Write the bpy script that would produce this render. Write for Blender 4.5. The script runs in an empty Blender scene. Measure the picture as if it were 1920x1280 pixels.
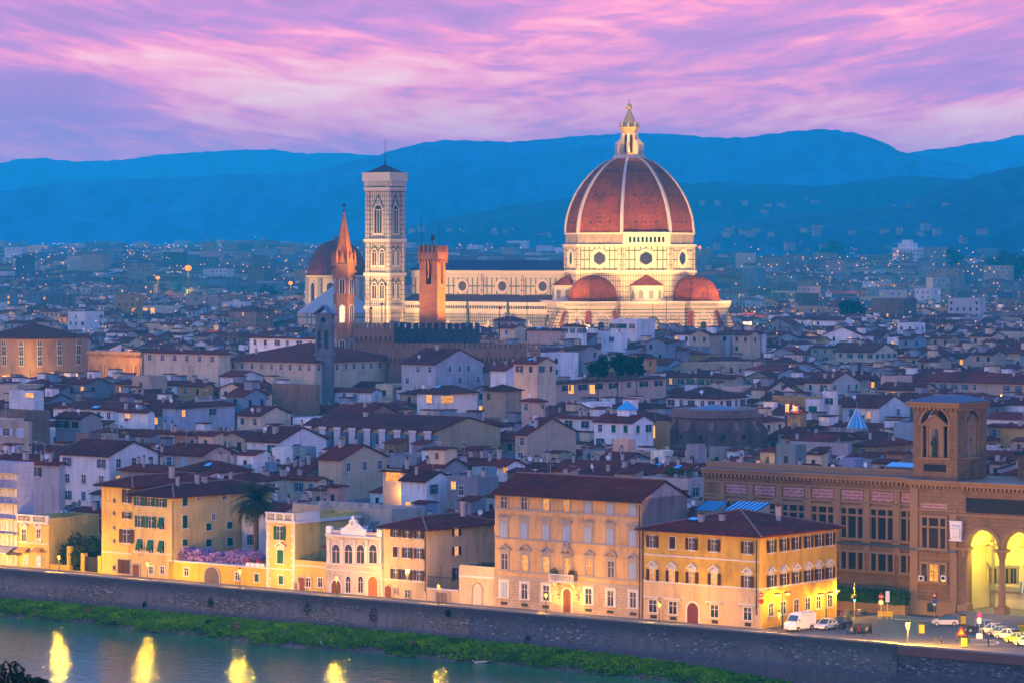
import bpy, math, random
from mathutils import Vector, Matrix
R = math.radians
S = bpy.context.scene
COL = S.collection
# ------------------------------------------------------------------ camera, world, sun, exposure
F, EYE, HZ = 6250.0, 54.0, 470.0        # focal length in photo pixels, eye height (m), horizon row
cam_d = bpy.data.cameras.new('camera'); cam = bpy.data.objects.new('camera', cam_d); COL.objects.link(cam)
cam.location = (0, 0, EYE); cam.rotation_euler = (R(90), 0, 0)
cam_d.sensor_width = 36; cam_d.lens = 36 * F / 1920; cam_d.shift_y = -(640 - HZ) / 1920
cam_d.clip_start = 1; cam_d.clip_end = 60000
S.camera = cam
S.view_settings.view_transform = 'Standard'; S.view_settings.look = 'None'
S.view_settings.exposure = 0.55; S.view_settings.gamma = 1
S.cycles.use_denoising = True
S.cycles.max_bounces = 5; S.cycles.diffuse_bounces = 2; S.cycles.glossy_bounces = 3; S.cycles.volume_bounces = 0
S.cycles.sample_clamp_indirect = 4
S.cycles.caustics_reflective = False; S.cycles.caustics_refractive = False

class NT:
    def __init__(s, tree): s.t = tree; s.t.nodes.clear()
    def n(s, typ, **kw):
        nd = s.t.nodes.new('ShaderNode' + typ)
        for k, v in kw.items():
            if k.startswith('i_'):
                key = k[2:]; key = int(key) if key.isdigit() else key.replace('_', ' ')
                sock = nd.inputs[key]
                if hasattr(v, 'is_linked') or hasattr(v, 'links'): s.t.links.new(v, sock)
                else: sock.default_value = v
            else: setattr(nd, k, v)
        return nd
    def math(s, op, a, b=None, c=None, clamp=False):
        nd = s.t.nodes.new('ShaderNodeMath'); nd.operation = op; nd.use_clamp = clamp
        for i, v in enumerate((a, b, c)):
            if v is None: continue
            if isinstance(v, (int, float)): nd.inputs[i].default_value = v
            else: s.t.links.new(v, nd.inputs[i])
        return nd.outputs[0]
    def mix(s, f, a, b, mode='MIX'):
        nd = s.t.nodes.new('ShaderNodeMix'); nd.data_type = 'RGBA'; nd.blend_type = mode
        for sock, v in ((nd.inputs[0], f), (nd.inputs[6], a), (nd.inputs[7], b)):
            if isinstance(v, (int, float)): sock.default_value = v
            elif isinstance(v, tuple): sock.default_value = v if len(v) == 4 else (*v, 1)
            else: s.t.links.new(v, sock)
        return nd.outputs[2]
    def ramp(s, f, stops, interp='LINEAR'):
        nd = s.t.nodes.new('ShaderNodeValToRGB'); cr = nd.color_ramp; cr.interpolation = interp
        while len(cr.elements) < len(stops): cr.elements.new(0.5)
        for e, (p, c) in zip(cr.elements, stops):
            e.position = p; e.color = (*c, 1) if len(c) == 3 else c
        s.t.links.new(f, nd.inputs[0]); return nd.outputs[0]
    def smooth(s, x, a, b):
        nd = s.t.nodes.new('ShaderNodeMapRange'); nd.interpolation_type = 'SMOOTHSTEP'
        s.t.links.new(x, nd.inputs[0]); nd.inputs[1].default_value = a; nd.inputs[2].default_value = b
        return nd.outputs[0]
    def link(s, a, b): s.t.links.new(a, b)

SUN_EL, SUN_AZ = R(2.0), R(-112)          # low sun just gone in the west, left of the view
W = bpy.data.worlds.new('World'); S.world = W; W.use_nodes = True
w = NT(W.node_tree)
g = w.n('TexCoord').outputs['Generated']
sx = w.n('SeparateXYZ', i_0=g)
az = w.math('ARCTAN2', sx.outputs[0], sx.outputs[1])
el = w.math('ARCSINE', sx.outputs[2])
def wnoise(ka, ke, scale, detail, rough, oa=0.0, oe=0.0, dist=0.0, tilt=0.0):
    e2 = w.math('MULTIPLY_ADD', w.math('MULTIPLY', az, az), -.75, w.math('MULTIPLY_ADD', az, tilt * .15, el))
    c = w.n('CombineXYZ', i_0=w.math('MULTIPLY_ADD', az, ka, oa), i_1=w.math('MULTIPLY_ADD', e2, ke, oe), i_2=0.37)
    return w.n('TexNoise', i_Vector=c.outputs[0], i_Scale=scale, i_Detail=detail, i_Roughness=rough, i_Distortion=dist).outputs[0]
n1 = wnoise(9, 40, 1.0, 3, .5, 2.1, .3, 1.2, .06)
n2 = wnoise(24, 120, 1.0, 5, .58, 7.7, 3.1, 1.4, .10)
n3 = wnoise(60, 330, 1.0, 5, .6, 1.2, 4.4, 1.0, .12)
def gauss(x0, y0, rx, ry):               # soft patch round a direction of the sky
    a0, e0 = math.atan((x0 - 960) / F), math.atan((HZ - y0) / F)
    dx = w.math('MULTIPLY', w.math('SUBTRACT', az, a0), F / rx); dy = w.math('MULTIPLY', w.math('SUBTRACT', el, e0), F / ry)
    r2 = w.math('ADD', w.math('MULTIPLY', dx, dx), w.math('MULTIPLY', dy, dy))
    return w.math('EXPONENT', w.math('MULTIPLY', r2, -1.0))
v = w.math('ADD', w.math('MULTIPLY', n1, .38), w.math('ADD', w.math('MULTIPLY', n2, .42), w.math('MULTIPLY', n3, .20)))
for (x0, y0, rx, ry, k) in ((480, 150, 420, 55, .10), (760, 215, 420, 60, .13), (180, 100, 260, 30, .10), (1150, 110, 330, 45, .05), (1650, 215, 420, 60, .11), (1900, 255, 200, 50, .06),
                            (60, 180, 180, 60, -.14), (520, 22, 420, 32, -.08), (1500, 60, 600, 60, .015), (1000, 175, 180, 25, -.04), (300, 262, 420, 22, -.05), (150, 285, 300, 22, .05)):
    v = w.math('MULTIPLY_ADD', gauss(x0, y0, rx, ry), k, v)
v = w.math('MULTIPLY_ADD', v, 1.22, -.115)
cloud = w.ramp(v, [(0.36, (.56, .14, .41)), (0.45, (.70, .165, .47)), (0.52, (.95, .20, .45)), (0.58, (1.30, .27, .43)), (0.65, (1.45, .46, .46)), (0.76, (1.5, .74, .60))])
low = w.smooth(el, .020, .042)
cloud = w.mix(w.math('MULTIPLY', w.math('SUBTRACT', 1.0, low), .30), cloud, (1.4, .26, .40, 1))
upper = w.ramp(w.math('DIVIDE', el, 1.571), [(0.0, (.40, .46, 1.08)), (.14, (.28, .44, 1.14)), (.35, (.17, .38, 1.14)), (1.0, (.10, .31, 1.06))])
east = w.math('MULTIPLY', w.smooth(w.math('ABSOLUTE', w.math('SUBTRACT', az, 2.0)), 1.25, .55), w.smooth(el, .60, .12))
upper = w.mix(w.math('MULTIPLY', east, .55), upper, (.95, .54, .72, 1))
sky = w.mix(w.smooth(el, .085, .22), cloud, upper)
sky = w.mix(w.smooth(el, -.03, -.005), (.12, .16, .30, 1), sky)
nish = w.n('TexSky', sky_type='NISHITA', sun_disc=False, sun_elevation=SUN_EL, sun_rotation=SUN_AZ, altitude=100)
bg1 = w.n('Background', i_Color=sky, i_Strength=1.0)
bg2 = w.n('Background', i_Color=nish.outputs[0], i_Strength=0.05)
ad = w.n('AddShader', i_0=bg1.outputs[0], i_1=bg2.outputs[0])
wo = w.n('OutputWorld'); w.link(ad.outputs[0], wo.inputs[0])

sd = bpy.data.lights.new('sun', 'SUN'); sun = bpy.data.objects.new('sun', sd); COL.objects.link(sun)
sd.energy = 0.52; sd.angle = R(25); sd.color = (1.0, .58, .36)
sun.rotation_euler = (R(90) - R(14), 0, R(-70 + 180) * -1 + 0)
sun.rotation_euler = Vector((math.sin(SUN_AZ) * -1, math.cos(SUN_AZ) * -1, -math.tan(R(12)))).to_track_quat('-Z', 'Y').to_euler()

# ------------------------------------------------------------------ coordinates
A38 = R(-38.0); CU, SU = math.cos(A38), -math.sin(A38)       # the street grid runs along u = (CU,-SU), away along v = (SU,CU)
def P(px, py, D): return Vector(((px - 960) / F * D, D, EYE - (py - HZ) / F * D))
def GD(py, z=0.0): return (EYE - z) * F / (py - HZ)
def uv_of(x, y): return (CU * x - SU * y, SU * x + CU * y)
def xy_of(u, v): return (CU * u + SU * v, -SU * u + CU * v)
def on_v(px, py, v0):                    # pixel -> (u, z) on the plane v = v0
    dx = (px - 960) / F; t = v0 / (dx * SU + CU)
    return (t * (dx * CU - SU), EYE - (py - HZ) / F * t)
def on_u(px, py, u0):                    # pixel -> (v, z) on the plane u = u0
    dx = (px - 960) / F; t = u0 / (dx * CU - SU)
    return (t * (dx * SU + CU), EYE - (py - HZ) / F * t)
def pix(x, y, z): return (960 + F * x / y, HZ + F * (EYE - z) / y)

# ------------------------------------------------------------------ mesh builder
class MB:
    def __init__(s): s.v = []; s.f = []; s.m = []; s.c = []
    def poly(s, pts, m=0, c=None):
        b = len(s.v); s.v.extend([tuple(p) for p in pts]); s.f.append(tuple(range(b, b + len(pts)))); s.m.append(m); s.c.append(c)
    def box(s, x0, x1, y0, y1, z0, z1, m=0, c=None, top=True, bot=True):
        b = len(s.v)
        s.v.extend([(x0, y0, z0), (x1, y0, z0), (x1, y1, z0), (x0, y1, z0), (x0, y0, z1), (x1, y0, z1), (x1, y1, z1), (x0, y1, z1)])
        fs = [(0, 1, 5, 4), (1, 2, 6, 5), (2, 3, 7, 6), (3, 0, 4, 7)]
        if top: fs.append((4, 5, 6, 7))
        if bot: fs.append((3, 2, 1, 0))
        for f in fs: s.f.append(tuple(b + i for i in f)); s.m.append(m); s.c.append(c)
    def loft(s, rings, m=0, close=True, cap0=True, cap1=True, c=None):
        n = len(rings[0]); b = len(s.v)
        for r in rings: s.v.extend([tuple(p) for p in r])
        for k in range(len(rings) - 1):
            for i in range(n if close else n - 1):
                j = (i + 1) % n
                s.f.append((b + k * n + i, b + k * n + j, b + (k + 1) * n + j, b + (k + 1) * n + i)); s.m.append(m); s.c.append(c)
        if cap0: s.f.append(tuple(b + i for i in reversed(range(n)))); s.m.append(m); s.c.append(c)
        if cap1: s.f.append(tuple(b + (len(rings) - 1) * n + i for i in range(n))); s.m.append(m); s.c.append(c)
    def prism(s, pts, z0, z1, m=0, c=None, caps=True):        # plan polygon (counter-clockwise)
        s.loft([[(x, y, z0) for x, y in pts], [(x, y, z1) for x, y in pts]], m, True, caps, caps, c)
    def prof_x(s, yz, x0, x1, m=0, caps=True, c=None):         # profile in y-z, run along x
        s.loft([[(x0, y, z) for y, z in yz], [(x1, y, z) for y, z in yz]], m, True, caps, caps, c)
    def prof_y(s, xz, y0, y1, m=0, caps=True, c=None):         # profile in x-z (counter-clockwise seen from the front), run along y
        s.loft([[(x, y1, z) for x, z in xz], [(x, y0, z) for x, z in xz]], m, True, caps, caps, c)
    def ngon_ring(s, n, r, z, cx=0, cy=0, a0=0.0): return [(cx + r * math.cos(a0 + 2 * math.pi * i / n), cy + r * math.sin(a0 + 2 * math.pi * i / n), z) for i in range(n)]
    def lathe(s, prof, n=12, m=0, cx=0, cy=0, a0=0.0, cap0=True, cap1=True): s.loft([s.ngon_ring(n, r, z, cx, cy, a0) for r, z in prof], m, True, cap0, cap1)
    def tube(s, p, q, r0, r1=None, n=6, m=0, c=None):
        r1 = r0 if r1 is None else r1; p = Vector(p); q = Vector(q); d = (q - p)
        if d.length < 1e-6: return
        d.normalize(); a = d.orthogonal().normalized(); b = d.cross(a)
        s.loft([[p + (a * math.cos(t) + b * math.sin(t)) * r0 for t in [2 * math.pi * i / n for i in range(n)]],
                [q + (a * math.cos(t) + b * math.sin(t)) * r1 for t in [2 * math.pi * i / n for i in range(n)]]], m, c=c)
    def ball(s, c, r, n=8, k=5, m=0, sz=1.0):
        s.lathe([(max(.01 * r, r * math.sin(math.pi * i / k)), c[2] - r * sz * math.cos(math.pi * i / k)) for i in range(k + 1)], n, m, c[0], c[1])
    def arch(s, x0, x1, z0, z1, a0, a1, sp, y0, y1, m=0, seg=10, sill=None, rise=None):
        """wall from x0..x1, z0..z1, thickness y0..y1, pierced by an arched opening a0..a1 springing at sp (sill = its bottom)"""
        if a0 > x0: s.box(x0, a0, y0, y1, z0, z1, m)
        if x1 > a1: s.box(a1, x1, y0, y1, z0, z1, m)
        if sill is not None and sill > z0: s.box(a0, a1, y0, y1, z0, sill, m)
        rr = (a1 - a0) / 2; cx = (a0 + a1) / 2; ry = rise or rr
        pr = [(cx - rr * math.cos(math.pi * i / seg), sp + ry * math.sin(math.pi * i / seg)) for i in range(seg + 1)]
        for (xa, za), (xb, zb) in zip(pr, pr[1:]):
            s.prof_y([(xa, za), (xb, zb), (xb, z1), (xa, z1)], y0, y1, m)
    def ringarch(s, cx, sp, r0, r1, y0, y1, m=0, seg=10, a0=0.0, a1=math.pi):
        for i in range(seg):
            t, q = a0 + (a1 - a0) * i / seg, a0 + (a1 - a0) * (i + 1) / seg
            pp = [(cx - r * math.cos(a), sp + r * math.sin(a)) for r, a in ((r0, t), (r0, q), (r1, q), (r1, t))]
            s.prof_y(pp, y0, y1, m)
    def archpane(s, x0, x1, z0, sp, y, m=0, seg=8, rise=None):     # arched sheet facing -y
        rr = (x1 - x0) / 2; cx = (x0 + x1) / 2; ry = rise or rr
        s.poly([(x0, y, z0), (x1, y, z0)] + [(cx + rr * math.cos(math.pi * i / seg), y, sp + ry * math.sin(math.pi * i / seg)) for i in range(seg + 1)], m)
    def xform(s, M, start=0): s.v[start:] = [tuple(M @ Vector(p)) for p in s.v[start:]]
    def mesh(s, name, mats, smooth=False):
        me = bpy.data.meshes.new(name); me.from_pydata(s.v, [], s.f)
        for m in mats: me.materials.append(m)
        me.polygons.foreach_set('material_index', s.m)
        if smooth: me.polygons.foreach_set('use_smooth', [True] * len(s.f))
        uvl = me.uv_layers.new(name='UVMap'); out = []
        V = s.v
        for f in s.f:
            nx = ny = nz = 0.0
            for i in range(len(f)):
                a = V[f[i]]; b = V[f[(i + 1) % len(f)]]
                nx += (a[1] - b[1]) * (a[2] + b[2]); ny += (a[2] - b[2]) * (a[0] + b[0]); nz += (a[0] - b[0]) * (a[1] + b[1])
            l = math.sqrt(nx * nx + ny * ny + nz * nz) or 1.0; nx /= l; ny /= l; nz /= l
            h = math.hypot(nx, ny)
            if h < .05:
                for i in f: out.extend(V[i][:2])
            else:
                tx, ty = -ny / h, nx / h; bx, by, bz = -nz * ty, nz * tx, nx * ty - ny * tx
                for i in f:
                    p = V[i]; out.append(p[0] * tx + p[1] * ty); out.append(p[0] * bx + p[1] * by + p[2] * bz)
        uvl.data.foreach_set('uv', out)
        if any(c is not None for c in s.c):
            ca = me.color_attributes.new('Col', 'FLOAT_COLOR', 'CORNER'); cc = []
            for f, c in zip(s.f, s.c):
                c = c or (1, 1, 1)
                for _ in f: cc.extend((c[0], c[1], c[2], 1.0))
            ca.data.foreach_set('color', cc)
        me.update(); return me

def new(name, me, parent=None, loc=(0, 0, 0), rz=0.0, color=None):
    o = bpy.data.objects.new(name, me); COL.objects.link(o); o.location = loc
    if rz: o.rotation_euler = (0, 0, rz)
    if parent is not None: o.parent = parent
    if color: o.color = (*color, 1)
    return o
def thing(name, label, cat, loc=(0, 0, 0), rz=0.0, group=None):
    o = new(name, None, None, loc, rz); return tag(o, label, cat, group)
def tag(o, label, cat, group=None):
    o['label'] = label; o['category'] = cat
    if group: o['group'] = group
    return o
def kind(o, k): o['kind'] = k; return o
def copy_tree(o, parent=None):
    c = o.copy(); COL.objects.link(c)
    if parent is not None: c.parent = parent
    for ch in o.children: copy_tree(ch, c)
    return c

# ------------------------------------------------------------------ materials
MATS = {}
def mat(name):
    m = bpy.data.materials.new(name); m.use_nodes = True; MATS[name] = m
    t = NT(m.node_tree); return m, t
def finish(t, col, rough=.85, bump=None, bstr=.3, bdist=.05, metal=0.0, spec=.07, rsock=None):
    b = t.n('BsdfPrincipled', i_Roughness=rough, i_Metallic=metal)
    b.inputs['Specular IOR Level'].default_value = spec
    if isinstance(col, tuple): b.inputs['Base Color'].default_value = (*col, 1)
    else: t.link(col, b.inputs['Base Color'])
    if rsock is not None: t.link(rsock, b.inputs['Roughness'])
    if bump is not None:
        bn = t.n('Bump', i_Strength=bstr, i_Distance=bdist, i_Height=bump); t.link(bn.outputs[0], b.inputs['Normal'])
    o = t.n('OutputMaterial'); t.link(b.outputs[0], o.inputs[0]); return b
def noise(t, vec, scale, detail=4, rough=.6, dist=0.0):
    return t.n('TexNoise', i_Vector=vec, i_Scale=scale, i_Detail=detail, i_Roughness=rough, i_Distortion=dist).outputs[0]
def mapped(t, sock, sc): return t.n('Mapping', i_Vector=sock, i_Scale=sc).outputs[0]
def objcoord(t):
    geo = t.n('NewGeometry').outputs['Position']; return geo
def simple(name, col, rough=.7, var=.15, scale=.8, metal=0.0, spec=.1):
    m, t = mat(name); n = noise(t, objcoord(t), scale)
    c = t.mix(t.math('MULTIPLY', n, var * 2), (*[x * (1 + var) for x in col], 1), (*[x * (1 - var * 1.5) for x in col], 1))
    finish(t, c, rough, metal=metal, spec=spec); return m
def plaster(name, attr=False, streak=.22):
    m, t = mat(name); pos = objcoord(t)
    base = t.n('VertexColor', layer_name='Col').outputs[0] if attr else t.n('ObjectInfo').outputs['Color']
    rnd = t.n('ObjectInfo').outputs['Random']
    p2 = t.n('VectorMath', operation='ADD', i_0=pos, i_1=t.n('CombineXYZ', i_0=t.math('MULTIPLY', rnd, 90.0)).outputs[0]).outputs[0]
    st = noise(t, mapped(t, p2, (1.1, 1.1, .16)), 1.0, 5, .65)
    bl = noise(t, p2, .22, 4, .6); fine = noise(t, p2, 3.0, 3, .6)
    k = t.math('ADD', t.math('MULTIPLY', st, .55), t.math('MULTIPLY', bl, .45))
    dirt = t.ramp(k, [(.36, (1 - streak * 1.7,) * 3), (.48, (1 - streak * .5,) * 3), (.56, (1, 1, 1)), (.75, (1.06, 1.05, 1.02))])
    c = t.mix(1.0, base, dirt, 'MULTIPLY')
    c = t.mix(1.0, c, t.ramp(fine, [(.3, (.88, .88, .88)), (.7, (1.06, 1.06, 1.06))]), 'MULTIPLY')
    finish(t, c, .9, fine, .25, .03); return m
def tiles(name, attr=False, cols=((.150, .022, .017), (.080, .015, .015), (.22, .040, .024)), pitch=.6, big=False):
    m, t = mat(name); uv = t.n('UVMap', uv_map='UVMap').outputs[0]; pos = objcoord(t)
    sp = t.n('SeparateXYZ', i_0=uv)
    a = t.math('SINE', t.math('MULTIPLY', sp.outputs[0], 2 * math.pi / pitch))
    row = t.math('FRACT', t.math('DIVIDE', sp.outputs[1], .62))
    cell = t.n('TexVoronoi', i_Vector=mapped(t, uv, (1 / pitch, 1 / .62, 1)), i_Scale=1.0); cell.inputs['Randomness'].default_value = .55
    cr = t.n('SeparateXYZ', i_0=cell.outputs['Color']).outputs[0]
    c = t.ramp(cr, [(0, cols[1]), (.45, cols[0]), (.8, cols[0]), (1, cols[2])])
    patch = noise(t, pos, .16, 5, .65)
    c = t.mix(1.0, c, t.ramp(patch, [(.3, (.55, .62, .66)), (.5, (1, 1, 1)), (.72, (1.35, 1.18, 1.1))]), 'MULTIPLY')
    moss = noise(t, pos, .9, 5, .7)
    c = t.mix(t.smooth(moss, .60, .74), c, (.10, .085, .075, 1))
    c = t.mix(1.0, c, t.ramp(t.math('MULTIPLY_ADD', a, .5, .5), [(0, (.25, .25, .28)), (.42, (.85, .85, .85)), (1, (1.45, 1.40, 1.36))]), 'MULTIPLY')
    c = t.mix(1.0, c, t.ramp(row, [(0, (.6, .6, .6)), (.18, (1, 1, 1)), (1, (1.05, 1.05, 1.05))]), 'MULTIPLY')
    rnd = t.n('ObjectInfo').outputs['Random']
    if attr: c = t.mix(1.0, c, t.n('VertexColor', layer_name='Col').outputs[0], 'MULTIPLY')
    else: c = t.mix(1.0, c, t.ramp(rnd, [(0, (.75, .82, .95)), (.5, (1, 1, 1)), (1, (1.3, 1.08, 1.0))]), 'MULTIPLY')
    finish(t, c, .85, t.math('ADD', a, t.math('MULTIPLY', row, -.6)), .7, .12); return m
def bricky(name, c1, c2, mortar, bw=.6, bh=.3, ms=.03, offset=.5, stain=.35, scale=1.0, rough=.9, bstr=.4, objc=False):
    m, t = mat(name); uv = t.n('UVMap', uv_map='UVMap').outputs[0]; pos = objcoord(t)
    b = t.n('TexBrick', i_Vector=uv, i_Color1=(*c1, 1), i_Color2=(*c2, 1), i_Mortar=(*mortar, 1), i_Scale=scale, offset=offset)
    b.inputs['Mortar Size'].default_value = ms; b.inputs['Brick Width'].default_value = bw; b.inputs['Row Height'].default_value = bh
    b.inputs['Mortar Smooth'].default_value = .2; b.inputs['Bias'].default_value = 0
    n = noise(t, mapped(t, pos, (.6, .6, .22)), 1.0, 5, .65); f = noise(t, pos, 2.2, 3)
    c = t.mix(1.0, b.outputs[0], t.ramp(n, [(.32, (1 - stain,) * 3), (.5, (1, 1, 1)), (.7, (1 + stain * .35,) * 3)]), 'MULTIPLY')
    c = t.mix(1.0, c, t.ramp(f, [(.3, (.86, .86, .86)), (.7, (1.1, 1.1, 1.1))]), 'MULTIPLY')
    if objc: c = t.mix(1.0, c, t.n('ObjectInfo').outputs['Color'], 'MULTIPLY')
    finish(t, c, rough, t.math('MULTIPLY', b.outputs[1], -1.0), bstr, .06); return m
def emis(name, col, st, var=True, base=(.02, .02, .02)):
    m, t = mat(name)
    if var:
        uv = t.n('TexCoord').outputs['Object']; n = noise(t, uv, 1.6, 2)
        rnd = t.n('ObjectInfo').outputs['Random']
        s = t.math('MULTIPLY', t.math('MULTIPLY_ADD', n, 1.3, .25), t.math('MULTIPLY_ADD', rnd, .8, .55))
        s = t.math('MULTIPLY', s, st)
        e = t.n('Emission', i_Color=t.ramp(n, [(.3, (col[0], col[1] * .72, col[2] * .5)), (.7, (col[0], col[1] * 1.15, col[2] * 1.5))]), i_Strength=s)
    else: e = t.n('Emission', i_Color=(*col, 1), i_Strength=st)
    o = t.n('OutputMaterial'); t.link(e.outputs[0], o.inputs[0]); return m

PLA = plaster('plaster'); PLAC = plaster('plaster_city', attr=True)
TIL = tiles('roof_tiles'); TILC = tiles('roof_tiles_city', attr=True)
GLASS = simple('dark_glass', (.018, .022, .032), .12, .3, spec=.6)
LIT = emis('lit_window', (1.0, .40, .055), 1.0)
LITW = emis('lit_window_pale', (1.0, .80, .38), 1.3)
SHG = simple('green_shutter', (.012, .085, .055), .6); SHB = simple('brown_shutter', (.055, .022, .020), .6)
SHN = simple('grey_shutter', (.34, .42, .52), .6); SHL = simple('blue_shutter', (.07, .13, .20), .6)
FRAME = simple('stone_frame', (.34, .29, .25), .85); FRAMEW = simple('pale_frame', (.55, .52, .48), .8)
METAL = simple('dark_metal', (.035, .035, .04), .5, metal=.6); STEEL = simple('steel', (.45, .46, .48), .35, metal=.8)
LEAD = simple('lead_sheet', (.075, .11, .16), .45, .2, metal=.3)
SKYL = simple('roof_glass', (.03, .30, .48), .2, .1, spec=.35)
WOOD = simple('door_wood', (.17, .055, .022), .6); BLACK = simple('black_board', (.018, .020, .026), .6)
WHITE = simple('white_paint', (.72, .71, .70), .5); CHIM = simple('chimney_render', (.40, .33, .28), .9)
SHUT = {'green': SHG, 'brown': SHB, 'grey': SHN, 'blue': SHL}
# ------------------------------------------------------------------ the setting: haze, ground, river, bank, embankment, hills
def uvpts(lst, z): return [(*xy_of(u, v), z) for u, v in lst]
hz, t = mat('air'); vol = t.n('VolumePrincipled')
vol.inputs['Color'].default_value = (.03, .92, 1.0, 1); vol.inputs['Density'].default_value = 1.35e-4; vol.inputs['Anisotropy'].default_value = 0.0
o_ = t.n('OutputMaterial'); t.link(vol.outputs[0], o_.inputs['Volume'])
b = MB(); b.box(-3200, 3200, -60, 13500, -12, 440); kind(new('haze', b.mesh('haze', [hz])), 'stuff')

m, t = mat('city_ground'); pos = objcoord(t); n = noise(t, pos, .02, 5)
finish(t, t.ramp(n, [(.3, (.035, .035, .05)), (.7, (.075, .07, .08))]), .9); GROUND = m
VW = 387.2                                              # river face of the parapet
def gz(y): return 0.0 if y < 2500 else 46 * (1 - math.exp(-(y - 2500) / 1150.0))
b = MB(); b.loft([[(x, y, gz(y) - .3) for x in (-2600, -900, 0, 900, 2600)] for y in range(2450, 11500, 150)], 0, False, False, False); kind(new('far_plain', b.mesh('far_plain', [GROUND])), 'structure')
b = MB(); x0, x1 = -430, 330
b.poly(uvpts([(x0 - 4000, VW + .35), (x1 + 4000, VW + .35), (x1 + 9000, 12000), (x0 - 9000, 12000)], 0.0))
kind(new('ground', b.mesh('ground', [GROUND])), 'structure')
ASPH = simple('asphalt', (.11, .105, .10), .75, .3, .6); PAVE = simple('paving', (.17, .155, .14), .8, .25, 1.2)
b = MB(); b.poly(uvpts([(x0, 389.2), (-150, 389.2), (-150, 420), (-262.6, 420), (-262.6, 394.9), (x0, 394.9)], .006))
kind(new('road', b.mesh('road', [ASPH])), 'structure')
b = MB(); b.box(x0, -150, VW + .4, 389.2, -.2, .13); b.box(x0, -262.6, 394.9, 397.02, -.2, .13)
b.box(-262, -150, 420.0, 424, -.2, .13)
po = new('pavement', b.mesh('pavement', [PAVE]), None, (0, 0, 0), A38); kind(po, 'structure')

# river
m, t = mat('river_water'); pos = objcoord(t)
wn = noise(t, mapped(t, pos, (.5, .5, .5)), 1.0, 4, .55); wn2 = noise(t, mapped(t, pos, (.05, .05, .05)), 1.0, 3)
finish(t, t.ramp(wn2, [(.3, (.008, .090, .050)), (.7, (.016, .115, .065))]), .085, wn, .7, .34, spec=.36); WATER = m
b = MB(); b.poly(uvpts([(-900, 215), (500, 215), (500, 387), (-900, 387)], -6.0)); kind(new('river', b.mesh('river', [WATER])), 'structure')
m, t = mat('hill_earth'); n = noise(t, objcoord(t), .1, 5); finish(t, t.ramp(n, [(.3, (.02, .04, .02)), (.7, (.05, .06, .03))]), .95); EARTH = m
b = MB(); rows = []
for y, z in ((-55, 50.5), (0, 50), (15, 49), (60, 37), (120, 24.5), (180, 10), (220, -1), (250, -6.3)):
    rows.append([(x, y + (-.35 * x if y > 150 else 0), z + (2 * math.sin(x * .05) if 20 < y < 200 else 0)) for x in range(-260, 261, 20)])
b.loft(rows, 0, False, False, False); kind(new('hillside', b.mesh('hillside', [EARTH], True)), 'structure')

# grassy bank: a bumpy strip of earth with tufts
rng = random.Random(5)
def bank_v(u, k):                        # k 0 at the wall foot .. 1 at the water
    wv = 378.6 + 1.6 * math.sin(u * .06) + .9 * math.sin(u * .21 + 1) + .5 * math.sin(u * .7)
    return 386.6 + (wv - 386.6) * k
def lerp_u(u):
    T = ((-460, -4.3), (-420, -4.2), (-329, -3.75), (-290, -4.0), (-271, -4.5), (-253, -5.7), (-238, -6.4), (200, -6.6))
    for (a, za), (c, zc) in zip(T, T[1:]):
        if u <= c: return za + (zc - za) * (u - a) / (c - a)
    return -6.6
def bank_z(u, k):
    hump = .35 * math.sin(u * .33 + k * 3) * math.sin(k * 3.14) + .25 * math.sin(u * .9 + 5 * k) * math.sin(k * 3.14)
    z0 = lerp_u(u); return z0 + (-6.1 - z0) * k ** 1.4 + hump * .5 + .22 * math.sin(k * math.pi)
b = MB(); rows = []
us = [-420 + i * 1.2 for i in range(226)]
for k in (0, .15, .3, .45, .6, .72, .82, .9, .96, 1.0, 1.05):
    rows.append([(u, bank_v(u, k), bank_z(u, min(k, 1)) - (0 if k <= 1 else .5)) for u in us])
b.loft(rows[::-1], 0, False, False, False)
m, t = mat('bank_soil'); n = noise(t, objcoord(t), .8, 5); finish(t, t.ramp(n, [(.35, (.05, .045, .03)), (.65, (.13, .105, .09))]), .95, n, .5, .2); SOIL = m
kind(new('river_bank', b.mesh('river_bank', [SOIL], True), None, (0, 0, 0), A38), 'structure')
m, t = mat('grass_blades'); pos = objcoord(t); n = noise(t, pos, .28, 4); n2 = noise(t, pos, 2.5, 2)
c = t.ramp(n, [(.3, (.070, .25, .003)), (.5, (.14, .42, .004)), (.7, (.27, .55, .005))])
dry = noise(t, pos, .55, 4, .7); c = t.mix(t.math('MULTIPLY', t.smooth(dry, .58, .68), .6), c, (.16, .12, .05, 1))
c = t.mix(1.0, c, t.ramp(n2, [(.3, (.45, .5, .5)), (.7, (1.3, 1.2, 1.1))]), 'MULTIPLY'); finish(t, c, .8); GRASS = m
b = MB()
for i in range(19000):
    u = rng.uniform(-425, -225) if i % 9 else rng.uniform(-225, -160); k = rng.random() ** .85 * .93
    if k > .80 and rng.random() < .55 + .4 * math.sin(u * .5): continue
    vv = bank_v(u, k); z = bank_z(u, k) - .05; hh = rng.uniform(.18, .55) * (1.05 - .4 * k); lean = rng.uniform(.1, .7)
    for q in range(3):
        a = rng.uniform(0, 6.28); dx, dy = math.cos(a), math.sin(a); ww = rng.uniform(.12, .30)
        ox, oy = rng.uniform(-.3, .3), rng.uniform(-.3, .3)
        b.poly([(u + ox - dx * ww, vv + oy - dy * ww, z), (u + ox + dx * ww, vv + oy + dy * ww, z), (u + ox + dx * .4 * ww + .1, vv + oy - lean, z + hh), (u + ox - dx * .6 * ww, vv + oy - lean * .6, z + hh * .85)])
kind(new('grass', b.mesh('grass', [GRASS]), None, (0, 0, 0), A38), 'stuff')

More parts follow.
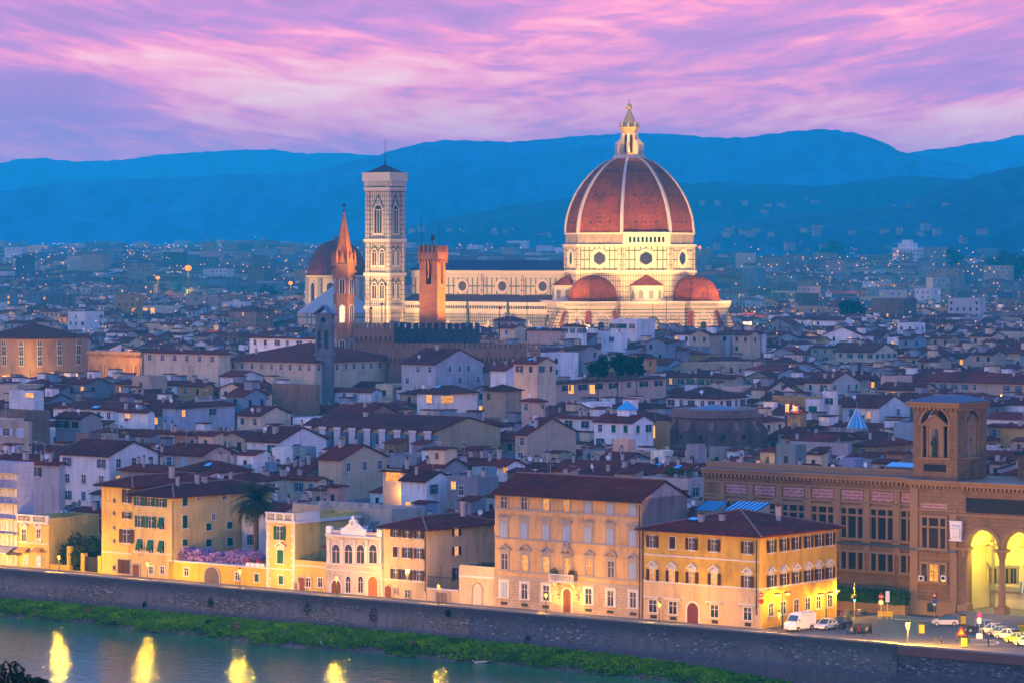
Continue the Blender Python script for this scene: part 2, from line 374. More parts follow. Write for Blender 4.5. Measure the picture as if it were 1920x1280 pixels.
# embankment walls
WEED = [simple('bank_weed_dark', (.035, .075, .015), .9, .4, 2), simple('bank_weed_dry', (.15, .105, .06), .9, .4, 2)]
def rubble(name, ca, cb, cc, flake, dark):
    m, t = mat(name); uv = t.n('UVMap', uv_map='UVMap').outputs[0]; pos = objcoord(t); sp = t.n('SeparateXYZ', i_0=pos)
    vo = t.n('TexVoronoi', i_Vector=mapped(t, uv, (2.0, 5.2, 1)), i_Scale=1.0); vo2 = t.n('TexVoronoi', i_Vector=mapped(t, uv, (2.0, 5.2, 1)), i_Scale=1.0, feature='DISTANCE_TO_EDGE')
    cr = t.n('SeparateXYZ', i_0=vo.outputs['Color']).outputs[0]
    stones = t.ramp(cr, [(0, cb), (.5, ca), (.85, cc), (.93, cc), (.96, flake)])
    stones = t.mix(1.0, stones, t.ramp(vo2.outputs[0], [(0, (.45, .45, .45)), (.12, (1, 1, 1))]), 'MULTIPLY')
    big = noise(t, mapped(t, pos, (.10, .10, .35)), 1.0, 6, .68); st = noise(t, mapped(t, pos, (.9, .9, .10)), 1.0, 5, .7)
    render = t.ramp(st, [(.3, tuple(x * .55 for x in dark)), (.5, dark), (.68, tuple(x * 1.35 for x in dark))])
    c = t.mix(t.smooth(big, .44, .53), render, stones)
    zz = sp.outputs[2]
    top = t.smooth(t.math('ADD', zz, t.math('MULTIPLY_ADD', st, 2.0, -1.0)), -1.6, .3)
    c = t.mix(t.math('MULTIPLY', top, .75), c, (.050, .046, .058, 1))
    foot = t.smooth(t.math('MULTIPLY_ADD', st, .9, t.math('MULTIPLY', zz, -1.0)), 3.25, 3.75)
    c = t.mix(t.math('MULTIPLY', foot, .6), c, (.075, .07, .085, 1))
    finish(t, c, .95, vo2.outputs[0], .8, .15); return m
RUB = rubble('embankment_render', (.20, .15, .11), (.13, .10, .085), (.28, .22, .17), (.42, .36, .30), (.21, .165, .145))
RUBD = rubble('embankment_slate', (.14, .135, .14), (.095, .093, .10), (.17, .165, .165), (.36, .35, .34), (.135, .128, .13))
COPE = simple('coping_stone', (.24, .20, .17), .85, .3, 1.5)
def embankment(name, label, ua, ub, mt, dv, lip):
    th = thing(name, label, 'wall', (0, 0, 0), A38)
    b = MB(); n = int((ub - ua) / 2); r = random.Random(int(ua))
    b.prof_x([(VW - dv, 0.75), (VW + .35, .75), (VW + .35, -7), (VW - dv - .65, -7), (VW - dv - .55, -3.3), (VW - dv - .18, -3.1)], ua, ub, 0)
    new('wall_face', b.mesh('wall_face', [mt]), th)
    b = MB(); b.box(ua, ub, VW - dv - lip, VW + .42, .753, 1.0); new('coping', b.mesh('coping', [COPE]), th)
    return th
uw = on_v(1688, 1206, VW)[0]; um = on_v(880, 1140, VW)[0]
embankment('embankment_wall', 'long grey rendered embankment wall with bare brick patches above the green grass', -430, um, RUB, 0, .08)
embankment('embankment_wall', 'dark slate coloured stretch of embankment wall below the orange palace and yellow house', um, uw, RUBD, 0.02, .08)
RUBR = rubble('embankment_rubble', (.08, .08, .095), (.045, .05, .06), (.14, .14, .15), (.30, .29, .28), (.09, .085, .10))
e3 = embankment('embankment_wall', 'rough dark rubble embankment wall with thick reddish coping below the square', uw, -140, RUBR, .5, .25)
b = MB(); b.box(uw, -140, VW - .74, VW - .503, -.45, .753); new('upper_band', b.mesh('upper_band', [simple('reddish_band', (.14, .075, .065), .9, .3, .6)]), e3)
b = MB(); b.box(uw - .9, uw, VW - .75, VW - .05, -7, .6); new('corner_pier', b.mesh('corner_pier', [RUBR]), e3)
# ivy and shrubs rooted in the wall
DKLEAF = simple('wall_shrub_leaf', (.028, .034, .022), .85, .5, 3)
def leafball(b, c, r, n, rng, lo=.12, hi=.3, sz=1.0, m=0):
    for _ in range(n):
        while True:
            p = Vector((rng.uniform(-1, 1), rng.uniform(-1, 1), rng.uniform(-1, 1)))
            if .15 < p.length < 1: break
        q = Vector(c) + Vector((p.x * r, p.y * r, p.z * r * sz)); s_ = rng.uniform(lo, hi)
        a = Vector((rng.uniform(-1, 1), rng.uniform(-1, 1), rng.uniform(-1, 1))).normalized(); d = a.orthogonal().normalized(); e = a.cross(d)
        b.poly([q - d * s_ - e * s_ * .5, q + d * s_ - e * s_ * .6, q + d * s_ * .5 + e * s_, q - d * s_ * .6 + e * s_ * .8], m)
for k, (px, py, rr) in enumerate(((578, 1140, .75), (700, 1152, .7), (395, 1128, .5), (272, 1133, .35), (990, 1200, .55), (840, 1148, .4))):
    u, z = on_v(px, py, VW - .2); b = MB(); rg = random.Random(k); leafball(b, (u, VW - .3, z), rr, 120, rg, .06, .16, 1.6)
    o = new('wall_shrub', b.mesh('wall_shrub', [DKLEAF]), None, (0, 0, 0), A38)
    where = ('between the paired lanterns of the low terrace', 'below the white arcaded palazzo', 'under the arched garden gate', 'below the green shuttered house', 'at the foot of the slate stretch', 'under the gated yard')[k]
    tag(o, f'dark straggly shrub rooted in the embankment wall {where}', 'shrub', 'shrubs rooted in the embankment wall')
rg = random.Random(44)
for k in range(13):
    u = rg.uniform(-415, -262); q = rg.uniform(.15, .9); b = MB(); r_ = rg.uniform(.35, .9); leafball(b, (0, 0, r_ * .5), r_, int(60 + 90 * r_), rg, .06, .2, .8)
    tag(new('bank_weed', b.mesh('bank_weed', [WEED[k % 3 == 0]]), None, (*xy_of(u, bank_v(u, q)), bank_z(u, q)), 0), ('dry brown' if k % 3 == 0 else 'dark green') + ' weed clump growing on the grassy river bank', 'weed', 'dry weeds on the river bank' if k % 3 == 0 else 'green weeds on the river bank')
# driftwood at the waterline
for k, (px, py, lab) in enumerate(((605, 1214, 'white branched driftwood with two upright prongs at the waterline'), (890, 1241, 'pale bare branch lying on the grass by the waterline'), (1085, 1245, 'bleached forked branch lying across the grassy bank'))):
    t_ = (EYE + 5.9) * F / (py - HZ); p = P(px, py, t_); b = MB(); L = (1.5, 2.6, 4.0)[k]
    b.tube(p, p + Vector((L, .3, .15)), .16, .12); b.tube(p + Vector((.1, 0, 0)), p + Vector((-.35, 0, 1.1 if k == 0 else .4)), .09, .05); b.tube(p + Vector((L * .9, .3, .1)), p + Vector((L * .85, .3, 1.2 if k == 0 else .35)), .09, .05)
    if k == 0: b.tube(p + Vector((.1, 0, .1)), p + Vector((L * .9, .2, .12)), .22, .2)
    tag(new('driftwood', b.mesh('driftwood', [WHITE if k == 0 else simple('bleached_wood', (.4, .36, .3))])), lab, 'driftwood')

# hills
m, t = mat('hill_woods_haze_tint'); pos = objcoord(t); n = noise(t, pos, .012, 6, .7); n3 = noise(t, pos, .0012, 4)
c = t.ramp(t.math('ADD', t.math('MULTIPLY', n, .6), t.math('MULTIPLY', n3, .4)), [(.38, (.004, .045, .11)), (.5, (.010, .10, .25)), (.60, (.020, .17, .34))])  # blue of the distance haze painted into the woods colour
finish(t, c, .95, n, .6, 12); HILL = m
m, t = mat('dark_woods_haze_tint'); pos = objcoord(t); n = noise(t, pos, .014, 6, .7); n3 = noise(t, pos, .0016, 4)
finish(t, t.ramp(t.math('ADD', t.math('MULTIPLY', n, .6), t.math('MULTIPLY', n3, .4)), [(.36, (.001, .012, .035)), (.5, (.003, .034, .085)), (.60, (.014, .09, .16))]), .95, n, .6, 12); HILLD = m  # darker woods, haze blue painted in too, to set nearer ridges apart
HILLS = {}
def hill(name, D, depth, pts, seed, front=.0, z0=38.0):
    rg = random.Random(seed); xs = []; x = -420.0
    while x <= 2340: xs.append(x); x += 6
    def ridge(x):
        if x <= pts[0][0]: return pts[0][1]
        for (xa, ya), (xb, yb) in zip(pts, pts[1:]):
            if x <= xb:
                q = (x - xa) / (xb - xa); q = q * q * (3 - 2 * q) * .5 + q * .5
                return ya + (yb - ya) * q
        return pts[-1][1]
    ph = [(rg.uniform(.01, .16), rg.uniform(0, 6.28)) for _ in range(12)]
    def nz(a, k): return sum(math.sin(a * f * (1 + .3 * k) + p + k * 1.7) for f, p in ph) / 12
    prof = [0, .08, .18, .3, .42, .54, .66, .76, .85, .92, .97, 1.0]
    rows = []
    for k, q in enumerate(prof):
        y = D - depth * (1 - q); r = []
        for x in xs:
            zt = EYE - (ridge(x) - HZ) / F * D + .004 * D * .12 * nz(x * 1.7, 0)
            s_ = q ** .8 * (.55 + .45 * q)
            z = z0 + (zt - z0) * s_ + (1 - q) * q * 4 * nz(x * .6 + 40, k * .5) * .22 * max(zt, 0)
            r.append(((x - 960) / F * D, y + depth * .06 * nz(x * .5, 3) * (1 - q), min(z, zt) if q < 1 else zt))
        rows.append(r)
    HILLS[name] = (D, depth, prof, [list(r) for r in rows])
    for q in (.3, .7, 1.0): rows.append([(p[0], D + depth * .5 * q, p[2] * (1 - q) + z0 * q) for p in rows[len(prof) - 1]])
    b = MB(); b.loft(rows, 0, False, False, False)
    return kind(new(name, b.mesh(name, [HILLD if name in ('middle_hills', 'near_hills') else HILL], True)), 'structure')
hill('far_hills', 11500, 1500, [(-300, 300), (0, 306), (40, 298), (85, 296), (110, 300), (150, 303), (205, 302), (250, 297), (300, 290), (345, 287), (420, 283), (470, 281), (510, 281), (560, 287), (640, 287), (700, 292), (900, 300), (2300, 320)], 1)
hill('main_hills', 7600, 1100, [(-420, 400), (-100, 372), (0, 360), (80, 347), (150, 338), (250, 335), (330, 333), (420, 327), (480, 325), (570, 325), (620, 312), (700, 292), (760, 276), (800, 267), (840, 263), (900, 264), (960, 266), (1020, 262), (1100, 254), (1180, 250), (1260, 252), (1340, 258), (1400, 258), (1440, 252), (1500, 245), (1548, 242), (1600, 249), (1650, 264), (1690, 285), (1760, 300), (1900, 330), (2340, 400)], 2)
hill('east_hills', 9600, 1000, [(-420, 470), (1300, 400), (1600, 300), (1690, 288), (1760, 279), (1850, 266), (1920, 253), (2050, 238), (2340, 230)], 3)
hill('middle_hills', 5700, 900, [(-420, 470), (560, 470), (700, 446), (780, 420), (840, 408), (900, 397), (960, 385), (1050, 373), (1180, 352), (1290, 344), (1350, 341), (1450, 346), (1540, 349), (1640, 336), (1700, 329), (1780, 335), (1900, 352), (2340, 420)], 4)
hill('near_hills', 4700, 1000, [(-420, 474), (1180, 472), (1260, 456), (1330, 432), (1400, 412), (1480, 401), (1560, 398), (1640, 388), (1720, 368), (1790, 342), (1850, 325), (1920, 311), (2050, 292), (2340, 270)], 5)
# ------------------------------------------------------------------ cathedral
MARB = bricky('marble_panels', (.56, .46, .31), (.50, .41, .28), (.085, .095, .075), 2.3, 3.6, .29, 0.0, .22, 1.0, .6, .15)
MARBF = bricky('marble_fine', (.54, .44, .31), (.48, .38, .27), (.13, .11, .09), 1.05, 2.1, .17, 0.0, .25, 1.0, .6, .15)
MARBS = bricky('marble_striped', (.55, .45, .31), (.52, .42, .29), (.12, .11, .085), 40, 1.35, .22, 0.0, .25, 1.0, .6, .15)
MARW = simple('white_marble', (.52, .43, .30), .6, .16, .5); GREENM = simple('green_marble', (.06, .08, .065), .6)
OLDST = bricky('old_masonry', (.33, .26, .19), (.27, .21, .16), (.18, .14, .11), 1.2, .5, .06)
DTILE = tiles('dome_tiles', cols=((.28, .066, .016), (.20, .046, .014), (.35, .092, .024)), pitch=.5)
RIBST = simple('rib_stone', (.40, .35, .29), .75, .2, .8)
GOLD = simple('gilded_copper', (.8, .50, .12), .3, .1, metal=.9)
DX, DY = P(1180, 470, 1330).x, 1330.0
duomo = thing('cathedral', 'vast floodlit marble cathedral with red ribbed octagonal dome and long nave', 'cathedral', (DX, DY, 0), R(-31.2))
RO = 26.0
def oct_pt(k, r, z): a = R(22.5 + 45 * k); return Vector((r * math.cos(a), r * math.sin(a), z))
# dome shell: pointed-fifth profile
def dome_r(z, z0=61.0, z1=91.0, r0=25.6, r1=5.6):
    q = (z - z0) / (z1 - z0); return r1 + (r0 - r1) * (1 - q ** 1.95) ** .72 if q < 1 else r1
zs = [61 + 30 * (i / 18) ** .92 for i in range(19)]
b = MB(); b.loft([[oct_pt(k, dome_r(z), z) for k in range(8)] for z in zs], 0, True, False, True)
dome = new('dome', b.mesh('dome', [DTILE]), duomo)
for k in range(8):                                       # white ribs
    b = MB(); rings = []
    for z in zs:
        r = dome_r(z); a = R(22.5 + 45 * k); d = Vector((math.cos(a), math.sin(a), 0)); s_ = Vector((-d.y, d.x, 0)); ww = .36 + .24 * (r / 25)
        p = d * r + Vector((0, 0, z)); rings.append([p - s_ * ww - d * .6, p - s_ * ww + d * .55, p + s_ * ww + d * .55, p + s_ * ww - d * .6])
    b.loft(rings, 0); new('rib', b.mesh('rib', [RIBST]), dome)
for zf in (.12, .48, .80):                               # small round openings in rows
    z = 61 + 30 * zf
    for k in (4, 5, 6, 7):
        p0, p1 = oct_pt(k, dome_r(z), z), oct_pt(k + 1, dome_r(z), z); p0u, p1u = oct_pt(k, dome_r(z + 1), z + 1), oct_pt(k + 1, dome_r(z + 1), z + 1)
        for q in (.28, .5, .72):
            c0, c1 = p0.lerp(p1, q), p0u.lerp(p1u, q); d = (p1 - p0).normalized(); up = (c1 - c0).normalized(); n_ = d.cross(up); s_ = .42
            b = MB(); cc = c0.lerp(c1, .5) + n_ * .12
            b.loft([[cc - n_ * .4 + (d * math.cos(t) + up * math.sin(t)) * s_ for t in [i * math.pi / 4 for i in range(8)]], [cc + n_ * .15 + (d * math.cos(t) + up * math.sin(t)) * s_ for t in [i * math.pi / 4 for i in range(8)]]], 0)
            new('vent', b.mesh('vent', [BLACK]), dome)
# drum
b = MB()
b.loft([[oct_pt(k, RO + .2, z) for k in range(8)] for z in (33.5, 45.2)], 0, True, False, False)
b.loft([[oct_pt(k, RO, z) for k in range(8)] for z in (46.2, 55.6)], 1, True, False, False)
drum = new('drum', b.mesh('drum', [MARBF, MARB]), duomo)
b = MB()
for z0, z1, r in ((45.2, 46.2, 27.0), (55.6, 56.4, 26.9), (60.4, 61.0, 26.2)): b.loft([[oct_pt(k, r, z) for k in range(8)] for z in (z0, z1)], 0)
new('cornice', b.mesh('cornice', [MARW]), drum)
b = MB(); b.loft([[oct_pt(k, RO - .3, z) for k in range(8)] for z in (56.4, 60.4)], 0, True, False, False); new('unfinished_band', b.mesh('unfinished_band', [OLDST]), drum)
def face_frame(k, r):                                    # frame of octagon face k (between vertices k and k+1)
    p0, p1 = oct_pt(k, r, 0), oct_pt(k + 1, r, 0); d = (p1 - p0).normalized(); return p0, d, Vector((d.y, -d.x, 0)), (p1 - p0).length
def place_face(b, k, r, out=0.0, start=0):               # mesh built in x (along face), -y outwards, z up -> onto face k
    p0, d, n_, L = face_frame(k, r); M = Matrix(((d.x, -n_.x, 0, p0.x + d.x * L / 2 + n_.x * out), (d.y, -n_.y, 0, p0.y + d.y * L / 2 + n_.y * out), (0, 0, 1, 0), (0, 0, 0, 1)))
    b.xform(M, start)
for k in range(8):                                       # corner pilasters and round windows
    for s_ in (-1, 1):
        for za, zz_ in ((34, 45.2), (46.2, 55.6)): b = MB(); b.box(s_ * 9.1 - .75, s_ * 9.1 + .75, -.45, .3, za, zz_); place_face(b, k, RO); new('pilaster', b.mesh('pilaster', [MARBF]), drum)
    b = MB(); n = 24
    def ring(r, y): return [(r * math.cos(2 * math.pi * i / n), y, 50.9 + r * math.sin(2 * math.pi * i / n)) for i in range(n)]
    b.loft([ring(4.0, .2), ring(4.0, -.45), ring(3.6, -.6), ring(3.3, -.4), ring(2.4, .35), ring(2.25, .2)], 0, True, False, False)
    place_face(b, k, RO); ow = new('round_window', b.mesh('round_window', [MARW], True), drum)
    b = MB(); b.poly([(2.4 * math.cos(-2 * math.pi * i / n), -.12, 50.9 - 2.4 * math.sin(2 * math.pi * i / n)) for i in range(n)][::-1]); place_face(b, k, RO)
    new('pane', b.mesh('pane', [GLASS]), ow)
# arcaded gallery on the south-east face only
b = MB(); x0, x1 = -9.6, 9.6
b.box(x0, x1, -1.1, 1.0, 56.2, 57.2); b.box(x0, x1, -1.3, 1.0, 60.2, 61.2); b.box(x0, x0 + 2, -1.1, 1, 57.2, 60.2); b.box(x1 - 2, x1, -1.1, 1, 57.2, 60.2)
for i in range(9):
    xa = x0 + 2 + (x1 - x0 - 4) * i / 9; xb = x0 + 2 + (x1 - x0 - 4) * (i + 1) / 9; b.arch(xa, xb, 57.2, 60.2, xa + .3, xb - .3, 58.9, -1.1, -.6, 0, 6)
b.box(x0 + 2, x1 - 2, -.35, -.2, 57.2, 60.2, 1)
place_face(b, 6, RO); new('gallery', b.mesh('gallery', [MARW, BLACK]), drum)
# lantern
lan = MB(); lan.lathe([(6.6, 90.6), (6.6, 91.3), (6.2, 91.3), (6.2, 92.2)], 8, 0, a0=R(22.5)); lant = new('lantern', lan.mesh('lantern', [MARW]), duomo)
b = MB(); b.lathe([(3.0, 92.2), (3.0, 101.5), (3.6, 101.6), (3.6, 102.4), (4.2, 102.6), (4.2, 103.3), (3.3, 103.4), (3.3, 104.2), (2.9, 104.3), (.45, 110.3)], 8, 0, a0=R(22.5)); new('spire_cone', b.mesh('spire_cone', [simple('spire_tan', (.42, .29, .12), .7)]), lant)
for k in range(8):
    a = R(22.5 + 45 * k); b = MB(); b.box(2.8, 5.7, -.45, .45, 92.2, 95.6); b.prof_y([(2.8, 95.6), (5.6, 95.6), (5.0, 97.4), (3.6, 98.4), (3.3, 101), (2.8, 101)], -.4, .4); b.ball((5.2, 0, 96.4), .6)
    b.lathe([(.3, 103.2), (.45, 104.2), (.1, 105.6)], 6, 0, 3.7, 0)
    b.xform(Matrix.Rotation(a, 4, 'Z')); new('buttress', b.mesh('buttress', [MARW]), lant)
    b = MB(); b.box(2.80, 2.86, -.5, .5, 93, 100); b.xform(Matrix.Rotation(R(45 * k), 4, 'Z')); new('window', b.mesh('window', [BLACK]), lant)
b = MB(); b.ball((0, 0, 111.4), 1.25, 12, 8); b.lathe([(.5, 110.0), (.25, 110.4)], 8); b.tube((0, 0, 112.5), (0, 0, 114.4), .13); b.tube((-.6, 0, 113.8), (.6, 0, 113.8), .1); new('ball_and_cross', b.mesh('ball_and_cross', [GOLD], True), lant)
# tribunes (south, east, north), exedrae on the diagonals
def tribune(ang):
    a = R(ang); c = 29.4; M = Matrix.Rotation(a + R(90), 4, 'Z') @ Matrix.Translation((0, -c, 0))    # local -y points outwards
    b = MB(); pts = [(13.2 * math.cos(R(22.5 + 45 * k)), 13.2 * math.sin(R(22.5 + 45 * k))) for k in range(8)]
    b.prism(pts, 0, 33, 0, None, False); b.xform(M); wl = new('tribune', b.mesh('tribune', [MARBS]), duomo)
    b = MB(); b.prism([(x * 1.06, y * 1.06) for x, y in pts], 31.6, 32.4); b.prism([(x * 1.1, y * 1.1) for x, y in pts], 33.4, 34.2)
    for k in range(8):
        p, q = Vector((*pts[k], 0)) * 1.07, Vector((*pts[(k + 1) % 8], 0)) * 1.07
        for i in range(13):
            e = p.lerp(q, (i + .5) / 13); b.box(e.x - .22, e.x + .22, e.y - .22, e.y + .22, 32.3, 33.5)
    b.xform(M); new('gallery', b.mesh('gallery', [MARW]), wl)
    b = MB(); rr = [(9.9 * math.cos(q) ** .9 if q < 1.5 else .3, 34.2 + 10.0 * math.sin(q)) for q in [i * math.pi / 2 / 9 for i in range(10)]]
    b.lathe(rr, 8, 0, a0=R(22.5)); b.xform(M); new('half_dome', b.mesh('half_dome', [DTILE]), wl)
    for k in range(4, 8):                                # tall window in an arched recess on each face
        p0, p1 = Vector((*pts[k], 0)), Vector((*pts[(k + 1) % 8], 0)); d = (p1 - p0).normalized(); n_ = Vector((d.y, -d.x, 0)); mid = p0.lerp(p1, .5)
        F4 = Matrix(((d.x, -n_.x, 0, mid.x), (d.y, -n_.y, 0, mid.y), (0, 0, 1, 0), (0, 0, 0, 1)))
        b = MB(); b.ringarch(0, 26.2, 3.0, 3.6, -.35, .1); b.box(-3.6, -3.0, -.35, .1, 14, 26.2); b.box(3.0, 3.6, -.35, .1, 14, 26.2); b.ringarch(0, 26.2, 2.2, 2.5, -.25, .1); b.xform(M @ F4); wi = new('window', b.mesh('window', [MARW]), wl)
        b = MB(); b.archpane(-1.2, 1.2, 13, 25.2, -.06); b.xform(M @ F4); new('pane', b.mesh('pane', [BLACK]), wi)
    for k in range(4, 9):                                # sloping spur buttresses
        p = Vector((*pts[k % 8], 0)).normalized(); s_ = Vector((-p.y, p.x, 0)); b = MB(); b.loft([[p * 12.5 + s_ * w_ + Vector((0, 0, z)) for z, w_ in ()] or [p * 12.0 + s_ * -.9 + Vector((0, 0, 0)), p * 22.5 + s_ * -.9 + Vector((0, 0, 0)), p * 22.0 + s_ * -.9 + Vector((0, 0, 10)), p * 13.4 + s_ * -.9 + Vector((0, 0, 30)), p * 12.0 + s_ * -.9 + Vector((0, 0, 30))],
            [p * 12.0 + s_ * .9, p * 22.5 + s_ * .9, p * 22.0 + s_ * .9 + Vector((0, 0, 10)), p * 13.4 + s_ * .9 + Vector((0, 0, 30)), p * 12.0 + s_ * .9 + Vector((0, 0, 30))]], 0)
        b.xform(M); new('buttress', b.mesh('buttress', [MARBS]), wl)
        b = MB(); b.loft([[p * 13.5 + s_ * x + Vector((0, 0, 30.05)) for x in (-1, 1)] + [p * 22.2 + s_ * x + Vector((0, 0, 10.1)) for x in (1, -1)], [p * 13.5 + s_ * x + Vector((0, 0, 30.5)) for x in (-1, 1)] + [p * 22.4 + s_ * x + Vector((0, 0, 10.5)) for x in (1, -1)]], 0); b.xform(M); new('buttress_capping', b.mesh('buttress_capping', [DTILE]), wl)
for ang in (-90, 0, 90): tribune(ang)
for ang in (-45, -135, 45):
    M = Matrix.Rotation(R(ang + 90), 4, 'Z')
    b = MB(); b.box(-13, 13, -33.5, -18, 0, 33.2, top=True); b.xform(M); sb = new('sacristy', b.mesh('sacristy', [MARBS]), duomo)
    b = MB(); b.box(-13.4, 13.4, -34.2, -18, 33.2, 34.2)
    for i in range(30): xx = -13 + 26 * (i + .5) / 30; b.box(xx - .22, xx + .22, -34.0, -33.4, 32.2, 33.3)
    b.xform(M); new('gallery', b.mesh('gallery', [MARW]), sb)
    for xx, ww in ((-8, 3.1), (0, 2.2), (8, 3.1)):
        b = MB(); b.ringarch(xx, 25.5, ww, ww + .6, -33.9, -33.4); b.ringarch(xx, 25.5, ww * .62, ww * .75, -33.8, -33.4); b.box(xx - ww - .6, xx - ww, -33.9, -33.4, 21, 25.5); b.box(xx + ww, xx + ww + .6, -33.9, -33.4, 21, 25.5); b.xform(M); new('blind_arch', b.mesh('blind_arch', [GREENM if ww < 3 else MARBF]), sb)
    b = MB(); n = 10; arc = [(6.4 * math.cos(R(180 + 180 * i / n)), -25.0 + 6.4 * math.sin(R(180 + 180 * i / n))) for i in range(n + 1)]
    b.prism(arc, 34.2, 39.6); b.xform(M); ex = new('exedra', b.mesh('exedra', [MARW]), duomo)
    b = MB(); b.prism([(x * 1.07, -25 + (y + 25) * 1.07) for x, y in arc], 39.6, 40.2); b.xform(M); new('cornice', b.mesh('cornice', [MARW]), ex)
    b = MB(); top = Vector((0, -25.2, 44.6)); ring = [Vector((x * 1.1, -25 + (y + 25) * 1.1, 40.2)) for x, y in arc]
    for p, q in zip(ring, ring[1:]): b.poly([p, q, top])
    b.xform(M); new('cone_roof', b.mesh('cone_roof', [DTILE]), ex)
    for i in range(5):
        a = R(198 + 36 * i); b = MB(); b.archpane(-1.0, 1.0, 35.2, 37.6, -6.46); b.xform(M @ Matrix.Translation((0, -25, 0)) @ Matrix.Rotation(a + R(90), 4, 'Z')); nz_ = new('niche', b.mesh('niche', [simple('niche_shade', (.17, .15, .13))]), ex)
        b = MB(); b.ringarch(0, 37.6, 1.0, 1.35, -6.7, -6.3); b.xform(M @ Matrix.Translation((0, -25, 0)) @ Matrix.Rotation(a + R(90), 4, 'Z')); new('niche_arch', b.mesh('niche_arch', [MARW]), nz_)
# nave and aisle
nx0, nx1 = -96.0, -23.0
b = MB(); b.box(nx0, nx1, -11.2, 11.2, 20, 45.4, top=False); nave = new('nave', b.mesh('nave', [MARB]), duomo)
b = MB(); b.prof_x([(-12.2, 46.2), (0, 50.0), (12.2, 46.2), (12.2, 45.9), (-12.2, 45.9)], nx0 - .5, nx1 + 1); new('nave_roof', b.mesh('nave_roof', [simple('slate_lead_roof', (.025, .032, .06), .6)]), nave)
b = MB(); b.box(nx0, nx1, -12.0, -11.2, 44.6, 45.9); b.box(nx0, nx1, -11.6, -11.2, 43.0, 44.6)
for i in range(60): xx = nx0 + (nx1 - nx0) * (i + .5) / 60; b.box(xx - .3, xx + .3, -11.9, -11.2, 43.7, 44.7)
new('nave_cornice', b.mesh('nave_cornice', [MARW]), nave)
b = MB(); b.prof_x([(-21.6, 32.0), (-11.2, 36.0), (-11.2, 35.4), (-21.6, 31.4)], nx0, nx1); new('aisle_roof', b.mesh('aisle_roof', [simple('aisle_tiles', (.13, .06, .045), .8)]), nave)
b = MB(); b.box(nx0, nx1 + 2, -22, -20.9, 0, 29.3); b.box(nx0, nx1 + 2, -22, -20.9, 32.2, 33.2); new('aisle_wall', b.mesh('aisle_wall', [MARBS]), nave)
b = MB(); n = 66
for i in range(n):                                       # arcaded balustrade and slit panels
    xx = nx0 + (nx1 + 2 - nx0) * (i + .5) / n
    b.box(xx - .16, xx + .16, -22.5, -22.0, 30.6, 31.9)
b.box(nx0, nx1 + 2, -22.6, -20.9, 31.9, 33.4); b.box(nx0, nx1 + 2, -22.3, -20.9, 29.3, 30.6); b.box(nx0, nx1 + 2, -22.0, -20.9, 30.6, 31.9, 1)
new('aisle_gallery', b.mesh('aisle_gallery', [MARW, BLACK]), nave)
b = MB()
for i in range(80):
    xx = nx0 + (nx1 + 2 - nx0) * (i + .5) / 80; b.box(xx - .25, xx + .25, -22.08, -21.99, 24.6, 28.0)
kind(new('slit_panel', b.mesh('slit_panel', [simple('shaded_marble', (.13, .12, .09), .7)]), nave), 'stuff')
for xc in (-33.5, -52.5, -71.5, -90.5):
    b = MB(); nn = 20
    def ring2(r, y): return [(xc + r * math.cos(2 * math.pi * i / nn), y, 39.6 + r * math.sin(2 * math.pi * i / nn)) for i in range(nn)]
    b.loft([ring2(3.1, -11.0), ring2(3.1, -11.75), ring2(2.7, -11.9), ring2(1.9, -11.2)], 0, True, False, False); ow = new('round_window', b.mesh('round_window', [MARW], True), nave)
    b = MB(); b.poly(ring2(1.95, -11.3)); new('pane', b.mesh('pane', [GLASS]), ow)
for xc in (-24, -43, -62, -81):
    b = MB(); b.box(xc - .7, xc + .7, -11.75, -11.2, 35.8, 44.6); new('pilaster', b.mesh('pilaster', [MARBF]), nave)
    b = MB(); b.box(xc - .45, xc + .45, -22.9, -22, 0, 33.4); new('aisle_buttress', b.mesh('aisle_buttress', [GREENM]), nave)
    b = MB(); b.archpane(xc + 8.7, xc + 10.3, 9, 21, -22.06); aw = new('aisle_window', b.mesh('aisle_window', [GLASS]), nave)
    b = MB(); b.ringarch(xc + 9.5, 21, .8, 1.4, -22.4, -21.9); b.box(xc + 8.1, xc + 8.7, -22.4, -21.9, 9, 21); b.box(xc + 10.3, xc + 10.9, -22.4, -21.9, 9, 21); b.prof_y([(xc + 7.9, 22.8), (xc + 11.1, 22.8), (xc + 9.5, 26.6)], -22.3, -21.95); new('window_surround', b.mesh('window_surround', [MARW]), aw)

# ------------------------------------------------------------------ bell tower
CM = Matrix.Rotation(R(-31.2), 4, 'Z') @ Vector((-98.5, -27.5, 0)) + Vector((DX, DY, 0))
camp = thing('bell_tower', 'tall square marble bell tower with paired windows beside the cathedral', 'bell tower', CM, R(-31.2))
PINK = simple('pink_marble', (.50, .33, .28), .6)
CAMP = bricky('bell_tower_marble', (.56, .46, .33), (.50, .36, .26), (.11, .12, .10), .95, 1.9, .16, 0.0, .25, 1.0, .6, .15)
h_ = 4.95
b = MB(); b.box(-h_, h_, -h_, h_, 0, 81, top=False)
for sx_ in (-1, 1):
    for sy_ in (-1, 1): b.prism([(sx_ * h_ + 1.25 * math.cos(R(22.5 + 45 * k)), sy_ * h_ + 1.25 * math.sin(R(22.5 + 45 * k))) for k in range(8)], 0, 81)
cshaft = new('shaft', b.mesh('shaft', [CAMP]), camp)
for z, e in ((13, .5), (31, .6), (44.5, .6), (58.3, .75), (79.2, .4)):
    b = MB(); r = h_ + 1.2 + e * .4; b.box(-r, r, -r, r, z - .45, z + .45); b.box(-r + .2, r - .2, -r + .2, r - .2, z - 1.0, z - .45, 1); new('string_course', b.mesh('string_course', [MARW, PINK]), cshaft)
b = MB(); r = h_ + .75
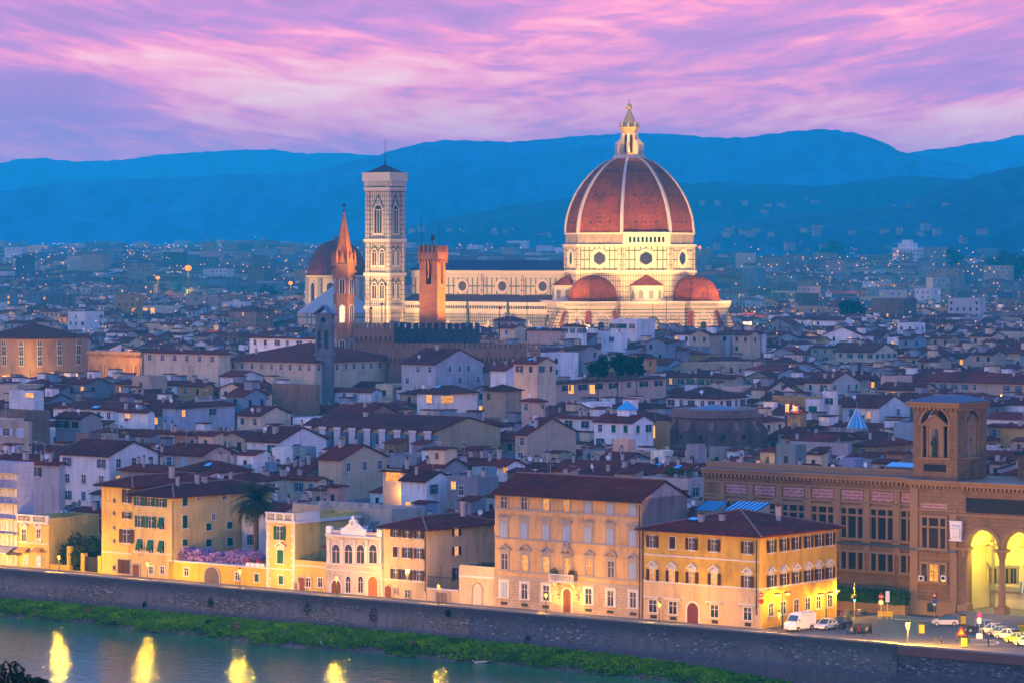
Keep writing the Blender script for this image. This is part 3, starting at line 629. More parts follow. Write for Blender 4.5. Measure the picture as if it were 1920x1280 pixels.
for i in range(12):
    for s_ in (-1, 1):
        xx = -r + 2 * r * (i + .5) / 12
        b.box(xx - .28, xx + .28, s_ * (r + .2) - .7, s_ * (r + .2) + .7, 80.2, 82.3); b.box(s_ * (r + .2) - .7, s_ * (r + .2) + .7, xx - .28, xx + .28, 80.2, 82.3)
R1 = r + 1.05; b.box(-R1, R1, -R1, R1, 82.3, 83.4); b.box(-R1 + .1, R1 - .1, -R1 + .1, R1 - .1, 83.4, 85.2); b.box(-R1 - .1, R1 + .1, -R1 - .1, R1 + .1, 85.2, 85.7)
b.box(-h_ - .8, h_ + .8, -h_ - .8, h_ + .8, 81, 82.3); new('crown_gallery', b.mesh('crown_gallery', [MARW]), camp)
b = MB(); b.loft([[(-5.8, -5.8, 85.7), (5.8, -5.8, 85.7), (5.8, 5.8, 85.7), (-5.8, 5.8, 85.7)], [(-.3, -.3, 88.9), (.3, -.3, 88.9), (.3, .3, 88.9), (-.3, .3, 88.9)]], 0); b.tube((0, 0, 88.5), (0, 0, 91), .35, .2); b.tube((0, 0, 91), (0, 0, 100), .13, .06); new('roof', b.mesh('roof', [simple('dark_tiles', (.03, .025, .035))]), camp)
def bifora(M, z0, z1, hw, nl, gable):
    b = MB(); sp = z1 - hw
    b.ringarch(0, sp, hw, hw + .45, -.35, .1, 0, 8); b.box(-hw - .45, -hw, -.35, .1, z0, sp); b.box(hw, hw + .45, -.35, .1, z0, sp); b.box(-hw - .7, hw + .7, -.5, .1, z0 - .7, z0)
    if gable:
        g_ = gable; b.prof_y([(-hw - 1, sp + hw * .6), (-hw - .6, sp + hw * .4), (0, sp + hw + g_ - .6), (0, sp + hw + g_)], -.3, .05, 1); b.prof_y([(0, sp + hw + g_), (0, sp + hw + g_ - .6), (hw + .6, sp + hw * .4), (hw + 1, sp + hw * .6)], -.3, .05, 1)
    for i in range(1, nl): xx = -hw + 2 * hw * i / nl; b.box(xx - .11, xx + .11, -.22, .05, z0, sp)
    b.box(-hw, hw, -.2, .05, sp - .2, sp + .1); b.xform(M); wn_ = new('window', b.mesh('window', [MARW, GREENM]), cshaft)
    b = MB(); b.archpane(-hw, hw, z0, sp, -.04); b.xform(M); new('opening', b.mesh('opening', [BLACK]), wn_)
for rot in (0, 90):
    Mz = Matrix.Rotation(R(rot), 4, 'Z') @ Matrix.Translation((0, -h_, 0))
    for zz in (33.5, 47): 
        for xx in (-1.85, 1.85): bifora(Mz @ Matrix.Translation((xx, 0, 0)), zz + 1, zz + 7.3, 1.0, 2, 2.0)
    bifora(Mz, 61, 72.4, 1.8, 3, 4.6)
    for zz in (16, 23):
        for xx in (-2.7, -.9, .9, 2.7):
            b = MB(); b.archpane(xx - .6, xx + .6, zz, zz + 3.4, -.05); b.xform(Mz); new('niche', b.mesh('niche', [simple('niche_marble', (.22, .18, .14))]), cshaft)

# ------------------------------------------------------------------ brick tower, spire, far dome, chapel bell gable, battlements
BRICK = bricky('brick_masonry', (.36, .17, .075), (.28, .13, .06), (.20, .12, .07), .9, .38, .05, .5, .3)
BROWN = bricky('brown_masonry', (.36, .19, .11), (.29, .15, .09), (.19, .11, .07), .9, .4, .05, .5, .3)
def crenels(b, x0, x1, y0, y1, z0, z1, n, gap=.45):
    for i in range(n):
        a = x0 + (x1 - x0) * i / (n - gap); b.box(a, a + (x1 - x0) * (1 - gap) / (n - gap), y0, y1, z0, z1)
p = P(812, 470, 1000); barg = thing('battlemented_tower', 'orange floodlit brick tower with swallowtail battlements in front of the nave', 'tower', (p.x, p.y, 0), R(-26.5))
s_ = 3.05; b = MB(); zt = 51.3
for (ax0, ax1) in ((-.8, 1.0),):
    b.arch(-s_, s_, 26, zt, ax0, ax1, 50.0, -s_, -s_ + .9, 0, 8, 43.9)
    st_ = len(b.v); b.arch(-s_ + .9, s_ - .9, 26, zt, -.75, .75, 50.0, -s_, -s_ + .9, 0, 8, 43.9); b.xform(Matrix.Rotation(R(90), 4, 'Z'), st_)
    b.box(-s_, -s_ + .9, -s_ + .9, s_, 26, zt); b.box(-s_ + .9, s_ - .9, s_ - .9, s_, 26, zt); b.box(-s_, s_, -s_, s_, 0, 26)
bs = new('shaft', b.mesh('shaft', [BRICK]), barg)
b = MB(); r = s_ + .3
for i in range(7):
    xx = -r + 2 * r * (i + .5) / 7
    for q in (-1, 1): b.prof_y([(xx - .2, 50.3), (xx + .2, 50.3), (xx + .2, 51.4), (xx - .2, 51.4)], q * r - .3 - q * .25, q * r + .3 - q * .25); b.box(q * r - .3 - q * .25, q * r + .3 - q * .25, xx - .2, xx + .2, 50.3, 51.4)
b.box(-r, r, -r, r, 51.4, 53.4)
for q in (-1, 1): crenels(b, -r, r, q * (r - .3) - .3, q * (r - .3) + .3, 53.4, 55.5, 5); crenels(b, -r + .7, r - .7, 0, 0, 0, 0, 1)
for q in (-1, 1):
    for i in range(4): a = -r + .9 + (2 * r - 1.8) * i / 3.4; b.box(q * (r - .3) - .3, q * (r - .3) + .3, a, a + .95, 53.4, 55.5)
new('battlements', b.mesh('battlements', [BRICK]), barg)
b = MB(); b.tube((-2.6, -2.6, 55), (-2.6, -2.6, 64.0), .09); b.tube((-.2, 0, 53), (-.2, 0, 57), .12); b.tube((2.2, 0, 53), (2.2, 0, 61.5), .06); b.box(-.7, .5, -.1, .1, 57, 58.6); new('mast', b.mesh('mast', [METAL]), barg)
b = MB(); b.lathe([(.7, 46.0), (.6, 46.4), (.45, 47.1), (.25, 47.5)], 10); new('bell', b.mesh('bell', [METAL]), barg)

p = P(645, 470, 1010); badia = thing('church_spire', 'slender hexagonal brick bell tower with orange floodlit pointed spire', 'spire', (p.x, p.y, 0), R(-8))
b = MB(); hx = lambda r, k: (r * math.cos(R(60 * k)), r * math.sin(R(60 * k)))
b.prism([hx(3.25, k) for k in range(6)], 0, 46, 0); bsf = new('shaft', b.mesh('shaft', [BROWN]), badia)
b = MB()
for z, r, hh in ((30.5, 3.5, .35), (40, 3.5, .35), (45.8, 3.6, .35), (47.6, 3.85, .35), (47.75, 3.4, 1.75), (49.6, 4.0, .35)): b = MB(); b.prism([hx(r, k) for k in range(6)], z - hh, z + hh); new('string_course', b.mesh('string_course', [BROWN]), bsf)
for k in range(3, 6):
    a = R(60 * k + 30); M = Matrix.Rotation(a + R(90), 4, 'Z') @ Matrix.Translation((0, -2.82, 0))
    for z0, hh in ((32.3, 4.4), (41, 3.6), (23, 3.2)):
        b = MB(); b.box(-.95, -.72, -.16, .05, z0, z0 + hh); b.box(.72, .95, -.16, .05, z0, z0 + hh); b.ringarch(0, z0 + hh, .72, .98, -.16, .05, 0, 6); b.box(-.07, .07, -.12, .05, z0, z0 + hh + .4); b.xform(M); wn_ = new('window', b.mesh('window', [FRAMEW]), bsf)
        b = MB(); b.archpane(-.72, .72, z0, z0 + hh, -.04); b.xform(M); new('opening', b.mesh('opening', [LITW if z0 == 32.3 and k == 4 else BLACK]), wn_)
b = MB(); b.loft([[(*hx(3.1, k), 49.9) for k in range(6)], [(*hx(.12, k), 65.6) for k in range(6)]], 0)
for k in range(6):
    b.tube((*hx(3.1, k), 49.9), (*hx(.12, k), 65.6), .16, .1, 4, 0); b.lathe([(.45, 49.9), (.45, 52.2), (.1, 54.2)], 4, 0, *hx(3.3, k))
    a = R(60 * k + 30); st_ = len(b.v); b.prof_y([(-1.3, 49.9), (1.3, 49.9), (0, 53.5)], -3.0, -2.2); b.xform(Matrix.Rotation(a + R(90), 4, 'Z'), st_)
SPIRE = simple('spire_brick', (.42, .16, .05), .8, .3, .8); sp_ = new('spire', b.mesh('spire', [SPIRE]), badia)
b = MB(); b.ball((0, 0, 66.2), .35); b.tube((0, 0, 66.4), (0, 0, 68.6), .08); b.box(-.5, .5, -.05, .05, 67.4, 68.0); new('weather_vane', b.mesh('weather_vane', [METAL]), badia)

p = P(632, 470, 1670); slz = thing('domed_chapel', 'dark red domed chapel with yellow lit drum behind the brick spire', 'chapel', (p.x, p.y, 0), R(-10))
b = MB(); b.lathe([(15.0, 8), (15.0, 40.2), (15.9, 40.6), (15.9, 41.6), (14.8, 41.8)], 8, 0, a0=R(22.5)); dr = new('drum', b.mesh('drum', [simple('yellow_plaster', (.58, .42, .20))]), slz)
b = MB(); b.lathe([(14.8 * math.cos(q) + .3, 41.8 + 17.5 * math.sin(q)) for q in [i * 1.5 / 10 for i in range(11)]], 16, 0); new('dome', b.mesh('dome', [tiles('chapel_tiles', cols=((.12, .035, .03), (.10, .03, .028), (.14, .045, .035)), pitch=.9)], True), slz)
b = MB(); b.lathe([(2.2, 59), (2.2, 60.6), (.3, 61.4)], 8); new('lantern', b.mesh('lantern', [LEAD]), slz)
for k in range(4, 8):
    a = R(45 * k); M = Matrix.Rotation(a + R(90), 4, 'Z') @ Matrix.Translation((0, -13.86, 0)); b = MB()
    b.box(-3.0, -2.0, -.6, .1, 28, 36); b.box(2.0, 3.0, -.6, .1, 28, 36); b.ringarch(0, 36, 2.0, 3.0, -.6, .1); b.xform(M); wn_ = new('window', b.mesh('window', [MARW]), dr)
    b = MB(); b.archpane(-2, 2, 28, 36, -.06); b.xform(M); new('pane', b.mesh('pane', [GLASS]), wn_)
b = MB()
for k in range(8): a = R(22.5 + 45 * k); b.box(15 * math.cos(a) - 1, 15 * math.cos(a) + 1, 15 * math.sin(a) - 1, 15 * math.sin(a) + 1, 20, 40.2)
new('corner_pier', b.mesh('corner_pier', [simple('grey_stone', (.25, .24, .22))]), dr)
p = P(632, 470, 1450); bap = thing('baptistery', 'white pyramid roofed baptistery half hidden behind the brick spire', 'church', (p.x, p.y, 0), R(-31.2))
b = MB(); b.lathe([(17.5, 0), (17.5, 27)], 8, 0, a0=R(22.5)); new('wall', b.mesh('wall', [MARB]), bap)
b = MB(); b.lathe([(18, 27), (1.2, 39)], 8, 0, a0=R(22.5)); b.lathe([(1.2, 39), (1.2, 41.5), (.1, 43.5)], 8, 0, a0=R(22.5)); new('roof', b.mesh('roof', [simple('marble_roof', (.30, .28, .26), .8)]), bap)

def stone_gable_tower():
    p = P(609, 470, 935); g_ = thing('bell_gable', 'grey stone bell gable with arched openings above a church roof', 'bell tower', (p.x, p.y, 0), R(-20))
    ST = bricky('grey_masonry', (.20, .20, .20), (.16, .16, .17), (.11, .11, .12), .9, .4, .05)
    b = MB(); w_ = 2.4
    b.arch(-w_, 0, 24, 32.6, -1.75, -.35, 31.0, -1.2, 1.2, 0, 6, 26.5); b.arch(0, w_, 24, 32.6, .35, 1.75, 31.0, -1.2, 1.2, 0, 6, 26.5); b.arch(-w_, w_, 32.6, 36.5, -.75, .75, 34.6, -1.2, 1.2, 0, 8, 33.8); b.box(-w_, w_, -1.2, 1.2, 0, 24)
    new('gable_wall', b.mesh('gable_wall', [ST]), g_)
    b = MB(); b.prof_y([(-3.1, 36.2), (-2.9, 35.9), (0, 38.1), (2.9, 35.9), (3.1, 36.2), (0, 38.7)], -1.6, 1.6); new('roof', b.mesh('roof', [LEAD]), g_)
    b = MB(); b.box(-w_ - .4, w_ + .4, -1.5, 1.5, 24.6, 25.2); b.box(-w_ - .3, w_ + .3, -1.4, 1.4, 32.4, 32.8); new('cornice', b.mesh('cornice', [ST]), g_)
    b = MB(); b.lathe([(.55, 33.9), (.45, 34.3), (.25, 34.9)], 8); new('bell', b.mesh('bell', [METAL]), g_)
stone_gable_tower()
def battlement(name, label, px0, px1, ytop, yb, D, mt, n, corb=True, dep=3.0, rz=None):
    p0, p1 = P(px0, ytop, D), P(px1, ytop, D); w_ = p1.x - p0.x; zt = p0.z; zb = 0
    th = thing(name, label, 'wall', ((p0.x + p1.x) / 2, D, 0), R(-4) if rz is None else rz)
    b = MB(); b.box(-w_ / 2, w_ / 2, 0, dep, zb, zt - 1.7); new('wall_face', b.mesh('wall_face', [mt]), th)
    b = MB(); crenels(b, -w_ / 2, w_ / 2, -.02, .7, zt - 1.7, zt, n); crenels(b, -w_ / 2, w_ / 2, dep - .7, dep, zt - 1.7, zt, n); new('battlements', b.mesh('battlements', [mt]), th)
    if corb:
        b = MB(); k = int(w_ / 1.3)
        for i in range(k):
            a = -w_ / 2 + w_ * i / k; b.arch(a, a + w_ / k, zt - 5.2, zt - 3.2, a + .3, a + w_ / k - .3, zt - 4.3, -.7, -.002, 0, 5)
        b.box(-w_ / 2, w_ / 2, -.72, -.002, zt - 3.2, zt - 1.9); new('corbel_table', b.mesh('corbel_table', [mt]), th)
    return th
DKST = bricky('dark_green_masonry', (.055, .075, .08), (.045, .06, .07), (.03, .04, .05), 1.2, .5, .05)
battlement('battlemented_wall', 'dark blue green crenellated wall under the orange brick tower', 736, 898, 606, 640, 985, DKST, 13, False)
battlement('battlemented_wall', 'brown crenellated wall with arched corbels between spire and dark wall', 664, 737, 606, 655, 975, BROWN, 9)
battlement('battlemented_wall', 'long low brown crenellated palace wall below the dark green battlements', 728, 1012, 644, 680, 952, BROWN, 30, True, 8, R(-2))
# ------------------------------------------------------------------ windows and doors shared by the buildings
CACHE = {}
def cached(key, fn):
    if key not in CACHE: CACHE[key] = fn()
    return CACHE[key]
def r2(x): return round(x * 20) / 20
def window(root, x, y, z0, w, h, rz=0.0, sh=None, shc='green', lit=None, top='plain', frame=FRAME, fw=.22, arch=False, bars=True, sill=True):
    """a window on the wall through (x,y), bottom z0: surround mesh with pane and shutters as its children"""
    w, h = r2(w), r2(h); lit_m = {None: GLASS, 1: LIT, 2: LITW}[lit]
    def mk_frame():
        b = MB(); sp = h - w / 2 if arch else h
        b.box(-w / 2 - fw, -w / 2, -.10, .02, -.02, sp); b.box(w / 2, w / 2 + fw, -.10, .02, -.02, sp)
        if arch: b.ringarch(0, sp, w / 2, w / 2 + fw, -.12, .02)
        else: b.box(-w / 2 - fw, w / 2 + fw, -.12, .02, h, h + fw)
        if sill: b.box(-w / 2 - fw - .1, w / 2 + fw + .1, -.22, .02, -.20, -.02)
        if bars:
            b.box(-.045, .045, -.06, .0, 0, sp, 1); b.box(-w / 2, w / 2, -.058, .0, h * .62, h * .62 + .07, 1)
        H = h + fw
        if top == 'cornice': b.box(-w / 2 - fw, w / 2 + fw, -.10, .02, H, H + .35); b.box(-w / 2 - fw - .25, w / 2 + fw + .25, -.38, .02, H + .35, H + .58)
        if top in ('tri', 'arc'):
            hw = w / 2 + fw + .32; zz = H + (.30 if top == 'tri' else .28)
            b.box(-w / 2 - fw, w / 2 + fw, -.10, .02, H, zz); b.box(-hw, hw, -.34, .02, zz, zz + .14)
            if top == 'tri':
                b.prof_y([(-hw, zz + .142), (-hw + .45, zz + .142), (0, zz + .62), (hw - .45, zz + .142), (hw, zz + .142), (0, zz + .88)], -.36, .02)
                b.prof_y([(-hw + .5, zz + .145), (hw - .5, zz + .145), (0, zz + .58)], -.12, .02)
            else:
                b.ringarch(0, zz - .18, hw - .22, hw + .02, -.36, .02, 0, 8, .32, math.pi - .32)
        if top == 'hood': b.box(-w / 2 - fw - .5, w / 2 + fw + .5, -.55, .02, H + .15, H + .34); b.prof_x([(-.5, H + .15), (.02, H + .15), (.02, H - .3)], -w / 2 - fw - .4, -w / 2 - fw - .2); b.prof_x([(-.5, H + .15), (.02, H + .15), (.02, H - .3)], w / 2 + fw + .2, w / 2 + fw + .4)
        return b.mesh('window', [frame, FRAMEW])
    wo_ = new('window', cached(('f', w, h, top, frame.name, fw, arch, bars, sill), mk_frame), root, (x, y, z0), rz)
    def mk_pane():
        b = MB()
        if arch: b.archpane(-w / 2, w / 2, 0, h - w / 2, -.02)
        else: b.poly([(-w / 2, -.02, 0), (w / 2, -.02, 0), (w / 2, -.02, h), (-w / 2, -.02, h)])
        return b.mesh('pane', [lit_m])
    new('pane', cached(('p', w, h, lit, arch), mk_pane), wo_)
    if sh in ('open', 'closed', 'awning'):
        for s_ in (-1, 1):
            def mk_sh():
                b = MB(); wd = w / 2
                if sh == 'open': xa, xb = (w / 2 + .06, w / 2 + .06 + wd) if s_ > 0 else (-w / 2 - .06 - wd, -w / 2 - .06)
                else: xa, xb = (0.015, wd) if s_ > 0 else (-wd, -.015)
                y0_ = -.19 if sh == 'open' else -.15
                if sh == 'awning': b.loft([[(xa, -.16, h), (xb, -.16, h), (xb, -.11, h), (xa, -.11, h)], [(xa, -.75, h * .15), (xb, -.75, h * .15), (xb, -.70, h * .15), (xa, -.70, h * .15)]], 0)
                else:
                    b.box(xa, xb, y0_, y0_ + .05, 0, h)
                    for i in range(int(h / .16)): b.box(xa + .07, xb - .07, y0_ - .03, y0_, .05 + i * .16, .05 + i * .16 + .08)
                return b.mesh('shutter', [SHUT[shc]])
            new('shutter', cached(('s', w, h, sh, shc, s_), mk_sh), wo_)
    return wo_
def door(root, x, y, z0, w, h, rz=0.0, m=WOOD, arch=True, frame=FRAME, grille=False):
    w, h = r2(w), r2(h)
    def mk():
        b = MB(); sp = h - w / 2 if arch else h; fw = .28
        b.box(-w / 2 - fw, -w / 2, -.14, .02, 0, sp); b.box(w / 2, w / 2 + fw, -.14, .02, 0, sp)
        if arch: b.ringarch(0, sp, w / 2, w / 2 + fw, -.14, .02)
        else: b.box(-w / 2 - fw, w / 2 + fw, -.14, .02, h, h + fw)
        return b.mesh('doorway', [frame])
    d_ = new('doorway', cached(('d', w, h, arch, frame.name), mk), root, (x, y, z0), rz)
    def mk2():
        b = MB(); sp = h - w / 2 if arch else h
        if arch: b.archpane(-w / 2, w / 2, 0, sp, -.03)
        else: b.poly([(-w / 2, -.03, 0), (w / 2, -.03, 0), (w / 2, -.03, h), (-w / 2, -.03, h)])
        b.box(-.03, .03, -.07, -.03, 0, sp)
        for k in range(3): b.box(-w / 2 + .12, -.1, -.06, -.03, .2 + k * sp / 3, sp / 3 * (k + 1) - .08); b.box(.1, w / 2 - .12, -.06, -.03, .2 + k * sp / 3, sp / 3 * (k + 1) - .08)
        return b.mesh('door', [m])
    new('door', cached(('dd', w, h, arch, m.name), mk2), d_); return d_

# ------------------------------------------------------------------ roofs and house bodies (local frame: front = -y, right side = +x)
def roof_mesh(b, w, d, h, kindr, p, o=.6, th=.24, m=0, c=None):
    hw, hd = w / 2, d / 2; e = .03
    if kindr == 'gu':
        zr = h + hd * p + e; ze = h - o * p + e
        b.prof_x([(-hd - o, ze), (-hd - o, ze - th), (0, zr - th), (hd + o, ze - th), (hd + o, ze), (0, zr)][::-1], -hw - .3, hw + .3, m, c=c)
    elif kindr == 'gv':
        zr = h + hw * p + e; ze = h - o * p + e
        b.prof_y([(-hw - o, ze), (-hw - o, ze - th), (0, zr - th), (hw + o, ze - th), (hw + o, ze), (0, zr)], -hd - .35, hd + .3, m, c=c)
    elif kindr == 'shed':
        b.prof_x([(-hd - o, h - o * p + e), (hd + .3, h + d * p + .3 * p + e), (hd + .3, h + d * p + .3 * p + e - th), (-hd - o, h - o * p + e - th)], -hw - .3, hw + .3, m, c=c)
    elif kindr == 'hip':
        s_ = min(hw, hd); ze = h - o * p + e; zr = h + s_ * p + e; rx, ry = max(0, hw - s_), max(0, hd - s_)
        B = [(-hw - o, -hd - o), (hw + o, -hd - o), (hw + o, hd + o), (-hw - o, hd + o)]
        for i in range(4):
            q = B[(i + 1) % 4]; b.poly([(*B[i], ze - th), (*q, ze - th), (*q, ze), (*B[i], ze)], m, c)
        b.poly([(*q, ze - th) for q in B[::-1]], m, c)
        if hw >= hd:
            a_, z_ = (-rx, 0, zr), (rx, 0, zr)
            b.poly([(*B[0], ze), (*B[1], ze), z_, a_], m, c); b.poly([(*B[1], ze), (*B[2], ze), z_], m, c); b.poly([(*B[2], ze), (*B[3], ze), a_, z_], m, c); b.poly([(*B[3], ze), (*B[0], ze), a_], m, c)
        else:
            a_, z_ = (0, -ry, zr), (0, ry, zr)
            b.poly([(*B[0], ze), (*B[1], ze), a_], m, c); b.poly([(*B[1], ze), (*B[2], ze), z_, a_], m, c); b.poly([(*B[2], ze), (*B[3], ze), z_], m, c); b.poly([(*B[3], ze), (*B[0], ze), a_, z_], m, c)
    else:                                                 # flat with parapet
        b.box(-hw + .3, hw - .3, -hd + .3, hd - .3, h - .3, h - .05, m, c)
def wall_mesh(b, w, d, h, kindr, p, m=0, c=None, z0=0):
    hw, hd = w / 2, d / 2
    b.box(-hw, hw, -hd, hd, z0, h, m, c, top=False, bot=False)
    if kindr == 'gu':
        for x in (-hw, hw): q = [(x, -hd, h), (x, hd, h), (x, 0, h + hd * p)]; b.poly(q if x > 0 else q[::-1], m, c)
    elif kindr == 'gv':
        for y in (-hd, hd): q = [(-hw, y, h), (hw, y, h), (0, y, h + hw * p)]; b.poly(q if y < 0 else q[::-1], m, c)
    elif kindr == 'shed':
        b.poly([(hw, -hd, h), (hw, hd, h), (hw, hd, h + d * p)], m, c); b.poly([(-hw, hd, h), (-hw, -hd, h), (-hw, hd, h + d * p)], m, c); b.poly([(hw, hd, h), (-hw, hd, h), (-hw, hd, h + d * p), (hw, hd, h + d * p)], m, c)
    elif kindr == 'flat':
        for (x0, x1, y0, y1) in ((-hw, hw, -hd, -hd + .3), (-hw, hw, hd - .3, hd), (-hw, -hw + .3, -hd + .3, hd - .3), (hw - .3, hw, -hd + .3, hd - .3)): b.box(x0, x1, y0, y1, h, h + .75, m, c, bot=False)
def roof_z(x, y, w, d, h, kindr, p):
    hw, hd = w / 2, d / 2
    if kindr == 'gu': return h + (hd - abs(y)) * p
    if kindr == 'gv': return h + (hw - abs(x)) * p
    if kindr == 'shed': return h + (y + hd) * p
    if kindr == 'hip': return h + max(0, min(hd - abs(y), hw - abs(x))) * p
    return h
def chimney_mesh(v):
    def mk():
        b = MB(); s_ = (.38, .5, .62)[v % 3]; hh = (1.6, 1.9, 1.3)[v % 3]
        b.box(-s_, s_, -s_ * .8, s_ * .8, -1.2, hh); b.box(-s_ - .12, s_ + .12, -s_ * .8 - .12, s_ * .8 + .12, hh, hh + .15)
        if v % 3 == 0: b.prof_x([(-.4, hh + .5), (.4, hh + .5), (0, hh + .85)], -s_, s_, 1); b.box(-s_, -s_ + .12, -.3, .3, hh + .15, hh + .5); b.box(s_ - .12, s_, -.3, .3, hh + .15, hh + .5)
        elif v % 3 == 1: b.lathe([(.16, hh + .15), (.14, hh + .8), (.22, hh + .85)], 8, 1, .2); b.lathe([(.16, hh + .15), (.14, hh + .7), (.22, hh + .75)], 8, 1, -.22)
        else: b.box(-s_, s_, -s_ * .8, s_ * .8, hh + .35, hh + .5, 1); b.box(-.1, .1, -.1, .1, hh + .15, hh + .35)
        return b.mesh('chimney', [CHIM, TIL])
    return cached(('ch', v % 3), mk)
def dish_mesh():
    def mk():
        b = MB(); n = 14; b.tube((0, 0, -.8), (0, 0, .9), .04)
        rings = [[(r * math.cos(2 * math.pi * i / n), -.25 + .35 * r * r, 1.1 + r * math.sin(2 * math.pi * i / n)) for i in range(n)] for r in (.03, .25, .45)]
        b.loft([[(p[0], -.2 + (p[1] + .25) * -1 + .0, p[2]) for p in r] for r in rings], 0, True, True, False); b.tube((0, -.15, 1.1), (0, -.6, 1.0), .03)
        return b.mesh('satellite_dish', [WHITE])
    return cached('dish', mk)
def aerial_mesh():
    def mk():
        b = MB(); b.tube((0, 0, -.5), (0, 0, 3.2), .035)
        for i in range(5): b.box(-.5 + .06 * i, .5 - .06 * i, -.6 + .3 * i, -.57 + .3 * i, 3.0, 3.03)
        b.box(-.02, .02, -.6, .65, 2.96, 3.0); return b.mesh('aerial', [STEEL])
    return cached('aerial', mk)
def skylight_mesh(w, l):
    def mk():
        b = MB(); b.box(-w / 2, w / 2, -l / 2, l / 2, .02, .16); b.box(-w / 2 - .08, w / 2 + .08, -l / 2 - .08, l / 2 + .08, -.1, .10, 1); return b.mesh('skylight', [SKYL, METAL])
    return cached(('sky', r2(w), r2(l)), mk)

# simple one-mesh window for houses farther off (surround, pane and shutters as materials of one part)
def far_window(w, h, sh, shc, lit):
    w, h = r2(w), r2(h)
    def mk():
        b = MB(); b.box(-w / 2 - .12, w / 2 + .12, -.05, .0, -.10, h + .12, 1)
        if sh == 'closed': b.box(-w / 2, w / 2, -.11, -.05, 0, h, 2)
        else:
            b.box(-w / 2, w / 2, -.07, -.05, 0, h, 0); b.box(-.04, .04, -.09, -.07, 0, h, 1); b.box(-w / 2, w / 2, -.088, -.07, h * .6, h * .6 + .06, 1)
            if sh == 'open': b.box(-w - .05, -w / 2 - .05, -.13, -.08, 0, h, 2); b.box(w / 2 + .05, w + .05, -.13, -.08, 0, h, 2)
        b.box(-w / 2 - .2, w / 2 + .2, -.2, .0, -.2, -.1, 1)
        return b.mesh('window', [{None: GLASS, 1: LIT, 2: LITW}[lit], FRAMEW, SHUT[shc]])
    return cached(('fw', w, h, sh, shc, lit), mk)

# ------------------------------------------------------------------ front row along the embankment street (plane v = V0)
V0 = 397.0
class Front:
    def __init__(s, name, label, cat, px0, px1, depth, v0=V0):
        s.v0 = v0; s.u0 = on_v(px0, 1000, v0)[0]; s.u1 = on_v(px1, 1000, v0)[0]; s.w = s.u1 - s.u0; s.d = depth
        s.root = thing(name, label, cat, (*xy_of(s.u0, v0), 0), A38); RES.append((s.u0 - .3, s.u1 + .3, v0 - .3, v0 + depth + .3))
    def x(s, px): return on_v(px, 1000, s.v0)[0] - s.u0
    def z(s, px, py): return on_v(px, py, s.v0)[1]
    def sy(s, px): return on_u(px, 1000, s.u1)[0] - s.v0
    def sz(s, px, py): return on_u(px, py, s.u1)[1]
    def win(s, px, zb, zt, wpx, yo=0.0, **k):       # width given in photo pixels
        w_ = s.x(px + wpx / 2) - s.x(px - wpx / 2); return window(s.root, s.x(px), yo, zb, w_, zt - zb, **k)
    def swin(s, px, zb, zt, wpx, **k):
        w_ = s.sy(px + wpx / 2) - s.sy(px - wpx / 2); return window(s.root, s.w, s.sy(px), zb, w_, zt - zb, rz=R(90), **k)
    def walls(s, h, kindr, p, col, name='wall', m=None, z0=0, x0=0, x1=None, dep=None):
        x1 = s.w if x1 is None else x1; dep = dep or s.d; b = MB(); wall_mesh(b, x1 - x0, dep, h, kindr, p, z0=z0)
        return new(name, b.mesh(name, [m or PLA]), s.root, ((x0 + x1) / 2, dep / 2, 0), 0, col)
    def roof(s, h, kindr, p, o=.8, x0=0, x1=None, dep=None, ridge=True):
        x1 = s.w if x1 is None else x1; dep = dep or s.d; b = MB(); roof_mesh(b, x1 - x0, dep, h, kindr, p, o); o_ = new('roof', b.mesh('roof', [TIL]), s.root, ((x0 + x1) / 2, dep / 2, 0))
        if ridge:
            b = MB(); hw, hd = (x1 - x0) / 2, dep / 2
            if kindr == 'gu': b.tube((-hw - .3, 0, h + hd * p + .05), (hw + .3, 0, h + hd * p + .05), .16)
            if kindr == 'hip':
                q = min(hw, hd); zr = h + q * p + .05; ze = h - o * p + .05; rx, ry = hw - q, hd - q
                for sx_ in (-1, 1):
                    for sy_ in (-1, 1): b.tube((sx_ * (hw + o), sy_ * (hd + o), ze), (sx_ * rx, sy_ * ry, zr), .15)
                b.tube((-rx, -ry, zr), (rx, ry, zr), .16)
            new('ridge_tiles', b.mesh('ridge_tiles', [simple('ridge_clay', (.22, .12, .10), .85)]), o_)
            b = MB(); b.box(-hw - o, hw + o, -hd - o - .16, -hd - o, h - o * p - .2, h - o * p - .06); new('gutter', b.mesh('gutter', [METAL]), o_)
        return o_
    def course(s, z, t_=.28, m=FRAME, out=.12, side=False, x0=0, x1=None):
        x1 = s.w if x1 is None else x1; b = MB(); b.box(x0, x1 + (out if side else 0), -out, .02, z - t_ / 2, z + t_ / 2)
        if side: b.box(s.w - .02, s.w + out, .021, s.d, z - t_ / 2, z + t_ / 2)
        return new('string_course', b.mesh('string_course', [m]), s.root)
    def pipe(s, px, z0, z1):
        b = MB(); xx = s.x(px); b.tube((xx, -.12, z0), (xx, -.12, z1), .08); return new('drainpipe', b.mesh('drainpipe', [METAL]), s.root)
    def chim(s, x, y, z, v=0): c_ = new('chimney', chimney_mesh(v), s.root, (x, y, z)); c_.scale = (.62, .62, .72); return c_
RES = []                                             # footprints (u0,u1,v0,v1) already taken
VIS = []                                             # (x0,x1,y0,y1,D): what must stay in view

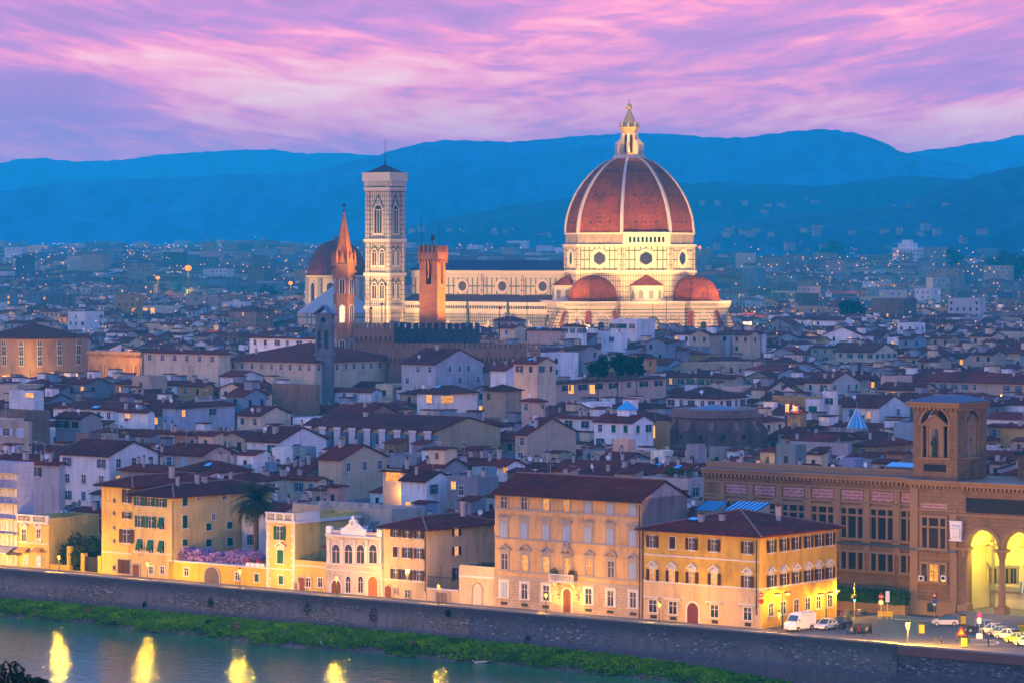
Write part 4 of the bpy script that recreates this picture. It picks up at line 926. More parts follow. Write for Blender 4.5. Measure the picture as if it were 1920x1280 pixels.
# --- orange palace
pal = Front('orange_palace', 'tall orange palace with seven window bays, pedimented first floor and stone balcony', 'palace', 928, 1203, 11.5); f = pal
HP = f.z(928, 919)
wl = f.walls(HP, 'gu', .42, (.66, .41, .18))
b = MB(); b.box(f.w - .02, f.w + .05, 0, f.d, 6, HP); b.poly([(f.w + .05, 0, HP), (f.w + .05, f.d, HP), (f.w + .05, f.d / 2, HP + f.d / 2 * .42 - .1)]); b.box(f.w, f.w + .05, .0, f.d, 6, HP); new('party_wall', b.mesh('party_wall', [PLA]), f.root, (0, 0, 0), 0, (.58, .42, .38))
f.roof(HP, 'gu', .42, .9)
RUST = bricky('rusticated_stone', (.50, .38, .26), (.44, .33, .22), (.30, .22, .15), 1.1, .42, .03, .5, .25)
zr = f.z(928, 1080)
b = MB(); b.box(-.02, f.w + .02, -.10, 0, 0, zr); new('stone_base', b.mesh('stone_base', [RUST]), f.root)
for z in (f.z(946.2, 953), f.z(946.2, 1007.8), f.z(946.2, 1069), f.z(946.2, 1080)): f.course(z, .3)
cols = [945.5, 983.3, 1024.3, 1062.5, 1103, 1144.5, 1187]
z0, z1 = f.z(945.5, 951.3), f.z(945.5, 929.5)
for i, c in enumerate(cols): f.win(c, z0, z1, 10.5, lit=1 if i in (2, 3) else None, sh=None if i < 4 else 'closed', shc='grey', fw=.3)
z0, z1 = f.z(946, 1006.5), f.z(946, 978.5)
for i, c in enumerate(cols): f.win(c, z0, z1, 11, sh='closed', shc='grey', top='cornice', fw=.3)
z0, z1 = f.z(946, 1066), f.z(946, 1037.5)
for i, c in enumerate([946.5, 985, 1024.5, 1064, 1105, 1146, 1187]): f.win(c, z0 - (.8 if i == 3 else 0), z1, 10.5, lit=1 if i in (1, 2, 3, 4) else None, sh='closed' if i == 6 else None, shc='grey', top='arc' if i % 2 else 'tri', fw=.34)
z0, z1 = f.z(946, 1118), f.z(946, 1091)
for c in (946, 984.5, 1025, 1104.5, 1146, 1188): f.win(c, z0, z1, 11, sh='closed' if c < 980 else None, shc='grey', fw=.45, frame=FRAMEW, yo=-.10)
for c in (946, 984.5, 1024, 1104, 1145, 1188):
    b = MB(); b.box(f.x(c - 6), f.x(c + 6), -.14, -.101, .5, .95); new('cellar_grating', b.mesh('cellar_grating', [METAL]), f.root)
door(f.root, f.x(1064.5), -.10, 0, 1.5, f.z(1064.5, 1103), frame=FRAMEW)
xb = f.x(1061); bz = f.z(1040, 1085)
b = MB(); b.box(xb - 2.3, xb + 2.3, -1.3, -.05, bz - .35, bz)
for i in range(13): b.lathe([(.07, bz), (.12, bz + .3), (.06, bz + .75)], 6, 0, xb - 2.1 + 4.2 * i / 12, -1.2)
b.box(xb - 2.3, xb + 2.3, -1.32, -1.08, bz + .75, bz + .95)
for s_ in (-1, 1): b.box(xb + s_ * 2.1 - .15, xb + s_ * 2.1 + .15, -1.3, -1.05, bz, bz + .98); b.prof_x([(-1.1, bz - .35), (-.05, bz - .35), (-.05, bz - 1.1)], xb + s_ * 1.7 - .15, xb + s_ * 1.7 + .15)
new('balcony', b.mesh('balcony', [FRAMEW]), f.root)
LEAF = simple('potted_leaf', (.055, .075, .03), .8, .4, 4)
for s_ in (-1, 1):
    b = MB(); rg = random.Random(s_ + 4); leafball(b, (0, 0, 1.15), .6, 110, rg, .06, .16, 1.0); b.lathe([(.25, 0), (.32, .55)], 8, 1)
    o = new('potted_plant', b.mesh('potted_plant', [LEAF, simple('clay_pot', (.3, .13, .07))]), None, (*xy_of(f.u0 + xb + s_ * 1.6, V0 - .75), bz + .005), A38); tag(o, f'bushy green pot plant on the orange palace balcony, {"east" if s_ > 0 else "west"} of its middle window', 'plant', 'plants on the palace balcony')
b = MB(); b.prof_y([(-.55, 0), (-.2, -.5), (.2, -.5), (.55, 0), (.6, .7), (.2, 1.05), (-.2, 1.05), (-.6, .7)], -.3, .02); b.ball((0, -.3, .3), .35); b.ball((-.3, -.25, .9), .22); b.ball((.3, -.25, .9), .22); new('coat_of_arms', b.mesh('coat_of_arms', [FRAME]), f.root, (f.x(1062), -.02, f.z(1062, 1027)))
f.pipe(1200, 0, HP - .8); f.chim(8.5, 6.5, HP + 1.9, 0)
VIS.append((915, 1255, 885, 1165, 480))

# --- yellow corner house
yel = Front('yellow_house', 'bright yellow corner house with dark shutters and blue glazed roof monitors beside the square', 'house', 1207, 1424.3, 20.4); f = yel
HY = f.z(1424, 1001)
f.walls(HY, 'hip', .24, (.62, .38, .065)); ro = f.roof(HY, 'hip', .24, .95)
zc = f.z(1226, 1089.5)
b = MB(); b.box(-.02, f.w - .02, -.07, 0, 0, zc); new('pale_base', b.mesh('pale_base', [PLA]), f.root, (0, 0, 0), 0, (.62, .44, .24))
f.course(f.z(1226, 1039), .22, FRAMEW, .08); f.course(zc + .05, .25, FRAMEW, .10, True)
z0, z1 = f.z(1225.5, 1025), f.z(1225.5, 1003.5)
for c in (1224, 1261.4, 1297.5, 1339.4, 1401.5): f.win(c, z0, z1, 10.5, sh='closed' if c == 1261.4 else 'open', shc='brown', frame=FRAMEW, fw=.14)
z0, z1 = f.z(1225.5, 1087.3), f.z(1225.5, 1066)
for c in (1224.6, 1260.9, 1298.4, 1339.9, 1402): f.win(c, z0, z1, 11, sh='open', shc='brown', lit=None if c > 1400 else 1, top='tri', frame=FRAMEW, fw=.14)
z0, z1 = f.z(1262.5, 1149.5), f.z(1262.5, 1127)
for c in (1225, 1262.5, 1340.6, 1402.7): f.win(c, z0, z1, 14, top='hood', frame=FRAMEW, fw=.2, yo=-.07)
for c in (1226, 1263, 1341, 1403):
    b = MB(); b.box(f.x(c - 6), f.x(c + 6), -.11, -.071, .3, .8); new('cellar_grating', b.mesh('cellar_grating', [METAL]), f.root)
door(f.root, f.x(1300), -.07, 0, 2.0, f.z(1300, 1129), frame=FRAMEW, m=simple('dark_red_door', (.12, .03, .03), .6))
z0, z1 = f.sz(1446, 1034.5), f.sz(1446, 1011.5)
for c in (1445.6, 1469.5, 1491.8, 1514.5, 1535, 1555.5): f.swin(c, z0, z1, 8.5, sh='open', shc='brown', frame=FRAMEW, fw=.12)
z0, z1 = f.sz(1446, 1099), f.sz(1446, 1077.5)
for c in (1445.6, 1469.5, 1492, 1514.5, 1535, 1555): f.swin(c, z0, z1, 8.5, sh='open', shc='brown', top='tri', frame=FRAMEW, fw=.12)
z0, z1 = f.sz(1446, 1153), f.sz(1446, 1130)
for c in (1445, 1468, 1492.5, 1514, 1534, 1555.5): f.swin(c, z0, z1, 8.5, shc='brown', frame=FRAMEW, fw=.12)
f.pipe(1419, 2, HY - .9); f.chim(10.5, 5.0, HY + 1.0, 2); f.chim(16.0, 11.5, HY + 1.6, 1); f.chim(7.5, 4.0, HY + .9, 2)
for (xa, ya, ww, ll) in ((2.0, 10.8, 3.4, 2.6), (5.9, 12.4, 5.6, 3.4)):   # glazed monitors
    b = MB(); zb_ = HY + .6; zt_ = HY + 2.2
    b.prof_x([(0, zb_), (ll, zb_), (ll, zt_ + .7), (0, zt_ - .2)], xa, xa + ww); mo = new('roof_monitor', b.mesh('roof_monitor', [PLA]), f.root, (0, ya, 0), 0, (.5, .42, .25))
    b = MB(); b.loft([[(xa - .15, -.3, zt_ - .25), (xa + ww + .15, -.3, zt_ - .25), (xa + ww + .15, ll + .2, zt_ + .85), (xa - .15, ll + .2, zt_ + .85)][::1], [(xa - .15, -.3, zt_ - .10), (xa + ww + .15, -.3, zt_ - .10), (xa + ww + .15, ll + .2, zt_ + 1.0), (xa - .15, ll + .2, zt_ + 1.0)]], 0)
    for i in range(8): xx = xa + ww * i / 7; b.loft([[(xx - .05, -.3, zt_ - .10), (xx + .05, -.3, zt_ - .10), (xx + .05, ll + .2, zt_ + 1.0), (xx - .05, ll + .2, zt_ + 1.0)], [(xx - .05, -.3, zt_ - .03), (xx + .05, -.3, zt_ - .03), (xx + .05, ll + .2, zt_ + 1.07), (xx - .05, ll + .2, zt_ + 1.07)]], 1)
    new('glass_roof', b.mesh('glass_roof', [SKYL, BLACK]), mo, (0, 0, 0))
sk = new('skylight', skylight_mesh(1.5, 1.1), f.root, (6.0, 4.3, HY + 1.15)); sk.rotation_euler = (math.atan(.24), 0, 0)
VIS.append((1200, 1580, 945, 1190, 474))

# --- cream house with brown shutters
bro = Front('shuttered_house', 'cream house with three rows of brown shutters beside the orange palace', 'house', 718.8, 798.8, 17.0); f = bro
HB = f.z(718.8, 983.5)
f.walls(HB, 'hip', .30, (.64, .48, .28)); f.roof(HB, 'hip', .30, .9)
for cs, ya, yb, shs in (((742.5, 764.3, 786.3), 990, 1005.5, ('open',) * 3), ((742, 764.3, 787), 1024, 1043, ('closed', 'open', 'open')), ((742.5, 764.3, 786.3), 1065.5, 1084, ('open',) * 3)):
    z0, z1 = f.z(742.5, yb), f.z(742.5, ya)
    for c, s_ in zip(cs, shs): f.win(c, z0, z1, 9, sh=s_, shc='brown', frame=FRAMEW, fw=.14)
f.course(f.z(742.5, 1086.5), .25, FRAMEW)
door(f.root, f.x(728.8), 0, 0, 1.3, f.z(728.8, 1097)); f.win(743, f.z(743, 1111.5), f.z(743, 1102.5), 6, fw=.12); f.win(764.3, f.z(764.3, 1119), f.z(764.3, 1106), 8, fw=.14)
for ya, yb, l_ in ((985, 1003.5, 1), (1024, 1040, 1), (1063, 1087, None)): f.swin(855, f.sz(855, yb), f.sz(855, ya), 7.5, sh='open', shc='brown', lit=l_, frame=FRAMEW, fw=.1)
f.pipe(798, 1.5, HB - .8); f.chim(9.5, 8, HB + 2.2, 1)
VIS.append((710, 900, 952, 1130, 500))

# --- white ornate little palace
wh = Front('white_arcaded_palace', 'small white ornate palace with four arched windows and carved roof crest', 'palace', 612, 717.8, 9.0); f = wh
HW_ = f.z(612, 1000.5)
f.walls(HW_, 'flat', 0, (.62, .52, .44)); b = MB(); roof_mesh(b, f.w, f.d, HW_, 'flat', 0); new('roof', b.mesh('roof', [LEAD]), f.root, (f.w / 2, f.d / 2, 0))
f.course(HW_ - .1, .4, FRAMEW, .35); f.course(f.z(612, 1055), .3, FRAMEW, .18); f.course(f.z(612, 1066), .22, FRAMEW, .14)
b = MB(); xc = f.x(663)
for s_ in (-1, 1): b.box(f.w / 2 + s_ * (f.w / 2 - .55) - .5, f.w / 2 + s_ * (f.w / 2 - .55) + .5, -.2, .5, HW_ + .1, HW_ + 1.3)
b.box(xc - 2.6, xc + 2.6, -.15, .4, HW_ + .1, HW_ + 1.15); b.prof_y([(xc - 2.2, HW_ + 1.15), (xc + 2.2, HW_ + 1.15), (xc + .8, HW_ + 2.0), (xc + .5, HW_ + 2.7), (xc - .5, HW_ + 2.7), (xc - .8, HW_ + 2.0)], -.1, .25)
b.ringarch(xc, HW_ + 2.0, .35, .75, -.35, -.1, 0, 12, 0, 6.283); b.ball((xc, -.1, HW_ + 2.95), .3); new('roof_crest', b.mesh('roof_crest', [WHITE]), f.root)
for c in (630.5, 654, 676.5, 700): f.win(c, f.z(c, 1055), f.z(c, 1020), 14, arch=True, frame=FRAMEW, fw=.28, lit=None)
for c in (617, 642.2, 665.3, 688.3, 714):
    b = MB(); x_ = f.x(c); b.box(x_ - .28, x_ + .28, -.22, 0, f.z(c, 1056), f.z(c, 1014)); b.box(x_ - .38, x_ + .38, -.3, 0, f.z(c, 1014), f.z(c, 1010.5)); new('pilaster', b.mesh('pilaster', [FRAMEW]), f.root)
for c in (653.3, 676.5): f.win(c, f.z(c, 1110), f.z(c, 1079.5), 8.5, arch=True, frame=FRAMEW, fw=.16)
door(f.root, f.x(631), 0, 0, 2.0, f.z(631, 1087), frame=FRAMEW); door(f.root, f.x(700), 0, 0, 1.9, f.z(700, 1080), frame=FRAMEW, m=simple('orange_door', (.35, .11, .03), .55))
b = MB(); b.box(f.w * .75, f.w * .75 + .3, 1, 1.3, HW_, HW_ + 1.2); b.loft([[(7.5, 1.0, HW_ + 1.0), (9.3, 1.0, HW_ + 1.2), (9.3, 1.05, HW_ + 1.2), (7.5, 1.05, HW_ + 1.0)], [(7.7, 1.8, HW_ + 2.2), (9.5, 1.8, HW_ + 2.4), (9.5, 1.85, HW_ + 2.4), (7.7, 1.85, HW_ + 2.2)]], 0); new('solar_panel', b.mesh('solar_panel', [GLASS]), f.root)
VIS.append((608, 720, 975, 1125, 505))

# --- low terrace building with pergola
lo = Front('terrace_house', 'low yellow street building with planted roof terrace and little tiled pergola', 'house', 553.5, 611.5, 10); f = lo
HL = f.z(553.5, 1057)
f.walls(HL, 'flat', 0, (.62, .45, .12)); b = MB(); roof_mesh(b, f.w, f.d, HL, 'flat', 0); new('terrace_floor', b.mesh('terrace_floor', [PAVE]), f.root, (f.w / 2, f.d / 2, 0)); f.course(HL - .1, .25, FRAMEW)
door(f.root, f.x(566.5), 0, 0, 1.4, f.z(566.5, 1082), arch=False); door(f.root, f.x(556.5), 0, 0, .8, f.z(556.5, 1093), arch=False)
for c in (578.7, 600.8): f.win(c, f.z(c, 1099), f.z(c, 1083), 8, fw=.2, frame=FRAMEW)
b = MB()
for (xx, yy) in ((3, 4), (7.4, 4), (3, 8), (7.4, 8)): b.tube((xx, yy, HL), (xx, yy, HL + 2.6), .1)
b.prof_x([(3.3, HL + 2.5), (8.6, HL + 3.3), (8.6, HL + 3.45), (3.3, HL + 2.65)], 2.5, f.w - .2, 1); new('pergola', b.mesh('pergola', [WOOD, TIL]), f.root)
# --- tower-like yellow house with balustrade
tw = Front('balustraded_house', 'narrow yellow house with stone balustrade, corner quoins and two green shuttered windows', 'house', 500, 553, 16); f = tw
HT = f.z(500, 974)
f.walls(HT, 'flat', 0, (.66, .47, .13)); b = MB(); roof_mesh(b, f.w, f.d, HT, 'flat', 0); new('roof', b.mesh('roof', [LEAD]), f.root, (f.w / 2, f.d / 2, 0)); f.course(HT - .1, .45, FRAMEW, .4, True)
b = MB()
for i in range(16): b.lathe([(.07, HT + .2), (.12, HT + .6), (.07, HT + 1.1)], 6, 0, .3 + (f.w - .6) * i / 15, -.1)
for i in (0, .33, .66, 1): xx = .25 + (f.w - .5) * i; b.box(xx - .25, xx + .25, -.3, .1, HT + .1, HT + 1.15)
b.box(-.1, f.w + .1, -.35, .15, HT + 1.1, HT + 1.35); b.box(f.w - .25, f.w + .1, .151, 6, HT + .1, HT + 1.35); new('balustrade', b.mesh('balustrade', [FRAMEW]), f.root)
b = MB()
for i in range(int(HT / .6)):
    e = .5 if i % 2 else .8; b.box(-.05, e, -.08, 0, i * .6 + .03, i * .6 + .57); b.box(f.w - e, f.w + .05, -.08, 0, i * .6 + .03, i * .6 + .57)
new('quoin_stones', b.mesh('quoin_stones', [FRAMEW]), f.root)
f.win(525, f.z(525, 1011), f.z(525, 986), 10.5, sh='open', shc='green', frame=FRAMEW); f.win(526.3, f.z(526.3, 1055), f.z(526.3, 1030.5), 11.5, sh='closed', shc='green', top='tri', frame=FRAMEW)
f.course(f.z(526, 1066), .25, FRAMEW); f.win(527.5, f.z(527.5, 1094), f.z(527.5, 1079), 8, sh='closed', shc='green', frame=FRAMEW)
VIS.append((440, 612, 958, 1115, 515))
# --- garden wall with arched gate
ga = Front('garden_wall', 'long low yellow garden wall with arched wooden gate under the wisteria', 'wall', 316.5, 499.7, 1.2); f = ga
HG = f.z(316.5, 1051)
b = MB(); b.box(0, f.w, 0, f.d, 0, HG); b.box(-.1, f.w, -.12, f.d + .1, HG, HG + .2, 1); new('wall_face', b.mesh('wall_face', [PLA, FRAMEW]), f.root, (0, 0, 0), 0, (.64, .43, .05))
door(f.root, f.x(398), 0, 0, 3.2, f.z(398, 1062), m=simple('grey_brown_gate', (.12, .09, .085), .7))
for c, s_ in ((350, None), (445.5, None), (482, 'closed')): f.win(c, f.z(c, 1078 + (c - 350) * .085), f.z(c, 1064 + (c - 350) * .085), 7.5, sh=s_, shc='green', frame=FRAMEW)
RES.append((f.u0, f.u1, V0, V0 + 14))
# --- green shuttered house: tall left part and projecting right part
gs = Front('green_shuttered_house', 'big yellow house with green shutters, hipped roof and many chimneys above the street', 'house', 248.5, 325.5, 24.0); f = gs
HS = f.z(249, 923)
f.walls(HS, 'hip', .28, (.66, .48, .18)); f.roof(HS, 'hip', .28, .9)
for ya, yb, cs, sh_, wpx in ((931, 946.5, (261.5, 282, 303.5), 'open', 9), (966, 987, (263.5, 284), 'open', 9), (966, 988, (304,), 'awning', 9.5), (1009.5, 1033, (263.5, 283.5, 304), 'awning', 9.5)):
    for c in cs: f.win(c, f.z(262, yb), f.z(262, ya), wpx, sh=sh_, shc='green', frame=FRAMEW, fw=.12)
f.course(f.z(262, 1034.5), .22, FRAMEW)
door(f.root, f.x(255.5), 0, 0, 1.5, f.z(255.5, 1058), arch=False)
for c in (283.5, 305): f.win(c, f.z(c, 1074.5), f.z(c, 1061.5), 7, frame=FRAMEW)
for c, ya, yb, sh_, wpx in ((346, 931, 947, 'closed', 11), (346, 965, 989, 'closed', 11), (346, 1010, 1022, 'closed', 11), (370.5, 929, 937, None, 5), (420, 925.5, 935, None, 8), (400, 962.5, 973, None, 7), (390.5, 980, 993, 'closed', 11.5), (430, 977, 990, 'closed', 11.5), (390.5, 1010, 1023, 'closed', 12), (430.5, 1007, 1022, 'closed', 12)):
    f.swin(c, f.sz(c, yb), f.sz(c, ya), wpx * .8, sh=sh_, shc='green', frame=FRAMEW, fw=.12)
f.pipe(325, 3, HS - .8)
for (xx, yy, v_) in ((5.5, 5, 0), (5.2, 10, 1), (5, 12, 2), (4.5, 19, 0)): f.chim(xx, yy, HS + 1.2, v_)
VIS.append((240, 455, 885, 1085, 540))
tl = Front('tall_yellow_house', 'tall narrow ochre yellow house with painted panels and brown shutters', 'house', 190.5, 248.3, 20); f = tl
HV = f.z(190.5, 904.5)
f.walls(HV, 'hip', .3, (.66, .44, .11)); f.roof(HV, 'hip', .3, 1.0)
for ya, yb in ((917.5, 941.5), (959, 971)): f.win(238.7, f.z(238.7, yb), f.z(238.7, ya), 8, sh='open', shc='brown', frame=FRAMEW, fw=.12)
f.win(238, f.z(238, 1016.5), f.z(238, 991.5), 13, sh='open', shc='brown', frame=FRAMEW, fw=.12); f.win(233, f.z(233, 1074), f.z(233, 1048), 22, sh='closed', shc='brown', fw=.2)
for py in (937, 961, 988, 1013): f.win(214.3, f.z(214.3, py + 2.5), f.z(214.3, py - 2.5), 3, fw=.08, bars=False)
f.win(214.5, f.z(214.5, 1067), f.z(214.5, 1059.5), 4.5, fw=.12, bars=False)
b = MB()
for ya, yb in ((915, 940), (955, 977)):
    xa, xb2, za, zb2 = f.x(198), f.x(207), f.z(202, yb), f.z(202, ya)
    for q in ((xa, xb2, za, za + .08), (xa, xb2, zb2 - .08, zb2), (xa, xa + .08, za + .08, zb2 - .08), (xb2 - .08, xb2, za + .08, zb2 - .08)): b.box(q[0], q[1], -.03, .01, q[2], q[3])
new('painted_panel', b.mesh('painted_panel', [simple('ochre_line', (.38, .24, .08))]), f.root); f.course(f.z(200, 1034), .2, FRAMEW, .06); f.chim(8.5, 8, HV + 1.6, 2)
VIS.append((182, 250, 880, 1075, 550))
# --- garden with gate left of it, small balustraded house, sheeted building
gd = Front('garden_wall', 'yellow garden wall with dark iron gate beneath the dark trees', 'wall', 92, 190.2, .6); f = gd
HGd = f.z(92, 1056)
b = MB(); b.box(0, f.x(126), 0, .6, 0, HGd); b.box(f.x(126), f.w, 0, .6, 0, HGd - .8); b.box(f.x(126), f.x(131), -.1, .8, 0, HGd + 3.2); b.box(f.x(152), f.x(158), -.1, .8, 0, HGd + 2.2); b.box(f.x(184), f.w, -.1, .8, 0, HGd + 2.0); new('wall_face', b.mesh('wall_face', [PLA]), f.root, (0, 0, 0), 0, (.60, .42, .05))
b = MB(); 
for i in range(26): xx = f.x(158) + (f.x(184) - f.x(158)) * i / 25; b.box(xx - .05, xx + .05, .2, .3, HGd - .8, HGd + 1.7)
b.box(f.x(158), f.x(184), .18, .32, HGd + 1.5, HGd + 1.65); new('iron_gate', b.mesh('iron_gate', [METAL]), f.root)
bl = Front('balustraded_shop', 'little yellow shop building with pedimented windows and pale balustrade beside the sheeting', 'house', 32.5, 91.5, 12); f = bl
HQ = f.z(33, 975)
f.walls(HQ, 'flat', 0, (.62, .45, .12)); b = MB(); roof_mesh(b, f.w, f.d, HQ, 'flat', 0); new('roof', b.mesh('roof', [LEAD]), f.root, (f.w / 2, f.d / 2, 0)); f.course(HQ - .1, .4, FRAMEW, .3); f.course(f.z(45, 1016), .22, FRAMEW)
b = MB()
for i in range(14): b.lathe([(.08, HQ + .1), (.13, HQ + .5), (.07, HQ + .9)], 6, 0, .5 + (f.w - 1) * i / 13, -.1)
b.box(0, f.w, -.3, .1, HQ + .9, HQ + 1.15)
for q in (.2, f.w / 2, f.w - .2): b.box(q - .3, q + .3, -.32, .12, HQ + .1, HQ + 1.2)
new('balustrade', b.mesh('balustrade', [FRAMEW]), f.root)
for c in (45.3, 72.8): f.win(c, f.z(c, 1012.5), f.z(c, 991.5), 7.5, top='tri', frame=FRAMEW)
for c in (49, 72.5): f.win(c, .3, f.z(c, 1042), 7, lit=2, frame=FRAMEW, sill=False)
b = MB(); b.prof_x([(-1.2, 2.9), (0, 3.6), (0, 3.7), (-1.2, 3.0)], f.x(66), f.x(79)); b.prof_x([(-1.2, 2.7), (0, 3.4), (0, 3.5), (-1.2, 2.8)], f.x(34), f.x(54)); new('awning', b.mesh('awning', [simple('orange_awning', (.5, .26, .08))]), f.root)
sc = Front('scaffolded_building', 'building wrapped in pale violet scaffold sheeting at the edge of the street', 'building', -60, 32, 4); f = sc
HC = f.z(20, 875)
f.walls(HC, 'flat', 0, (.45, .45, .5), m=bricky('scaffold_sheet', (.46, .44, .52), (.42, .41, .50), (.30, .29, .36), 2.4, 2.0, .04, 0.0, .25)); b = MB(); roof_mesh(b, f.w, f.d, HC, 'flat', 0); new('roof', b.mesh('roof', [LEAD]), f.root, (f.w / 2, f.d / 2, 0))
b = MB()
for i in range(7):
    xx = f.w * i / 6; b.tube((xx, -.9, 0), (xx, -.9, HC + .8), .07)
for k in range(6): b.box(0, f.w, -1.0, -.02, 3 + k * 2.6, 3.08 + k * 2.6)
b.loft([[(0, -.95, 3.4), (f.w, -.95, 3.4), (f.w, -2.6, 2.4), (0, -2.6, 2.4)], [(0, -.95, 3.5), (f.w, -.95, 3.5), (f.w, -2.6, 2.5), (0, -2.6, 2.5)]], 0); new('scaffolding', b.mesh('scaffolding', [STEEL]), f.root)
# --- gated yard between cream house and orange palace
yd = Front('yard_house', 'low cream yard building with arched white gate and roof terrace left of the orange palace', 'house', 861, 927.5, 12); f = yd
HD_ = f.z(861, 1067)
f.walls(HD_, 'flat', 0, (.62, .48, .32)); b = MB(); roof_mesh(b, f.w, f.d, HD_, 'flat', 0); new('terrace_floor', b.mesh('terrace_floor', [PAVE]), f.root, (f.w / 2, f.d / 2, 0)); f.course(f.z(861, 1078), .4, FRAMEW, .15)
door(f.root, f.x(895), 0, 0, 1.7, f.z(895, 1094), m=simple('pale_gate', (.45, .42, .40), .7))
b = MB(); rg = random.Random(3)
for i in range(9): leafball(b, (f.w * rg.uniform(.3, .95), rg.uniform(1, 3), HD_ + .9), .35, 30, rg, .06, .15)
new('terrace_plants', b.mesh('terrace_plants', [LEAF]), f.root)
gw = Front('gate_wall', 'low cream wall with slatted gate and thin railing beside the brown shuttered house', 'wall', 800, 860.5, .8); f = gw
HK = f.z(800, 1103)
b = MB(); b.box(0, f.w, 0, .8, 0, HK); b.box(-.02, f.w, -.15, .95, HK, HK + .2, 1); new('wall_face', b.mesh('wall_face', [PLA, FRAMEW]), f.root, (0, 0, 0), 0, (.6, .45, .28))
door(f.root, f.x(829.5), 0, 0, 2.2, HK - .4, arch=False, m=simple('slatted_gate', (.20, .13, .09), .7))
b = MB()
for i in range(30): xx = f.w * i / 29; b.tube((xx, .3, HK + .2), (xx, .3, HK + 1.9), .025, n=4)
b.tube((0, .3, HK + 1.9), (f.w, .3, HK + 1.9), .04); new('railing', b.mesh('railing', [METAL]), f.root)
b = MB(); b.box(.2, f.w - .2, 6, 13, 0, HK - .5); new('yard_shed', b.mesh('yard_shed', [PLA]), f.root, (0, 0, 0), 0, (.5, .4, .3))
VIS.append((798, 930, 1060, 1140, 498))
# --- big plain walls behind the front row (blank grey-beige wall and terraces)
bw_ = Front('blank_walled_building', 'long blank grey beige wall with scalloped parapet behind the white ornate palace', 'building', 548, 735, 8, V0 + 17); f = bw_
HX = f.z(640, 957)
f.walls(HX, 'flat', 0, (.47, .40, .33)); b = MB(); roof_mesh(b, f.w, f.d, HX, 'flat', 0); new('roof', b.mesh('roof', [TIL]), f.root, (f.w / 2, f.d / 2, 0))
b = MB()
for i in range(7): xx = f.w * (.3 + .66 * i / 6); b.ringarch(xx, HX + .75, .0001, .75, -.0, .3, 0, 6)
new('scalloped_parapet', b.mesh('scalloped_parapet', [PLA]), f.root, (0, .01, 0), 0, (.47, .40, .33))
new('window', far_window(1.4, .9, None, 'grey', None), f.root, (f.x(625), 0, HX - 2.2))
VIS.append((548, 735, 950, 1000, 530))
# ------------------------------------------------------------------ library on the square
SAND = bricky('sandstone', (.24, .15, .08), (.20, .125, .066), (.14, .085, .05), 1.3, .55, .025, .5, .28)
SANDP = simple('sandstone_trim', (.25, .16, .088), .85, .25, .7); PINKP = bricky('pink_frieze', (.36, .14, .17), (.28, .11, .14), (.40, .28, .25), 1.6, .5, .12, .5, .2)
LV = 428.0
lib = Front('library_building', 'monumental brown sandstone library with arched belvedere tower and yellow lit arcade portico', 'library', 1707, 1795, 12, LV); f = lib
lx = f.x; lz = f.z
ZC = lz(1707, 897)                                     # main cornice
XP = lx(1795); XE = lx(1795) + 46                       # portico stretch, runs on past the frame
XW = on_v(1320, 900, LV + 3)[0] - f.u0
RES.append((f.u0 + XW, f.u0 + XE, LV - 1, LV + 34))
# wing
b = MB(); b.box(XW, 0, 3, 16, 0, ZC - .8); wing = new('wing_wall', b.mesh('wing_wall', [SAND]), f.root)
b = MB(); b.box(XW, 0, 2.2, 16, ZC - .8, ZC - .25); b.box(XW, 0, 1.9, 16.2, ZC - .25, ZC); b.box(XW, 0, 1.9, 3.2, ZC + .003, ZC + .06, 1)
n = int(-XW / .75)
for i in range(n): xx = XW + (i + .5) * .75; b.box(xx - .17, xx + .17, 2.25, 3.0, ZC - 1.25, ZC - .8)
b.box(XW, 0, 3.6, 4.2, ZC + .06, ZC + 1.0); b.box(XW, 0, 2.8, 3, lz(1700, 958) , lz(1700, 958) + .35, 0); new('wing_cornice', b.mesh('wing_cornice', [SANDP, LEAD]), wing)
zb_ = lz(1690, 1027)
b = MB(); b.box(XW, 0, 2.75, 3, zb_ - .2, zb_ + .2, 1); b.box(XW, 0, 2.8, 3, lz(1690, 948) - .15, lz(1690, 948) + .15); b.box(XW, 0, 2.8, 3, lz(1690, 922) - .15, lz(1690, 922) + .15); b.box(XW, 0, 2.6, 3, lz(1700, 1110) - .2, lz(1700, 1110) + .2); b.box(XW, 0, 2.5, 3, 0, lz(1700, 1112)); new('trim', b.mesh('trim', [SANDP, LEAD]), wing)
dpx = lx(1694) - lx(1637)                               # bay spacing
def triple(parent, cx, y, z0, z1, zt=None, lit=None, wc=1.5, ws=.75):
    """three-light window with stone mullions; zt = transom height"""
    b = MB(); hw = wc / 2 + ws + .5
    for xx in (-hw - .1, -wc / 2 - .12, wc / 2 + .12, hw + .1): b.box(cx + xx - .17, cx + xx + .17, y - .25, y + .02, z0, z1)
    b.box(cx - hw - .3, cx + hw + .3, y - .3, y + .02, z1, z1 + .4); b.box(cx - hw - .5, cx + hw + .5, y - .5, y + .02, z0 - .35, z0)
    if zt: b.box(cx - hw, cx + hw, y - .22, y + .02, zt - .15, zt + .15)
    w_ = new('window', b.mesh('window', [SANDP]), parent)
    b = MB()
    for k, (xa, xb) in enumerate(((cx - hw + .1, cx - wc / 2 - .3), (cx - wc / 2 + .1, cx + wc / 2 - .1), (cx + wc / 2 + .3, cx + hw - .1))):
        b.box(xa, xb, y - .06, y - .02, z0, z1, 1 if lit and k == 1 else 0)
        b.box((xa + xb) / 2 - .04, (xa + xb) / 2 + .04, y - .1, y - .06, z0, z1, 2); b.box(xa, xb, y - .098, y - .06, z0 + (z1 - z0) * .55, z0 + (z1 - z0) * .55 + .07, 2)
    new('pane', b.mesh('pane', [GLASS, LIT, METAL]), w_); return w_
